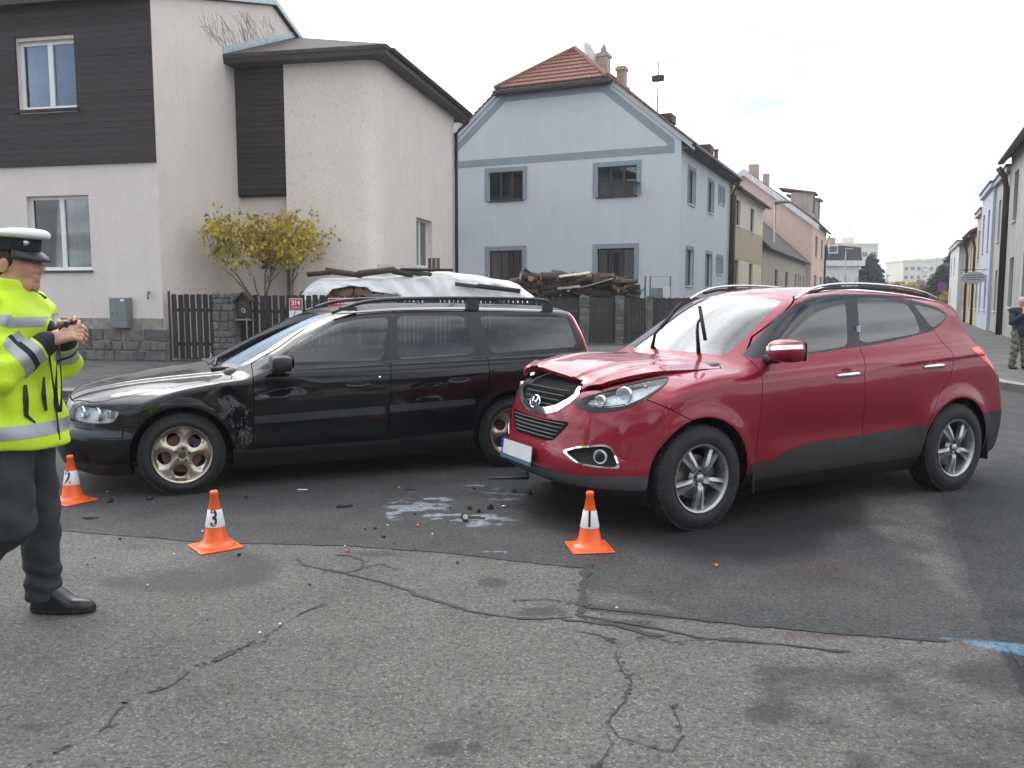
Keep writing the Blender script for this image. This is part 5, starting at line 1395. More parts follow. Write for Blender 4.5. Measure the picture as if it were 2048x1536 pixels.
# ---------------------------------------------------------------- pink house on the left
def build_pink():
    z0 = .12; ang = math.atan2(E1[1], E1[0])
    h = empty('house', tuple(PINK0), ang, label='pale pink rendered house with dark timber cladding and stone plinth', cat='house')
    I4 = Matrix.Identity(4)
    wA = [(-3.37, -1.75, 2.03, 3.70), (-3.39, -1.89, 5.60, 7.10)]
    wall_mesh(-12, 0, 0, 8.0, wA, .16).build('wall', 'pink_render_clean', h)
    window(h, I4, *wA[0][:2], *wA[0][2:], y=.12, cols=[.52], curtain={0: 'room_grey', 1: 'curtain'}, glass='house_glass', fw=.075)
    window(h, I4, *wA[1][:2], *wA[1][2:], y=.10, cols=[.52], curtain={0: 'curtain_blue', 1: 'curtain_blue'}, glass='house_glass_blue', sill=None, fw=.085)
    # cladding boards, each its own piece
    zb = 4.36; k = 0; bh = .128
    while zb < 8.0:
        zt = min(zb+bh-.004, 8.02); cuts = [(-12, -.01)]
        w = wA[1]
        if zt > w[2]-.02 and zb < w[3]+.02: cuts = [(-12, w[0]-.01), (w[1]+.01, -.01)]
        for a, b in cuts: MB().box((a, -.055-.006*rnd.random(), zb), (b, -.002, zt)).build('cladding_board', 'cladding_wood', h)
        zb += bh
    MB().box((-3.47, -.11, 5.53), (-1.81, -.05, 5.59)).build('sill', 'cladding_wood', h)
    # gable side wall B with roof line
    M = Matrix.Rotation(math.pi/2, 4, 'Z')
    wb = wall_mesh(0, 10.5, 0, 7.75, [], .1, [(0, 7.86), (5.5, 9.42), (5.62, 9.42), (7.05, 8.92), (10.5, 7.8)]).build('wall', 'pink_render', h); wb.data.transform(M)
    roof_slab(h, [(-12, -.35, 7.92), (.10, -.35, 7.92), (.10, 5.55, 9.58), (-12, 5.55, 9.58)], .14, 'roof_dark'); roof_slab(h, [(-12, 5.55, 9.58), (.10, 5.55, 9.58), (.10, 10.7, 7.86), (-12, 10.7, 7.86)], .14, 'roof_dark')
    MB().prism([(-.35, 7.80), (5.55, 9.46), (10.7, 7.74), (10.7, 7.88), (5.55, 9.60), (-.35, 7.94)], .102, .125, 'x').build('verge_board', 'flashing', h)
    cr = MB(); q = random.Random(9)
    for k in range(190):
        y_ = 2.2+3.6*q.random(); z_ = 7.5+min(1.7, .25+.30*y_)*q.random(); L_ = .2+.7*q.random(); a_ = q.gauss(2.2, .5)
        pts = [(.006, y_, z_), (.010, y_+L_*.5*math.cos(a_)+q.gauss(0, .04), z_+L_*.5*math.sin(a_)), (.006, y_+L_*math.cos(a_), z_+L_*math.sin(a_))]
        if max(p[2] for p in pts) > 7.7+.28*max(0, min(p[1] for p in pts)) or min(p[2] for p in pts) < 7.2+.39*max(0, max(p[1] for p in pts)-3.2): continue
        cr.tube(pts, .0028, 4)
    cr.build('dead_creeper', 'twig_dark', h)['kind'] = 'stuff'
    # plinth stones
    MB().box((-12, -.085, -.1), (.12, -.005, .72)).build('plinth_core', 'mortar', h)
    def stones(x0, x1, za, zb, y, th, n0=.34, rot=None, par=h, hh=.24, sc=1.):
        z = za
        while z < zb-.04:
            hr = min(hh*(.65+.7*rnd.random()), zb-z); 
            if zb-z-hr < .07: hr = zb-z
            x = x0
            while x < x1-.03:
                L = n0*(.45+1.2*rnd.random())
                if x1-x-L < .12: L = x1-x
                dz = rnd.uniform(-.015, .015); d_ = rnd.uniform(.0, .03)*sc
                b = MB().box((x+.008, y-th-d_, z+.008), (x+L-.008, y, z+hr-.008), None, .022)
                sk = rnd.uniform(-.07, .07)*sc; tl = rnd.uniform(-.05, .05)*sc; cxs, czs = x+L/2, z+hr/2; sh = 1-rnd.random()*.14*sc
                b.V = [(cxs+(v[0]-cxs)*sh+(v[2]-czs)*sk+rnd.uniform(-.016, .016), v[1]+rnd.uniform(-.008, .008), czs+(v[2]-czs)*(1-rnd.random()*.04)+(v[0]-cxs)*tl+rnd.uniform(-.012, .012)) for v in b.V]
                o = b.build('stone', 'rubble_stone', par)
                if rot is not None: o.data.transform(rot)
                x += L
            z += hr
    stones(-4.6, .15, 0, .72, -.085, .03)
    MB().box((-12, -.03, .72), (0.0, -.004, .95)).build('plinth_band', 'mortar', h)
    # extension
    y0 = 3.32; x1 = 3.86; yE = y0+6.85
    wall_mesh(0, 1.42, 0, 7.35, [(.42, .82, 2.15, 2.95)], .2, y=y0+.25).build('wall', 'pink_render_clean', h)
    MB().box((.44, y0+.40, 2.15), (.82, y0+.44, 2.95)).build('window', 'dark_room', h)
    zb = 4.05
    while zb < 7.3:
        MB().box((.01, y0+.06, zb), (1.385, y0+.10, zb+.12)).build('cladding_board', 'cladding_wood', h); zb += .13
    MB().box((.0, y0+.10, 4.0), (1.39, y0+.24, 7.3)).build('cladding_backing', 'void_black', h)
    # rendered walls with rounded corner
    rc = .40; n_ = 10; V = []; F = []
    wall_mesh(1.40, x1-rc, 0, 7.35, [], .1, y=y0).build('wall', 'pink_render', h)
    MB().box((1.385, y0+.001, 0), (1.402, y0+.26, 7.35)).build('wall', 'pink_render', h)
    for k in range(n_+1):
        a = -math.pi/2+math.pi/2*k/n_; V += [(x1-rc+rc*math.cos(a), y0+rc+rc*math.sin(a), 0), (x1-rc+rc*math.cos(a), y0+rc+rc*math.sin(a), 7.35)]
    for k in range(n_): F.append((2*k, 2*k+2, 2*k+3, 2*k+1))
    MB().add(V, F).build('wall', 'pink_render', h, smooth=True)
    MD = Matrix.Translation((x1, y0, 0)) @ Matrix.Rotation(math.pi/2, 4, 'Z')
    wd_ = (2.92, 4.40, 2.30, 3.68)
    o = wall_mesh(rc, 6.85, 0, 7.35, [wd_], .22).build('wall', 'pink_render', h); o.data.transform(MD)
    window(h, MD, *wd_, y=.16, cols=2, glass='house_glass', back='room_grey', curtain={1: 'curtain'}, sill=None)
    # hipped roof of the extension with soffit
    ze = 7.42; xo = x1+.42; yo = y0-.45; yb = yE+.45
    roof_slab(h, [(-.0, yo, ze), (xo, yo, ze), (.0, yo+4.2, ze+1.62)], .10, 'roof_dark')
    roof_slab(h, [(xo, yo, ze), (xo, yb, ze), (.0, yb, ze+1.62), (.0, yo+4.2, ze+1.62)], .10, 'roof_dark')
    MB().box((.0, yo+.02, ze-.22), (xo-.02, yo+.06, ze-.005)).box((xo-.06, yo+.06, ze-.22), (xo-.02, yb, ze-.005)).build('fascia', 'gutter_brown', h)
    MB().box((.0, yo+.06, ze-.21), (xo-.06, yb, ze-.17)).build('soffit', 'soffit', h)
    MB().prism([(yo, ze+.01), (yo+4.2, ze+1.64), (yo+4.2, ze+1.80), (yo, ze+.19)], .004, .03, 'x').build('flashing', 'flashing', h)
    MB().box((xo-.02, yo+.3, ze-.10), (xo+.10, yb, ze-.0), None, .03).build('gutter', 'gutter_brown', h)
    pipe(h, [(xo+.04, yb-.1, ze-.1), (xo-.05, yb-.15, ze-.35), (x1+.10, yE-.08, ze-.75), (x1+.09, yE-.08, 0)], .055, 'gutter_brown')
    pipe(h, [(1.47, y0-.05, 0), (1.47, y0-.05, 2.9)], .05, 'gutter_zinc'); pipe(h, [(1.37, y0-.02, 0), (1.37, y0-.02, 2.6)], .03, 'gutter_zinc', 'conduit')
    # meter box on the wall
    b = empty('electricity_box', tuple(PINK0+E1*-.97-E2*.12+np.array([0, 0, .73])), ang, label='grey metal electricity cabinet fixed to the pink house wall above the stones', cat='cabinet')
    mat('box_grey', (.17, .20, .20), .5, .2, var=.1, scale=5); mat('mark_red', (.45, .04, .03), .5)
    MB().box((-.22, -.10, 0), (.22, .115, .68), None, .01).build('cabinet', 'box_grey', b)
    MB().box((-.205, -.112, .015), (.205, -.101, .665), None, .004).build('door', 'box_grey', b)
    MB().box((.08, -.116, .60), (.17, -.113, .645)).build('sticker', 'white_letter', b); MB().box((.08, -.116, .575), (.17, -.113, .595)).build('sticker', 'mark_red', b)
    MB().add([(-.02, -.1165, .40), (.012, -.1165, .40), (-.002, -.1165, .345), (.02, -.1165, .345), (-.018, -.1165, .26), (-.008, -.1165, .325), (-.03, -.1165, .325)], [(0, 1, 2, 3, 4, 5, 6)]).build('warning_bolt', 'mark_red', b)
    MB().lathe([(0, .01), (.016, .008), (.018, 0)], 12, Matrix.Translation((-.13, -.112, .33)) @ Matrix.Rotation(math.pi/2, 4, 'X')).build('lock', 'black_trim', b)
    t = empty('wall_tap', tuple(PINK0+E1*-.28-E2*.06+np.array([0, 0, 1.52])), ang, label='small grey tap fitting on the pink wall near the gate', cat='tap')
    MB().lathe([(.0, .05), (.03, .045), (.035, 0)], 12, Matrix.Rotation(math.pi/2, 4, 'X')).build('flange', 'gutter_zinc', t); MB().tube([(0, -.05, 0), (0, -.06, -.08), (0, -.05, -.14)], .022, 8).build('spout', 'gutter_zinc', t)
    return h, stones
pink, stones_fn = build_pink()

# ---------------------------------------------------------------- front fence of the pink house
def fx(u, off=0.):
    """distance along E1 of an image column on the fence line"""
    P = onplane(u, 650, PINK0+E2*off, E2); return float((P-PINK0) @ E1)
def build_fence():
    ang = math.atan2(E1[1], E1[0])
    def fence(name, x0, x1, sp, w, top, label, cat, th=.022, m='fence_wood', y=.02, jit=.012, grp=None, round_=True):
        f = empty(name, tuple(PINK0+E1*x0), ang, label=label, cat=cat, group=grp); L = x1-x0
        MB().box((0, y+.012, .35), (L, y+.05, .42)).build('rail', 'fence_wood', f); MB().box((0, y+.012, top-.38), (L, y+.05, top-.31)).build('rail', 'fence_wood', f)
        n_ = max(1, int(round(L/sp))); sp = L/n_
        me = MB().prism([(-w/2, .05), (w/2, .05), (w/2, top-.015), (w/2-.015, top), (-w/2+.015, top), (-w/2, top-.015)], y-th, y, 'y').mesh('picket', m)
        for k in range(n_):
            o = link('picket', me, f); o.location = ((k+.5)*sp, rnd.uniform(-.004, .004), rnd.uniform(-jit, jit)); o.rotation_euler = (0, rnd.uniform(-.006, .006), 0)
        return f
    def pillar(u0, u1, top, label):
        x0, x1 = fx(u0), fx(u1); p = empty('fence_pillar', tuple(PINK0+E1*x0), ang, label=label, cat='pillar', group=None)
        MB().box((.02, -.10, 0), (x1-x0-.02, .34, top-.03)).build('core', 'mortar', p)
        stones_fn(0, x1-x0, 0, top, -.10, .035, .26, None, p, .17); stones_fn(-.34, .10, 0, top, -.0, .02, .26, Matrix.Translation((x1-x0, 0, 0)) @ Matrix.Rotation(-math.pi/2, 4, 'Z') @ Matrix.Rotation(math.pi, 4, 'Z'), p, .17)
        return p
    tz = 1.48
    fence('garden_gate', fx(344), fx(431), .152, .115, tz, 'dark brown picket gate between the stone plinth and a stone pillar', 'gate')
    MB().tube([tuple(PINK0+E1*(fx(340))+np.array([0, 0, 0])), tuple(PINK0+E1*(fx(340))+np.array([0, 0, 1.55]))], .03, 8).build('gate_post', 'bark_dark', None, label='thin rusty steel gate post at the house corner', cat='post')
    pillar(432, 478, tz+.04, 'stone gate pillar beside the wooden letterbox')
    fence('picket_fence', fx(480), fx(733), .152, .115, tz-.02, 'dark brown picket fence carrying the red number sign', 'fence')
    pillar(735, 790, tz+.01, 'low stone pillar in front of the white tarpaulin')
    fence('picket_fence', fx(792), fx(1092), .098, .072, tz-.07, 'dark fence of narrow pickets below the white tarpaulin', 'fence')
    # letterbox
    x = fx(498); lb = empty('letterbox', tuple(PINK0+E1*x-E2*.16+np.array([0, 0, .98])), ang, label='dark wooden letterbox with a pitched roof hanging beside the stone pillar', cat='letterbox')
    timber('letterbox_wood', (.035, .024, .02), (10, 10, 20))
    MB().box((-.13, -.06, 0), (.13, .10, .36), None, .006).build('box', 'letterbox_wood', lb)
    MB().prism([(-.19, .34), (0, .52), (.19, .34), (.19, .38), (0, .56), (-.19, .38)], -.10, .12, 'y').build('roof', 'letterbox_wood', lb)
    MB().prism([(-.14, .36), (.14, .36), (0, .49)], -.055, .10, 'y').build('gable', 'letterbox_wood', lb)
    MB().box((-.20, -.10, -.06), (.20, .10, -.02)).build('shelf', 'gutter_zinc', lb)
    pts = [(-.03, .15), (-.045, .18), (-.01, .20), (.03, .18), (.035, .15), (.05, .12), (.02, .10), (.0, .12), (-.02, .14)]
    MB().tube([(a, -.066, b) for a, b in pts], .008, 5).build('horn_emblem', 'sill_white', lb)
    mat('carved_text', (.16, .06, .045), .7)
    sd_text('Pošta', .075, 'carved_text', lb, Matrix.Translation((0, -.063, .30)) @ Matrix.Rotation(math.pi/2, 4, 'X'), depth=.001)
    # signs
    mat('sign_red', (.46, .016, .022), .35, coat=.3); mat('sign_white', (.75, .75, .75), .4)
    def sign(u0, u1, v0, v1, off):
        a = onplane(u0, v0, PINK0-E2*off, E2); b = onplane(u1, v1, PINK0-E2*off, E2); return a, b
    a, b = sign(578, 605, 597, 619, .06); w = float((b-a) @ E1); hgt = a[2]-b[2]
    s = empty('number_sign', tuple(a), ang, label='small red house number sign reading 214 on the picket fence', cat='sign')
    MB().box((0, 0, -hgt), (w, .008, 0), None, .003).build('plate', 'sign_white', s); MB().box((.012, -.004, -hgt+.012), (w-.012, -.001, -.012)).build('face', 'sign_red', s)
    Rx = Matrix.Rotation(math.pi/2, 4, 'X')
    sd_text('214', hgt*.56, 'sign_white', s, Matrix.Translation((w/2, -.006, -hgt*.40)) @ Rx, 'house_number', .004, .001); MB().box((w*.2, -.007, -hgt*.80), (w*.8, -.005, -hgt*.76)).build('small_print', 'sign_white', s)
    a2, b2 = sign(578, 605, 621, 645, .06); hg2 = a2[2]-b2[2]
    s = empty('notice_sign', tuple(a2), ang, label='white notice hanging under the red number sign', cat='sign')
    MB().box((0, 0, -hg2), (w, .008, 0), None, .003).build('plate', 'sign_white', s); sd_text('č.', hg2*.5, 'black_letter', s, Matrix.Translation((w/2, -.004, -hg2*.3)) @ Rx, depth=.001)
    a3, b3 = sign(656, 725, 596, 618, .06); w3 = float((b3-a3) @ E1); h3 = a3[2]-b3[2]
    s = empty('street_sign', tuple(a3), ang, label='red street name sign partly hidden behind the black car roof', cat='sign')
    MB().box((0, 0, -h3), (w3, .008, 0), None, .003).build('plate', 'sign_white', s); MB().box((.012, -.004, -h3+.012), (w3-.012, -.001, -.012)).build('face', 'sign_red', s)
    sd_text('Na Žižkově', h3*.42, 'sign_white', s, Matrix.Translation((w3/2, -.006, -h3*.42)) @ Rx, 'street_name', .002, .001)
build_fence()

# ---------------------------------------------------------------- grey house across the side street
def build_grey():
    ang = math.atan2(S1[1], S1[0])
    h = empty('house', tuple(GREY0), ang, label='pale blue grey house with a clipped red tiled gable roof', cat='house')
    # local: x along S1 (gable runs to -x), y along the street (away)
    L = 9.9; D = 9.6; eav = 7.25
    wg = [(-7.65, -6.17, 5.35, 6.45), (-3.15, -1.63, 5.28, 6.38), (-7.65, -6.2, 2.1, 3.40), (-3.13, -1.68, 2.20, 3.38)]
    top = [(-L+0.0, eav), (-7.15, 9.62), (-2.75, 9.62), (0, eav)]
    wall_mesh(-L, 0, 0, eav-.001, wg, .16, top).build('wall', 'grey_render', h)
    for k, w in enumerate(wg):
        window(h, Matrix.Identity(4), *w, y=.10, cols=[.34, .67], fm='brown_frame', back='room_grey' if k < 2 else 'dark_room', curtain={0: 'curtain', 2: 'curtain'} if k == 2 else ({2: 'curtain', 1: 'curtain'} if k == 3 else {0: 'curtain_blue', 1: 'curtain_blue'}), sill='brown_frame', glass='house_glass')
        a, b, c, d = w; bw = .17
        MB().box((a-bw, -.025, c-.0), (a, -.002, d+bw)).box((b, -.025, c-.0), (b+bw, -.002, d+bw)).box((a, -.025, d), (b, -.002, d+bw)).build('window_surround', 'band_render', h)
    # painted band outlining the gable
    def band(pts, w=.26, closed=True):
        n_ = len(pts); P = [np.array(p) for p in pts]
        ins = off_poly(np.array(pts), -w)
        V = [(p[0], -.012, p[1]) for p in P]+[(p[0], -.012, p[1]) for p in ins]
        F = [(i, (i+1) % n_, n_+(i+1) % n_, n_+i) for i in range(n_)]
        V += [(v[0], -.001, v[2]) for v in V]; k = 2*n_
        F2 = [tuple(i+k for i in f)[::-1] for f in F]+[(i, k+i, k+(i+1) % n_, (i+1) % n_) for i in range(n_)]+[(n_+i, n_+(i+1) % n_, k+n_+(i+1) % n_, k+n_+i) for i in range(n_)]
        MB().add(V, F+F2).build('gable_band', 'band_render', h)
    band([(-L+.25, 6.72), (-.25, 6.72), (-.25, 7.18), (-2.88, 9.36), (-7.02, 9.36), (-L+.25, 7.18)])
    M = Matrix.Rotation(math.pi/2, 4, 'Z')
    sw = [(1.20, 2.30, 5.05, 6.30), (4.80, 5.85, 5.05, 6.30), (7.0, 7.5, 5.65, 6.3), (7.85, 8.3, 5.65, 6.3), (1.10, 2.20, 2.0, 3.35), (4.65, 5.75, 2.0, 3.35), (6.9, 7.4, 2.6, 3.3), (7.75, 8.2, 2.6, 3.3)]
    o = wall_mesh(0, D, 0, eav, sw, .16).build('wall', 'grey_render', h); o.data.transform(M)
    for w in sw:
        window(h, M, *w, y=.10, cols=1, fm='brown_frame', back='dark_room', sill='sill_white')
        a, b, c, d = w; q = MB().box((a-.14, -.02, c), (a, -.002, d+.14)).box((b, -.02, c), (b+.14, -.002, d+.14)).box((a, -.02, d), (b, -.002, d+.14)).build('window_surround', 'band_render', h); q.data.transform(M)
    # roof: two slopes with clipped gable; tile courses stepped
    xr = -L/2; zr = 11.45; ov = .45; yb = D+.2
    sl = (zr-eav)/(L/2)
    xe = ov; ze = eav-.0-ov*sl+.10
    hipz = 9.62; xh = xr+(zr-hipz)/sl; yh = 2.35
    def course(P, Q, R, S_, n_, name, cols_):
        """stepped tile courses over quad P(low left) Q(low right) R(up right) S(up left): one stepped, scalloped sheet"""
        P, Q, R, S_ = map(np.array, (P, Q, R, S_)); nrm = np.cross(Q-P, S_-P); nrm = nrm/np.linalg.norm(nrm)
        V = []; F = []
        for k in range(n_):
            a, b = k/n_, (k+1)/n_
            for j in range(cols_+1):
                t = j/cols_; wv = .022*abs(math.sin(math.pi*t*cols_/2))
                lo = (P+(S_-P)*a)*(1-t)+(Q+(R-Q)*a)*t; hi = (P+(S_-P)*b)*(1-t)+(Q+(R-Q)*b)*t
                V += [tuple(lo+nrm*(.055+wv)), tuple(hi+nrm*(.012+wv)), tuple(lo-nrm*.0)]
            o_ = k*(cols_+1)*3
            for j in range(cols_): F += [(o_+3*j, o_+3*j+3, o_+3*j+4, o_+3*j+1), (o_+3*j+2, o_+3*j+5, o_+3*j+3, o_+3*j)]
        return MB().add(V, F).build(name, 'roof_clay', h)
    course((xe, -.12, ze), (xe, yb, ze), (xr, yb, zr), (xh+.0, -.12, hipz), 26, 'roof', 60) if False else None
    # right slope in two pieces: up to the hip and behind it
    course((xe, -.15, ze), (xe, yb, ze), (xh, yb, hipz+.0), (xh, -.15, hipz), 18, 'roof', 64)
    course((xh, -.15, hipz), (xh, yb, hipz), (xr, yb, zr), (xr, yh, zr), 10, 'roof', 50)
    course((2*xr-xe, yb, ze), (2*xr-xe, -.15, ze), (2*xr-xh, -.15, hipz), (2*xr-xh, yb, hipz), 18, 'roof', 64)
    course((2*xr-xh, yb, hipz), (2*xr-xh, -.15, hipz), (xr, yh, zr), (xr, yb, zr), 10, 'roof', 50)
    course((2*xr-xh-.05, -.30, hipz-.08), (xh+.05, -.30, hipz-.08), (xr, yh, zr+.02), (xr, yh, zr+.02), 9, 'hip_roof', 40)
    MB().tube([(xh+.1, -.36, hipz-.04), (xr, yh, zr+.05)], .09, 8).build('hip_ridge', 'roof_clay', h); MB().tube([(2*xr-xh-.1, -.36, hipz-.04), (xr, yh, zr+.05)], .09, 8).build('hip_ridge', 'roof_clay', h)
    MB().tube([(xr, yh, zr+.05), (xr, yb, zr+.05)], .09, 8).build('ridge', 'roof_clay', h)
    MB().box((2*xr-xh-.2, -.40, hipz-.30), (xh+.2, -.02, hipz-.13), None, .03).build('hip_gutter', 'gutter_brown', h)
    for sx in (0, 1):
        P = [(xe+.02, ze-.02), (xh+.05, hipz-.02), (xh+.05, hipz-.20), (xe+.02, ze-.22)]
        if sx: P = [(2*xr-x, z) for x, z in P][::-1]
        MB().prism(P, -.06, .04, 'y').build('verge_board', 'grey_render', h)
    MB().box((xe-.06, -.1, ze-.10), (xe+.10, yb, ze+.02), None, .03).build('gutter', 'gutter_brown', h)
    MB().box((.01, 0, ze-.16), (xe-.06, yb, ze-.06)).build('soffit', 'soffit', h)
    pipe(h, [(xe, yb-.25, ze-.08), (xe-.1, yb-.3, ze-.3), (.14, yb-.4, ze-.75), (.12, yb-.4, 0)], .075, 'gutter_brown')
    pipe(h, [(.14, yb+.25, ze-.65), (.14, yb+.25, 0)], .08, 'gutter_brown')
    # chimneys
    def chim(x, y, zb, zt, w, label=None):
        c = MB().box((x-w/2, y-w/2, zb), (x+w/2, y+w/2, zt)).box((x-w/2-.05, y-w/2-.05, zt-.18), (x+w/2+.05, y+w/2+.05, zt-.06)).build('chimney', 'chimney_brick', h)
        nz = int((zt-zb)/.17)
        for k in range(nz):
            for j in range(3):
                xo = x-w/2+w*(j+.5*(k % 2)*.6)/3
                MB().box((xo+.01, y-w/2-.012, zb+k*.17+.01), (min(xo+w/3-.015, x+w/2), y-w/2+.01, zb+k*.17+.155)).build('brick', 'chimney_brick', c)
        return c
    def rl(u, v, y):
        P = onplane(u, v, GREY0+S2*y, S2)-GREY0; return float(P @ S1), float(P[2])
    cx1, ct1 = rl(1204, 104, 3.2); cx2, ct2 = rl(1241, 131, 4.2)
    c = chim(cx1, 3.4, 9.6, ct1, .46); MB().lathe([(.14, ct1), (.13, ct1+.15), (.07, ct1+.30), (.02, ct1+.36)], 10, Matrix.Translation((cx1, 3.4, 0))).build('chimney_pot', 'gutter_zinc', c, smooth=True)
    chim(cx2, 4.4, 8.8, ct2, .36)
    # skylight boxes and vent on the right slope
    for (x, y) in ((-2.0, 5.5), (-.9, 8.1)):
        z = eav+(-x)*sl; MB().box((x-.35, y-.4, z-.1), (x+.35, y+.4, z+.28), None, .03).build('roof_hatch', 'roof_dark', h)
    MB().lathe([(.09, 0), (.09, .42), (.13, .44), (.13, .50)], 10, Matrix.Translation((-.55, 9.0, eav+.5))).build('vent', 'roof_clay', h)
    # little dormer edge on the far side
    roof_slab(h, [(2*xr+.2, .9, 9.1), (2*xr-1.1, .9, 8.75), (2*xr-1.1, 4, 8.75), (2*xr+.2, 4, 9.1)], .16, 'roof_dark', 'dormer_roof'); MB().box((2*xr-.9, 1.0, 7.6), (2*xr+.4, 3.9, 8.72)).build('dormer_wall', 'grey_render', h)
    # satellite dish and aerials: things fixed to the roof
    def world(x, y, z): return tuple(GREY0+S1*x+S2*y+np.array([0, 0, z]))
    d = empty('satellite_dish', world(rl(1176, 110, 3.0)[0], 3.0, rl(1176, 112, 3.0)[1]-1.05), ang, label='white satellite dish on the grey house roof beside the chimney', cat='dish')
    pr = [(r, .28*(r/.5)**2*.5) for r in np.linspace(0, .5, 8)]
    MB().lathe(pr, 24, Matrix.Translation((0, 0, 1.05)) @ Matrix.Rotation(R_(70), 4, 'Y') @ Matrix.Rotation(R_(10), 4, 'X')).build('dish', 'sill_white', d, smooth=True); MB().tube([(0, 0, 0), (0, 0, 1.1)], .03, 6).build('mast', 'gutter_zinc', d); MB().tube([(0, 0, .75), (.45, -.05, .85)], .015, 5).build('arm', 'gutter_zinc', d)
    a = empty('roof_aerial', world(rl(1315, 220, 5.)[0], 5.0, rl(1315, 222, 5.)[1]), ang, label='thin television aerial mast standing on the grey house roof', cat='aerial')
    MB().tube([(0, 0, -.4), (0, 0, 2.0)], .03, 6).build('mast', 'gutter_zinc', a); MB().box((-.25, -.1, 1.2), (.25, .1, 1.45), None, .02).build('amplifier', 'gutter_brown', a)
    for z, L_ in ((1.9, .9), (1.55, .6), (.5, .5)):
        mb = MB().tube([(-L_, 0, z), (L_, 0, z)], .012, 4)
        for k in range(5): x = -L_+2*L_*k/4; mb.tube([(x, -.2, z), (x, .2, z)], .008, 4).tube([(x, 0, z-.15), (x, 0, z+.15)], .008, 4)
        mb.build('aerial_rods', 'gutter_zinc', a)
    f = empty('bracket', world(-1.62, -.05, 5.55), ang, label='light metal bracket by the right upper gable window of grey house', cat='bracket')
    MB().box((-.10, -.85, .15), (.16, -.0, .19)).box((-.06, -.06, -.25), (-.03, -.0, .15)).build('shelf', 'gutter_zinc', f)
    l_ = empty('wall_lamp', world(-9.0, -.05, 4.3), ang, label='small white lamp on the grey gable wall near the pink house', cat='lamp'); MB().tube([(0, 0, -.15), (-.03, -.22, .1), (0, -.2, .45)], [.05, .09, .03], 8).build('lamp_head', 'sill_white', l_)
build_grey()

# ---------------------------------------------------------------- rest of the left row
def row_house(name_label, t0, t1, x0, depth, eave, m, holes, base_side, roof=None, roof_m='roof_brownred', cat='house', wm='brown_frame', sillm='sill_white', ridge=3.0, side=1, back='dark_room', pitch=None, gx=0., z0=0.12, extra=None):
    """house in a terrace: facade along the street; side=+1 facade faces right (left row), -1 faces left (right row)"""
    ang = math.atan2(S1[1], S1[0])
    o0 = (GREY0 if side > 0 else RIGHT0*np.array([1, 1, 0]))+S1*x0+S2*t0
    h = empty('house', (o0[0], o0[1], 0), ang, label=name_label, cat=cat); L = t1-t0
    M = Matrix.Rotation(math.pi/2, 4, 'Z') if side > 0 else (Matrix.Translation((0, L, 0)) @ Matrix.Rotation(-math.pi/2, 4, 'Z'))
    hs = [(a, b, c, d) for a, b, c, d in holes]
    w = wall_mesh(0, L, 0, eave, hs, .16).build('wall', m, h); w.data.transform(M)
    for q in hs: window(h, M, *q, y=.10, cols=1 if q[1]-q[0] < 1.2 else 2, fm=wm, back=back, sill=sillm, fw=.05)
    D = depth*(-1 if side > 0 else 1)
    # near end wall and rear
    P = [(0, 0), (D, 0), (D, eave), (D/2, eave+(ridge if roof else 0)), (0, eave)] if roof else [(0, 0), (D, 0), (D, eave), (0, eave)]
    for y in (0., L): MB().add([(x, y, z) for x, z in P], [tuple(range(len(P)))]).build('end_wall', base_side or m, h)
    if roof:
        ov = .4*(1 if side > 0 else -1); sl = ridge/(depth/2)
        for a, b in ((ov, D/2), (D-ov, D/2)):
            za = eave-.4*sl+.12
            roof_slab(h, [(a, -.15, za), (a, L+.15, za), (b, L+.15, eave+ridge+.12), (b, -.15, eave+ridge+.12)], .14, roof_m)
        MB().box((min(ov, ov*.7)-.05, -.1, eave-.4*sl-.02), (max(ov, ov*.7)+.05, L+.1, eave-.4*sl+.10), None, .03).build('gutter', 'gutter_brown', h)
    else:
        c = .14*(1 if side > 0 else -1)
        MB().box((min(-.2*c/abs(c), c), -.02, eave-.22), (max(-.2*c/abs(c), c), L+.02, eave), None, .02).build('cornice', m, h); MB().box((min(D, c*1.3), -.03, eave), (max(D, c*1.3), L+.03, eave+.08)).build('roof_edge', 'gutter_brown', h)
    if extra: extra(h, M)
    return h
def two_tone(h, M):
    q = MB().box((.02, -.02, 3.45), (9.5, -.002, 5.03)).build('colour_band', 'tan_render', h); q.data.transform(M)
    q = MB().box((-.2, -.12, 6.55), (9.8, -.0, 6.78), None, .02).build('cornice', 'cream_render', h); q.data.transform(M)
row_house('narrow cream and tan two storey house beside the grey house', 10.4, 20.1, 0, 8, 6.8, 'cream_render', [(.75, 2.1, 5.04, 6.25), (5.2, 6.5, 5.04, 6.25), (.75, 2.1, 1.9, 3.38), (5.2, 6.5, 1.9, 3.38)], None, True, 'roof_dark', ridge=2.0, extra=two_tone, back='beige_render')
row_house('low beige cottage with dark tiled roof in the left terrace', 20.3, 45.0, 0, 8, 4.75, 'beige_render', [(5.5, 7.0, 1.6, 3.4), (11, 12.6, 1.6, 3.4), (17, 18.0, 1.6, 3.4), (19, 19.8, 1.6, 3.4), (20.4, 21.2, 1.6, 3.4), (22.6, 23.6, 1.6, 3.4)], None, True, 'roof_dark', ridge=3.6)
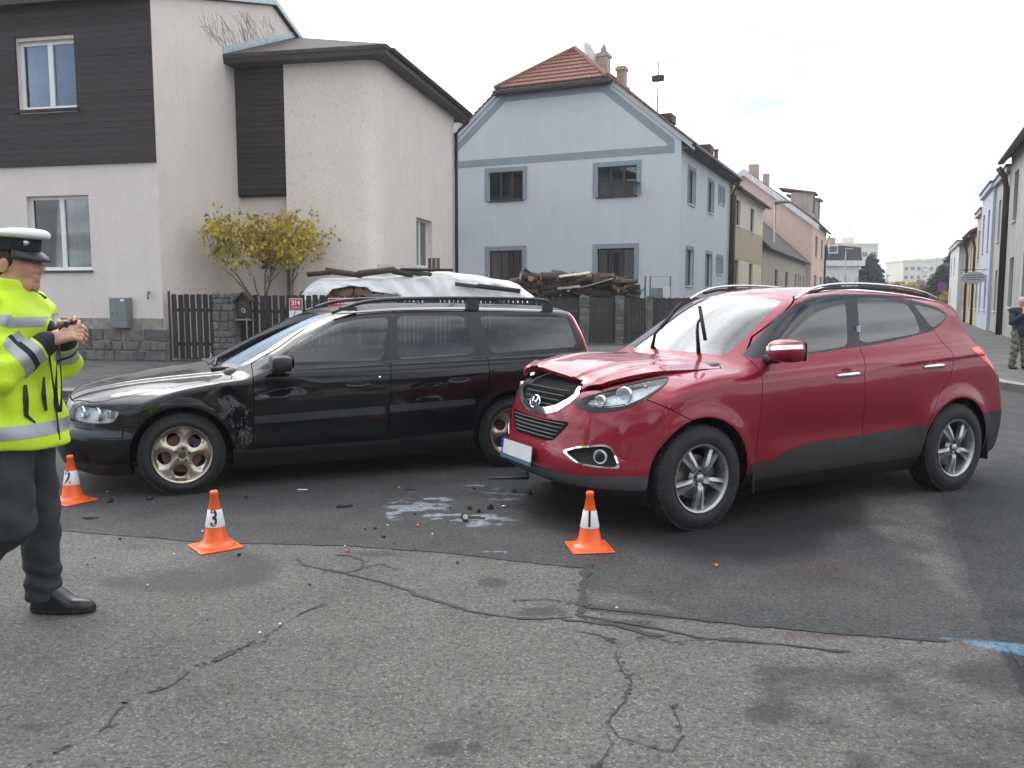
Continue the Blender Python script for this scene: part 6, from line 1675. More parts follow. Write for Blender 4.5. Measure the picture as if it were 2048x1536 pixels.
def salmon_extra(h, M):
    # white barge boards on the gable facing the camera and dormer boxes
    D, eave, ridge = -11.5, 8.2, 4.3
    for s in (0, 1):
        P = [(.55, eave-.55), (D/2, eave+ridge+.1), (D/2, eave+ridge-.45), (.55, eave-1.0)]
        if s: P = [(D-x, z) for x, z in P]
        MB().prism(P, -.34, -.22, 'y').build('barge_board', 'white_render', h)
    for y in (3.2, 8.5):
        MB().box((-2.2, y, eave+.2), (-.35, y+2.2, eave+2.6)).build('dormer_wall', 'beige_render', h); roof_slab(h, [(-.1, y-.2, eave+2.55), (-.1, y+2.4, eave+2.55), (-3.2, y+2.4, eave+3.1), (-3.2, y-.2, eave+3.1)], .14, 'roof_brownred', 'dormer_roof')
        MB().box((-.36, y+.4, eave+.8), (-.33, y+1.8, eave+2.2)).build('dormer_window', 'dark_room', h)
    MB().box((D/2+.1, 1.8, eave+3.0), (D/2+.9, 2.6, eave+ridge+.75)).build('chimney', 'chimney_brick', h); MB().box((D/2+1.1, 3.4, eave+3.0), (D/2+1.6, 4.0, eave+ridge+.1)).build('chimney', 'chimney_brick', h)
    pipe(h, [(.45, 12.8, eave-.6), (.12, 12.8, eave-1.6), (.10, 12.8, 0)], .09, 'gutter_brown')
row_house('tall salmon pink gabled house with white barge boards and red roof', 45.4, 60.2, .4, 11.5, 8.2, 'salmon_render', [(3.0, 5.5, 5.2, 7.0), (3.0, 5.5, 1.8, 3.6), (9, 11, 5.2, 7.0), (9, 11, 1.8, 3.6)], None, True, 'roof_brownred', ridge=4.3, extra=salmon_extra)

# ---------------------------------------------------------------- right terrace
H_ = lambda a: a
row_house('old grey rendered corner house with dark eaves and a downpipe', -14., 1.2, 0, 9, 6.9, 'old_grey_render', [(1.4, 2.6, 4.3, 6.1), (5.2, 6.4, 4.3, 6.1), (1.4, 2.6, 1.2, 3.0), (5.2, 6.4, 1.2, 3.0)], None, True, 'roof_dark', side=-1, ridge=3.0, sillm='sill_white')
row_house('narrow grey beige terraced house with stepped parapet', 1.3, 6.2, 0, 9, 6.55, 'old_grey_render', [(1.2, 2.1, 3.9, 5.6), (3.0, 3.9, 3.9, 5.6), (1.2, 2.1, 1.0, 2.7), (3.0, 3.9, 1.0, 2.7)], None, None, side=-1)
row_house('pale lavender terraced house with a flat parapet', 6.3, 11.8, -.12, 9, 6.55, 'lavender_render', [(.9, 1.8, 3.7, 5.5), (3.5, 4.4, 3.7, 5.5), (.9, 1.8, 1.0, 2.6), (3.5, 4.4, 1.0, 2.6)], None, None, side=-1)
row_house('olive green terraced house next to the lavender one', 11.9, 15.4, -.05, 9, 5.95, 'olive_render', [(1.2, 2.2, 3.5, 5.0), (1.2, 2.2, 1.0, 2.5)], None, None, side=-1)
row_house('ochre yellow terraced house with a brown downpipe', 15.5, 20.8, 0, 9, 5.25, 'ochre_render', [(.9, 1.9, 3.3, 4.6), (3.2, 4.2, 3.3, 4.6), (.9, 1.9, 1.0, 2.4), (3.2, 4.2, 1.0, 2.4)], None, True, 'roof_brownred', side=-1, ridge=2.2)
row_house('beige terraced house with small roof beyond the ochre one', 20.9, 25.5, 0, 9, 5.1, 'beige_render', [(1.0, 2.0, 3.2, 4.5), (1.0, 2.0, 1.0, 2.4)], None, True, 'roof_brownred', side=-1, ridge=2.4)
row_house('white flat roofed terraced house at the far end of the row', 25.6, 36., -.3, 9, 5.2, 'white_render', [(1.5, 2.6, 3.2, 4.4), (5, 6.2, 3.2, 4.4), (1.5, 2.6, 1.0, 2.3)], None, None, side=-1)
def rworld(t, x, z): return tuple(RIGHT0*np.array([1, 1, 0])+S2*t+S1*x+np.array([0, 0, z]))
angS = math.atan2(S1[1], S1[0])
for (t, z1, lab) in ((1.25, 6.5, 'dark brown downpipe between the two grey houses of the right terrace'), (15.45, 5.0, 'brown downpipe beside the ochre terraced house'), (20.85, 4.9, 'brown downpipe beyond the ochre terraced house')):
    MB().tube([rworld(t, -.42, z1), rworld(t, -.2, z1-.35), rworld(t, -.11, z1-.8), rworld(t, -.11, .1)], .07 if t > 2 else .11, 8).build('downpipe', 'gutter_brown', None, smooth=True, label=lab, cat='pipe')
s = empty('hanging_sign', rworld(7.0, -.05, 2.45), angS, label='oval white shop sign on a bracket projecting from the right terrace', cat='sign')
mat('oval_sign', (.42, .44, .42), .5, var=.1, scale=12); mat('faded_letter', (.10, .12, .11), .6)
MB().lathe([(0, .02), (.42, .02), (.45, .0), (.42, -.02), (0, -.02)], 32, Matrix.Translation((-.62, 0, 0)) @ Matrix.Rotation(math.pi/2, 4, 'X') @ Matrix.Diagonal((1.15, .62, 1, 1))).build('board', 'oval_sign', s)
MB().tube([(0, 0, .36), (-1.15, 0, .36)], .015, 6).tube([(-.2, 0, .36), (-.3, 0, .2)], .01, 5).tube([(-1.0, 0, .36), (-.95, 0, .2)], .01, 5).build('bracket', 'gutter_brown', s)
for k, w_ in enumerate((.34, .42, .26)): MB().box((-.62-w_, -.026, .10-.10*k), (-.62+w_, -.021, .135-.10*k)).build('print_line', 'faded_letter', s)

# houses across the road behind the camera: they show in the car windows and paint
def across(x0, x1, y, eave, ridge, m, label, gable=False):
    h = empty('house', (x0, y, 0), R_(8), label=label, cat='house'); w = x1-x0
    MB().box((0, -8, 0), (w, 0, eave)).build('wall', m, h)
    if gable: MB().prism([(-.3, eave), (w+.3, eave), (w/2, ridge)], -8.2, .3, 'y').build('roof', 'roof_dark', h)
    else: MB().prism([(.4, eave-.1), (-4, ridge), (-8.4, eave-.1)], -.3, w+.3, 'x').build('roof', 'roof_dark', h)
    for k in range(int(w/3)):
        o = MB().box((1+3*k, -.02, 1.3), (2.2+3*k, .03, 2.7)).build('window', 'white_frame', h); MB().box((1.08+3*k, .032, 1.38), (2.12+3*k, .04, 2.62)).build('pane', 'room_grey', o)
across(-26, -9.5, -11.5, 3.6, 6.0, 'beige_render', 'low beige house facing the black car across the road')
across(-8.5, 2.0, -12.5, 3.4, 5.6, 'old_grey_render', 'low grey gabled house mirrored in the black car windows', True)
across(3.5, 24, -14., 3.8, 6.4, 'cream_render', 'long cream house mirrored in the red car doors')

# ---------------------------------------------------------------- thin autumn haze
def haze():
    m = bpy.data.materials.new('haze_air'); m.use_nodes = True; n = m.node_tree.nodes; l = m.node_tree.links; n.clear()
    o = n.new('ShaderNodeOutputMaterial'); v = n.new('ShaderNodeVolumePrincipled'); v.inputs['Color'].default_value = (.90, .94, 1., 1); v.inputs['Density'].default_value = .0009; v.inputs['Anisotropy'].default_value = .2
    l.new(v.outputs[0], o.inputs['Volume'])
    MB().box((-700, -260, -1), (800, 1600, 45)).build('haze', m, None, kind='stuff')
haze()
build_estate()
build_suv()
# ---------------------------------------------------------------- vegetation
def leaf_mat(name, stops, rough=.6, trans=.35):
    m, n, l, b = new_mat(name); b.inputs['Roughness'].default_value = rough; b.inputs['Specular IOR Level'].default_value = .3
    g = n.new('ShaderNodeNewGeometry'); r = ramp(n, l, g.outputs['Random Per Island'], stops); l.new(r.outputs[0], b.inputs['Base Color'])
    out = [x for x in n if x.type == 'OUTPUT_MATERIAL'][0]
    t = n.new('ShaderNodeBsdfTranslucent'); l.new(r.outputs[0], t.inputs[0]); mx = n.new('ShaderNodeMixShader'); mx.inputs[0].default_value = trans
    l.new(b.outputs[0], mx.inputs[1]); l.new(t.outputs[0], mx.inputs[2]); l.new(mx.outputs[0], out.inputs[0])
leaf_mat('yellow_leaf', [(.0, (.20, .18, .04)), (.35, (.42, .35, .07)), (.7, (.58, .45, .07)), (1., (.62, .42, .05))])
leaf_mat('conifer_needle', [(0, (.018, .032, .020)), (.6, (.035, .055, .034)), (1, (.055, .075, .045))], trans=.1)
leaf_mat('autumn_leaf', [(0, (.22, .15, .05)), (.5, (.36, .23, .06)), (1, (.42, .30, .09))], trans=.3)
leaf_mat('shrub_leaf', [(0, (.035, .05, .03)), (.6, (.06, .075, .04)), (1, (.10, .09, .05))], trans=.2)
mat('twig', (.085, .072, .060), .85, var=.3, scale=20); mat('trunk_bark', (.10, .088, .07), .9, var=.35, scale=14, bump=.4)
def leaves(P, D, size, seed, droop=.6, shape='heart', aspect=1.):
    """leaf faces at points P, random hang; returns V, F"""
    r = np.random.default_rng(seed); n_ = len(P)
    if shape == 'heart': L = np.array([(0, 0), (.34, .10), (.50, .42), (.30, .78), (0, 1.1), (-.30, .78), (-.50, .42), (-.34, .10)])
    else: L = np.array([(-.5, 0), (.5, 0), (.5, 1), (-.5, 1)])
    a = r.random(n_)*2*np.pi; el = -droop*np.pi/2+r.normal(0, .45, n_)
    d = np.stack([np.cos(a)*np.cos(el), np.sin(a)*np.cos(el), np.sin(el)], 1)
    s = np.cross(d, r.normal(size=(n_, 3))); s /= np.linalg.norm(s, axis=1, keepdims=True)
    sz = size*(.6+.7*r.random(n_))
    V = P[:, None]+(s[:, None]*L[None, :, :1]*aspect+d[:, None]*L[None, :, 1:2])*sz[:, None, None]
    nn = np.cross(s, d); V = V+nn[:, None]*(np.abs(L[None, :, :1])*.35)*sz[:, None, None]
    k = len(L); F = (np.arange(n_)[:, None]*k+np.arange(k)[None])
    return V.reshape(-1, 3), F
def shrub_tree():
    base = onplane(543, 600, PINK0+E2*1.9, E2); base[2] = .1
    t = empty('shrub_tree', tuple(base), 0, label='small tree with thinning yellow leaves in front of the pink wall', cat='tree')
    r = np.random.default_rng(12); mb = MB(); tips = []; tw = MB()
    def grow(p, d, L, rad, lev):
        if lev >= 2 and p[2] < 1.65: return
        n_ = 5; pts = [p]; 
        for k in range(n_):
            d = d+r.normal(0, .10+.03*lev, 3)+np.array([0, 0, .03]); d /= np.linalg.norm(d); p = p+d*L/n_; pts.append(p)
        rs = list(np.linspace(rad, rad*.62, n_+1)); (mb if lev < 2 else tw).tube([tuple(q) for q in pts], rs, 7 if lev < 2 else 4, cap=True)
        if lev >= 4: tips.extend(pts[2:]); return
        if lev >= 2: tips.extend(pts[2:])
        nb = 2+int(r.random() < (.85 if lev < 3 else .5))+ (lev == 1)
        for b in range(nb):
            az = r.random()*2*np.pi; sp = (.55, .75, .7, .7)[lev]*(.6+.6*r.random())
            side = np.array([math.cos(az)*1.1-.25*p[0], math.sin(az)*.8-.2*p[1], .1-.25*max(0, p[2]-3.2)]); nd = d*math.cos(sp)+side*math.sin(sp); nd /= np.linalg.norm(nd)
            k = n_ if b == 0 else r.integers(2, n_+1)
            grow(pts[k], nd, L*(.80+.25*r.random())*(.82 if lev else .75), rs[k]*.68, lev+1)
    for (dx, dz) in ((-.26, 1.), (.0, 1.), (.22, 1.)):
        d = np.array([dx, r.normal(0, .15), dz]); d /= np.linalg.norm(d); grow(np.array([dx*.15, 0, 0.]), d, 1.42, .05, 0)
    T = np.array(tips)
    keep = (T[:, 2] > 1.75); T = T[keep]
    # crown flattened like the photo
    mb.build('trunk', 'trunk_bark', t, smooth=True); tw.build('twigs', 'twig', t)['kind'] = 'stuff'
    env = ((T[:, 0]+.05)/1.42)**2+((T[:, 2]-3.08)/1.0)**2; Tl = T[(env < 1.05) & (r.random(len(T)) < .95)]; P = np.repeat(Tl, 6, 0)+r.normal(0, .09, (len(Tl)*6, 3))
    P = P[r.random(len(P)) < .52]
    V, F = leaves(P, None, .078, 3, .65)
    part('leaves', V, F, 'yellow_leaf', t)['kind'] = 'stuff'
    print('shrub extents', T.min(0), T.max(0), len(P))
    return t
shrub_tree()
def blob_tree(u, v_top, v_base, Y, rad, label, m, kind='round', n_=5000, size=.35, seed=1, name='tree', cat='tree', base_z=0.):
    c = atY(u, HOR, Y); ztop = atY(u, v_top, Y)[2]; base = np.array([c[0], c[1], base_z]); H = ztop-base_z
    t = empty(name, tuple(base), 0, label=label, cat=cat); r = np.random.default_rng(seed)
    MB().tube([(0, 0, -.3), (0.05*rad, 0, H*.4), (0, 0, H*(.95 if kind == 'cone' else .6))], [H*.022, H*.016, H*.004], 7).build('trunk', 'trunk_bark', t, smooth=True)
    if kind == 'cone':
        z = 1-np.sqrt(r.random(n_)); z = z*.93+.06; k = np.floor(z*17)/17; fr = (z*17) % 1
        R = rad*(1-z)**.85*(.75+.45*(1-fr))*(.55+.45*np.sqrt(r.random(n_))); a = r.random(n_)*2*np.pi; R *= .85+.25*np.sin(a*5+k*40)
        P = np.stack([R*np.cos(a), R*np.sin(a), z*H], 1)
    else:
        nb = 16; cen = r.normal(size=(nb, 3)); cen /= np.linalg.norm(cen, axis=1, keepdims=True); cen = cen*rad*.62*np.array([1, 1, .8])*(.4+.6*r.random((nb, 1)))
        q = r.integers(0, nb, n_); d = r.normal(size=(n_, 3)); d /= np.linalg.norm(d, axis=1, keepdims=True)
        P = cen[q]+d*rad*.42*(r.random((n_, 1))**.4)*np.array([1, 1, .85]); P[:, 2] += H-rad*.92
        P = P[P[:, 2] > .2]
    V, F = leaves(P, None, size, seed, .3 if kind == 'cone' else .35, 'quad' if kind == 'cone' else 'heart', .45 if kind == 'cone' else 1.)
    part('crown', V, F, m, t)['kind'] = 'stuff'
    if kind != 'cone':
        bm = MB()
        for k in range(14):
            e = P[r.integers(0, len(P))]; s_ = np.array([0, 0, H*(.3+.3*r.random())]); bm.tube([tuple(s_), tuple(s_*.5+e*.5+np.array([0, 0, .1*H])), tuple(e)], [H*.010, H*.006, H*.002], 5)
        bm.build('limbs', 'trunk_bark', t)['kind'] = 'stuff'
    return t
blob_tree(1737, 507, 600, 115, 3.6, 'dark green spruce beside the pale yellow apartment block', 'conifer_needle', 'cone', 7000, .62, 4, 'spruce_tree')
blob_tree(1901, 492, 600, 100, 3.2, 'tall dark spruce standing behind the right terrace', 'conifer_needle', 'cone', 8000, .55, 5, 'spruce_tree')
blob_tree(1880, 528, 600, 92, 2.6, 'shorter dark conifer next to the tall spruce by right terrace', 'conifer_needle', 'cone', 6000, .5, 6, 'spruce_tree')
blob_tree(1806, 543, 600, 120, 3.4, 'round autumn tree with golden leaves below the cream block', 'autumn_leaf', 'round', 4200, .42, 7)
blob_tree(1832, 552, 600, 140, 2.6, 'smaller golden autumn tree beside the round one', 'autumn_leaf', 'round', 3000, .42, 8)
blob_tree(1656, 545, 600, 92, 2.2, 'dark leafy bush at the corner of the salmon house', 'shrub_leaf', 'round', 3000, .30, 9, 'bush', 'bush')
blob_tree(1898, 572, 600, 70, 1.7, 'low brownish bush behind the no parking sign', 'autumn_leaf', 'round', 1800, .22, 10, 'bush', 'bush')
for (u, v, s_) in ((1775, 560, 1), (1755, 562, 2), (1850, 566, 3)):
    blob_tree(u, v, 600, 210, 5.5, 'distant bushy tree at the end of the street', 'shrub_leaf', 'round', 2200, .8, 20+s_)['group'] = 'distant trees at the street end'
def bare_bush():
    c = atY(1690, HOR, 90); t = empty('bare_bush', (c[0], c[1], 0), 0, label='leafless grey bush in front of the white walled house', cat='bush'); r = np.random.default_rng(4); mb = MB()
    for k in range(110):
        a = r.random()*2*math.pi; sp = r.random()*.9; d = np.array([math.cos(a)*sp, math.sin(a)*sp*.6, 1.]); L = 2.6+1.4*r.random()
        p0 = np.array([r.normal(0, .8), r.normal(0, .4), 0]); p1 = p0+d*L*.6+r.normal(0, .1, 3); p2 = p1+(d+r.normal(0, .3, 3))*L*.4; mb.tube([tuple(p0), tuple(p1), tuple(p2)], [.035, .022, .008], 4)
    mb.build('branches', 'twig', t)['kind'] = 'stuff'
bare_bush()

# ---------------------------------------------------------------- far buildings, lamps, sign
def far_block(u0, u1, v_top, Y, label, cols, rows, fh, m='pale_block', tower=None, balc=None, depth=14):
    a = atY(u0, v_top, Y); b = atY(u1, v_top, Y); w = b[0]-a[0]; H = a[2]
    h = empty('apartment_block', (a[0], Y, 0), 0, label=label, cat='building')
    MB().box((0, 0, -1), (w, depth, H)).build('wall', m, h); MB().box((-.2, -.2, H), (w+.2, depth+.2, H+.5)).build('parapet', m, h)
    sp = w/cols
    for r in range(rows):
        z = H-1.0-fh*(r+.5)-.7
        for c in range(cols):
            x = sp*(c+.5); ww = sp*.28
            o = MB().box((x-ww, -.06, z), (x+ww, .02, z+1.45)).build('window', 'white_frame', h)
            for s_ in (-1, 1): MB().box((x+s_*ww*.5-ww*.42, -.10, z+.12), (x+s_*ww*.5+ww*.42, -.065, z+1.33)).build('pane', 'room_grey', o)
        if balc is not None:
            for c in balc: MB().box((sp*c+.2, -1.1, z-.3), (sp*(c+1)-.2, -.1, z+.75)).build('balcony', 'white_render', h)
    if tower: MB().box((w*tower[0], 3, H), (w*tower[1], 9, H+tower[2])).build('lift_tower', m, h); MB().tube([(w*tower[1], 6, H), (w*tower[1], 6, H+tower[2]+4)], .12, 5).build('mast', 'gutter_zinc', h)
    return h
far_block(1668, 1757, 490, 230, 'pale yellow apartment block with roof tower beyond the salmon house', 5, 4, 3.0, tower=(.28, .55, 2.2))
far_block(1807, 1882, 523, 300, 'cream apartment block with balcony rows at the end of the street', 6, 4, 3.0, 'pale_block', balc=[3], tower=(.40, .62, 1.2)); far_block(1872, 1897, 518, 330, 'pale apartment block half hidden behind the dark conifers', 3, 5, 3.0)
def white_house():
    Y = 112; a = atY(1640, 532, Y); b = atY(1718, 532, Y); w = b[0]-a[0]; e = a[2]; rt = atY(1660, 490, Y)[2]; mat('roof_black', (.045, .035, .036), .7, var=.3, scale=2)
    h = empty('house', (a[0], Y, 0), 0, label='white house with large dark mansard roof behind the bare bush', cat='house')
    MB().box((0, 0, -1), (w, 12, e)).build('wall', 'white_render', h); MB().box((-.3, -.5, e), (w+.6, 12.3, e+.7)).build('cornice', 'white_render', h)
    MB().prism([(-.2, e+.7), (w+.3, e+.7), (w+.1, e+.9+(rt-e)*.55), (w*.28, rt), (-.2, rt-.6)], -.2, 12, 'y').build('roof', 'roof_black', h)
    MB().box((w*.30, 1, rt-1.2), (w*.44, 2.2, rt+1.0)).build('chimney', 'chimney_brick', h); o = MB().box((w*.18, -.32, e+1.6), (w*.42, -.2, e+2.7)).build('roof_window', 'white_frame', h); MB().box((w*.20, -.36, e+1.75), (w*.40, -.325, e+2.55)).build('pane', 'house_glass_blue', o)
    for k in range(2): MB().box((w*(.45+.25*k), -.05, 1.2), (w*(.58+.25*k), .0, 2.8)).build('window', 'room_grey', h)
white_house()
def street_lamp(u, v_top, Y, label, group=None, arm=1.2, sgn=1):
    c = atY(u, v_top, Y); h = c[2]; s = empty('street_lamp', (c[0], c[1], 0), angS, label=label, cat='street lamp', group=group); k = max(1., Y/90)
    MB().tube([(0, 0, 0), (0, 0, 1.2), (0, 0, 1.25), (0, 0, h-.1)], [.11*k, .11*k, .075*k, .06*k], 8).build('pole', 'gutter_zinc', s, smooth=True); MB().tube([(0, 0, h-.1), (arm*.3*sgn, 0, h+.02)], .05*k, 6).build('arm', 'gutter_zinc', s)
    MB().box((-.1*sgn if sgn > 0 else -.9, -.16*k, h-.05), (.9 if sgn > 0 else .1, .16*k, h+.16), None, .06).build('lamp_head', 'gutter_zinc', s)
street_lamp(1551, 406, 56, 'grey street lamp standing in front of the beige cottage')
street_lamp(1692, 499, 108, 'grey street lamp standing in front of the white house with dark roof')
for (u, v, Y) in ((1727, 524, 150), (1744, 538, 185), (1763, 544, 205), (1774, 551, 250)): street_lamp(u, v, Y, 'small distant street lamp along the far road', 'distant street lamps')
street_lamp(1905, 533, 85, 'thin street lamp beside the far right terrace', arm=1., sgn=1)
c = atY(1884, 573, 58); s = empty('no_parking_sign', (c[0], c[1], 0), 0, label='round blue and red no parking sign on a post', cat='traffic sign')
mat('sign_blue', (.02, .07, .38), .4)
Rx = Matrix.Translation((0, -.05, c[2])) @ Matrix.Rotation(math.pi/2, 4, 'X')
MB().tube([(0, 0, 0), (0, 0, c[2]+.35)], .035, 8).build('post', 'gutter_zinc', s); MB().lathe([(0, 0), (.30, 0), (.30, -.02), (0, -.02)], 32, Rx).build('disc', 'sign_red', s); MB().lathe([(0, .004), (.25, .004), (.25, .001)], 32, Rx).build('blue_field', 'sign_blue', s)
MB().box((-.26, -.025, .006), (.26, .025, .012), Rx @ Matrix.Rotation(-.785, 4, 'Z')).build('red_bar', 'sign_red', s)

# ---------------------------------------------------------------- right-hand fence, wire gate
def right_fence():
    Y = 26.; X = lambda u: (u-1024)/FPX*Y/ math.cos(PITCH)*1.0
    zt = atY(1200, 594, Y)[2]-.12
    def run(u0, u1, label, cat, top):
        x0, x1 = atY(u0, HOR, Y)[0], atY(u1, HOR, Y)[0]; f = empty('board_fence' if cat == 'fence' else 'board_gate', (x0, Y, .12), 0, label=label, cat=cat); n_ = int((x1-x0)/.075); sp = (x1-x0)/n_
        MB().box((0, .02, .3), (x1-x0, .06, .38)).build('rail', 'fence_grey', f); MB().box((0, .02, top-.35), (x1-x0, .06, top-.27)).build('rail', 'fence_grey', f)
        me = MB().box((-sp*.46, -.012, .04), (sp*.46, .012, top)).mesh('board', 'fence_grey')
        for k in range(n_): o = link('board', me, f); o.location = ((k+.5)*sp, rnd.uniform(-.006, .006), rnd.uniform(-.015, .015))
    timber('fence_grey', (.040, .036, .034), (30, 30, 3))
    run(1070, 1159, 'grey board fence seen above the black car rear end', 'fence', zt-.03); run(1179, 1231, 'grey board gate between two slim stone posts', 'gate', zt-.01); run(1249, 1292, 'short grey board fence right of the gate', 'fence', zt-.02); run(1306, 1420, 'grey board fence behind the red car windscreen', 'fence', zt-.03)
    for k, (a, b) in enumerate(((1159, 1178), (1231, 1248), (1292, 1305))):
        x0, x1 = atY(a, HOR, Y)[0], atY(b, HOR, Y)[0]; p = empty('stone_post', (x0, Y, .12), 0, label=('slim stone post left of the board gate', 'slim stone post right of the board gate', 'slim stone post at the end of the short board fence')[k], cat='post')
        MB().box((.01, -.10, 0), (x1-x0-.01, .15, zt)).build('core', 'mortar', p); stones_fn(0, x1-x0, 0, zt+.04, -.10, .02, .2, None, p, .15, .3)
    mat('teal_metal', (.10, .22, .21), .5, .3, var=.2)
    g = empty('wire_gate', tuple(atY(1300, HOR, 28.5)*np.array([1, 1, 0])), 0, label='thin teal metal gate frame with grey box by the grey house', cat='gate')
    zt2 = atY(1300, 553, 28.5)[2]; w = atY(1340, HOR, 28.5)[0]-atY(1300, HOR, 28.5)[0]
    MB().tube([(0, 0, 0), (0, 0, zt2), (w, 0, zt2), (w, 0, 0)], .03, 6).build('frame', 'teal_metal', g); MB().box((w*.05, -.01, .2), (w*.92, .01, zt2-.38)).build('gate_leaf', 'gutter_zinc', g); MB().box((w*.62, -.08, zt2-.75), (w*.98, -.02, zt2-.33)).build('letterbox', 'sill_white', g)
    q = empty('fence_post', tuple(atY(1290, HOR, 28.2)*np.array([1, 1, 0])), 0, label='teal steel fence post with diagonal brace near the wire gate', cat='post')
    MB().tube([(0, 0, 0), (0, 0, zt2)], .035, 6).tube([(0, 0, 1.9), (-.5, 0, 1.2)], .03, 6).build('post', 'teal_metal', q)
right_fence()

# ---------------------------------------------------------------- firewood
mat('cut_wood', (.40, .24, .11), .8, var=.35, scale=20, dirt=((.14, .08, .045), 6, .45, .7)); mat('tarp', (.80, .80, .79), .55, var=.06, scale=3, bump=.25, bscale=5); mat('pale_board', (.40, .38, .34), .8, var=.3, scale=4)
def log_mesh(r, L, seed):
    """bark cylinder with uneven section; cut ends"""
    q = random.Random(seed); n_ = 9; prof = [r*(.82+.36*q.random()) for _ in range(n_)]; V = []; F = []
    bend = q.uniform(-.03, .03)
    for k, t in enumerate((0, .33, .66, 1.)):
        for i in range(n_): a = 2*math.pi*i/n_; V.append((L*(t-.5), prof[i]*math.cos(a)*(1-.12*t)+bend*math.sin(t*3.1), prof[i]*math.sin(a)*(1-.12*t)))
    for k in range(3):
        for i in range(n_): F.append((k*n_+i, k*n_+(i+1) % n_, (k+1)*n_+(i+1) % n_, (k+1)*n_+i))
    F += [tuple(range(n_))[::-1], tuple(3*n_+i for i in range(n_))]
    me = mesh('log', V, F, None); me.materials.append(MATS[q.choice(['bark', 'bark_dark', 'bark'])]); me.materials.append(MATS['cut_wood'])
    for p in me.polygons: p.material_index = 1 if len(p.vertices) > 4 else 0; p.use_smooth = len(p.vertices) == 4
    return me
def firewood():
    ang = math.atan2(E1[1], E1[0]); off = 1.25
    def sx(u): return fx(u, off)
    def zz(u, v): return float(onplane(u, v, PINK0+E2*off, E2)[2]-PINK0[2])
    meshes = [log_mesh(.055+.02*(k % 4), .9, k) for k in range(8)]
    st = empty('firewood_stack', tuple(PINK0+E1*sx(640)+E2*off), ang, label='stack of split firewood showing round log ends under white tarpaulin', cat='firewood')
    q = random.Random(2); x_end = sx(1040)-sx(640)
    for row in range(16):
        z = .10+row*.105
        xs = np.arange(.05 if row < 15 else .3, (2.0 if row > 9 else 1.2), .125)
        for x in xs:
            if z > 1.62 or z < .9: continue
            o = link('log', q.choice(meshes), st); o.location = (x+q.uniform(-.02, .02)+(.06 if row % 2 else 0), .62+q.uniform(-.05, .05), z); o.rotation_euler = (q.random()*6.28, q.uniform(-.05, .05), math.pi/2+q.uniform(-.06, .06)); o.scale = (1, 1+q.uniform(-.15, .25), 1+q.uniform(-.15, .25))
    # tarpaulin
    top = np.array([(596, 596), (612, 570), (628, 557), (660, 556), (700, 556), (740, 553), (790, 551), (830, 547), (862, 542), (900, 544), (935, 550), (970, 556), (1005, 560), (1025, 568), (1040, 580), (1058, 594)])
    hem = np.array([(596, 600), (625, 600), (640, 597), (656, 592), (668, 578), (700, 572), (735, 574), (745, 582), (800, 590), (812, 604), (1058, 606)])
    us = np.linspace(596, 1058, 150); vt = np.interp(us, top[:, 0], top[:, 1]); vh = np.interp(us, hem[:, 0], hem[:, 1])
    S = np.array([sx(u) for u in us]); ZT = np.array([zz(u, v) for u, v in zip(us, vt)]); ZH = np.array([zz(u, v) for u, v in zip(us, vh)])
    V = []; nj = 22
    for i in range(len(us)):
        for j in range(nj):
            t = j/(nj-1)
            if t < .5: k = t/.5; y = -.04*(1-k)+.05*k*k; z = ZH[i]+(ZT[i]-.06-ZH[i])*k
            else: k = (t-.5)/.5; y = .05+1.25*k; z = ZT[i]-.06+.10*math.sin(k*2.6)-.25*k**3
            f1 = fbm(np.array([S[i]*2.2+t*1.5]), np.array([t*3.+S[i]*.4]), 31, 3)[0]-.5; f2 = abs(math.sin(S[i]*5.5+f1*5+t*2))-.5
            y += .16*f1+.035*f2*(t < .6); z += .07*f1*(t > .3)
            V.append((S[i], y, z))
    i = np.arange(len(us)-1)[:, None]*nj+np.arange(nj-1)[None]; Q = np.stack([i, i+nj, i+nj+1, i+1], -1).reshape(-1, 4)
    T = link('tarpaulin', mesh('tarpaulin', V, Q, 'tarp', smooth=True)); T.location = tuple(PINK0+E2*off); T.rotation_euler = (0, 0, ang)
    tag(T, 'creased white tarpaulin draped over the firewood behind the fence', 'tarpaulin')
    # poles holding it down
    segs = [((615, 554), (668, 549), .055), ((652, 547), (722, 557), .06), ((716, 554), (790, 545), .065), ((784, 547), (824, 556), .06), ((815, 550), (862, 556), .05), ((913, 572), (966, 578), .04), ((958, 576), (1042, 586), .04), ((800, 542), (905, 543), .03)]
    for k, (a, b, r) in enumerate(segs):
        p = np.array([sx(a[0]), -.06 if k in (5, 6) else .06, zz(*a)]); e = np.array([sx(b[0]), -.08 if k in (5, 6) else .10, zz(*b)]); d = e-p; L = np.linalg.norm(d)
        r *= 1.25; me = log_mesh(r, L, 40+k); m_ = PINK0+E2*off+E1*((p+e)/2)[0]+E2*((p+e)/2)[1]+np.array([0, 0, (p+e)[2]/2+r*.9])
        o = link('pole', me); o.location = tuple(m_); o.rotation_euler = (0, -math.asin(d[2]/L), ang); tag(o, 'bark covered pole weighing down the white tarpaulin', 'log', 'poles lying on the tarpaulin')
    a = onplane(752, 548, PINK0+E2*2.2, E2); b = onplane(838, 526, PINK0+E2*2.2, E2); o = MB().box((0, 0, 0), (float((b-a) @ E1), .03, b[2]-a[2]), None, .004).build('leaning_board', 'pale_board', None, label='pale board panel leaning behind the tarpaulin by the pink wall', cat='board'); o.location = tuple(a); o.rotation_euler = (R_(-8), R_(4), ang)
    a = onplane(856, 545, PINK0+E2*2.0, E2); p = empty('pallet_piece', tuple(a), ang, label='three short brown boards standing upright by the pink wall', cat='boards')
    for k in range(3): MB().box((k*.10, 0, -.25), (k*.10+.08, .025, .33), None, .004).build('board', 'old_board', p)
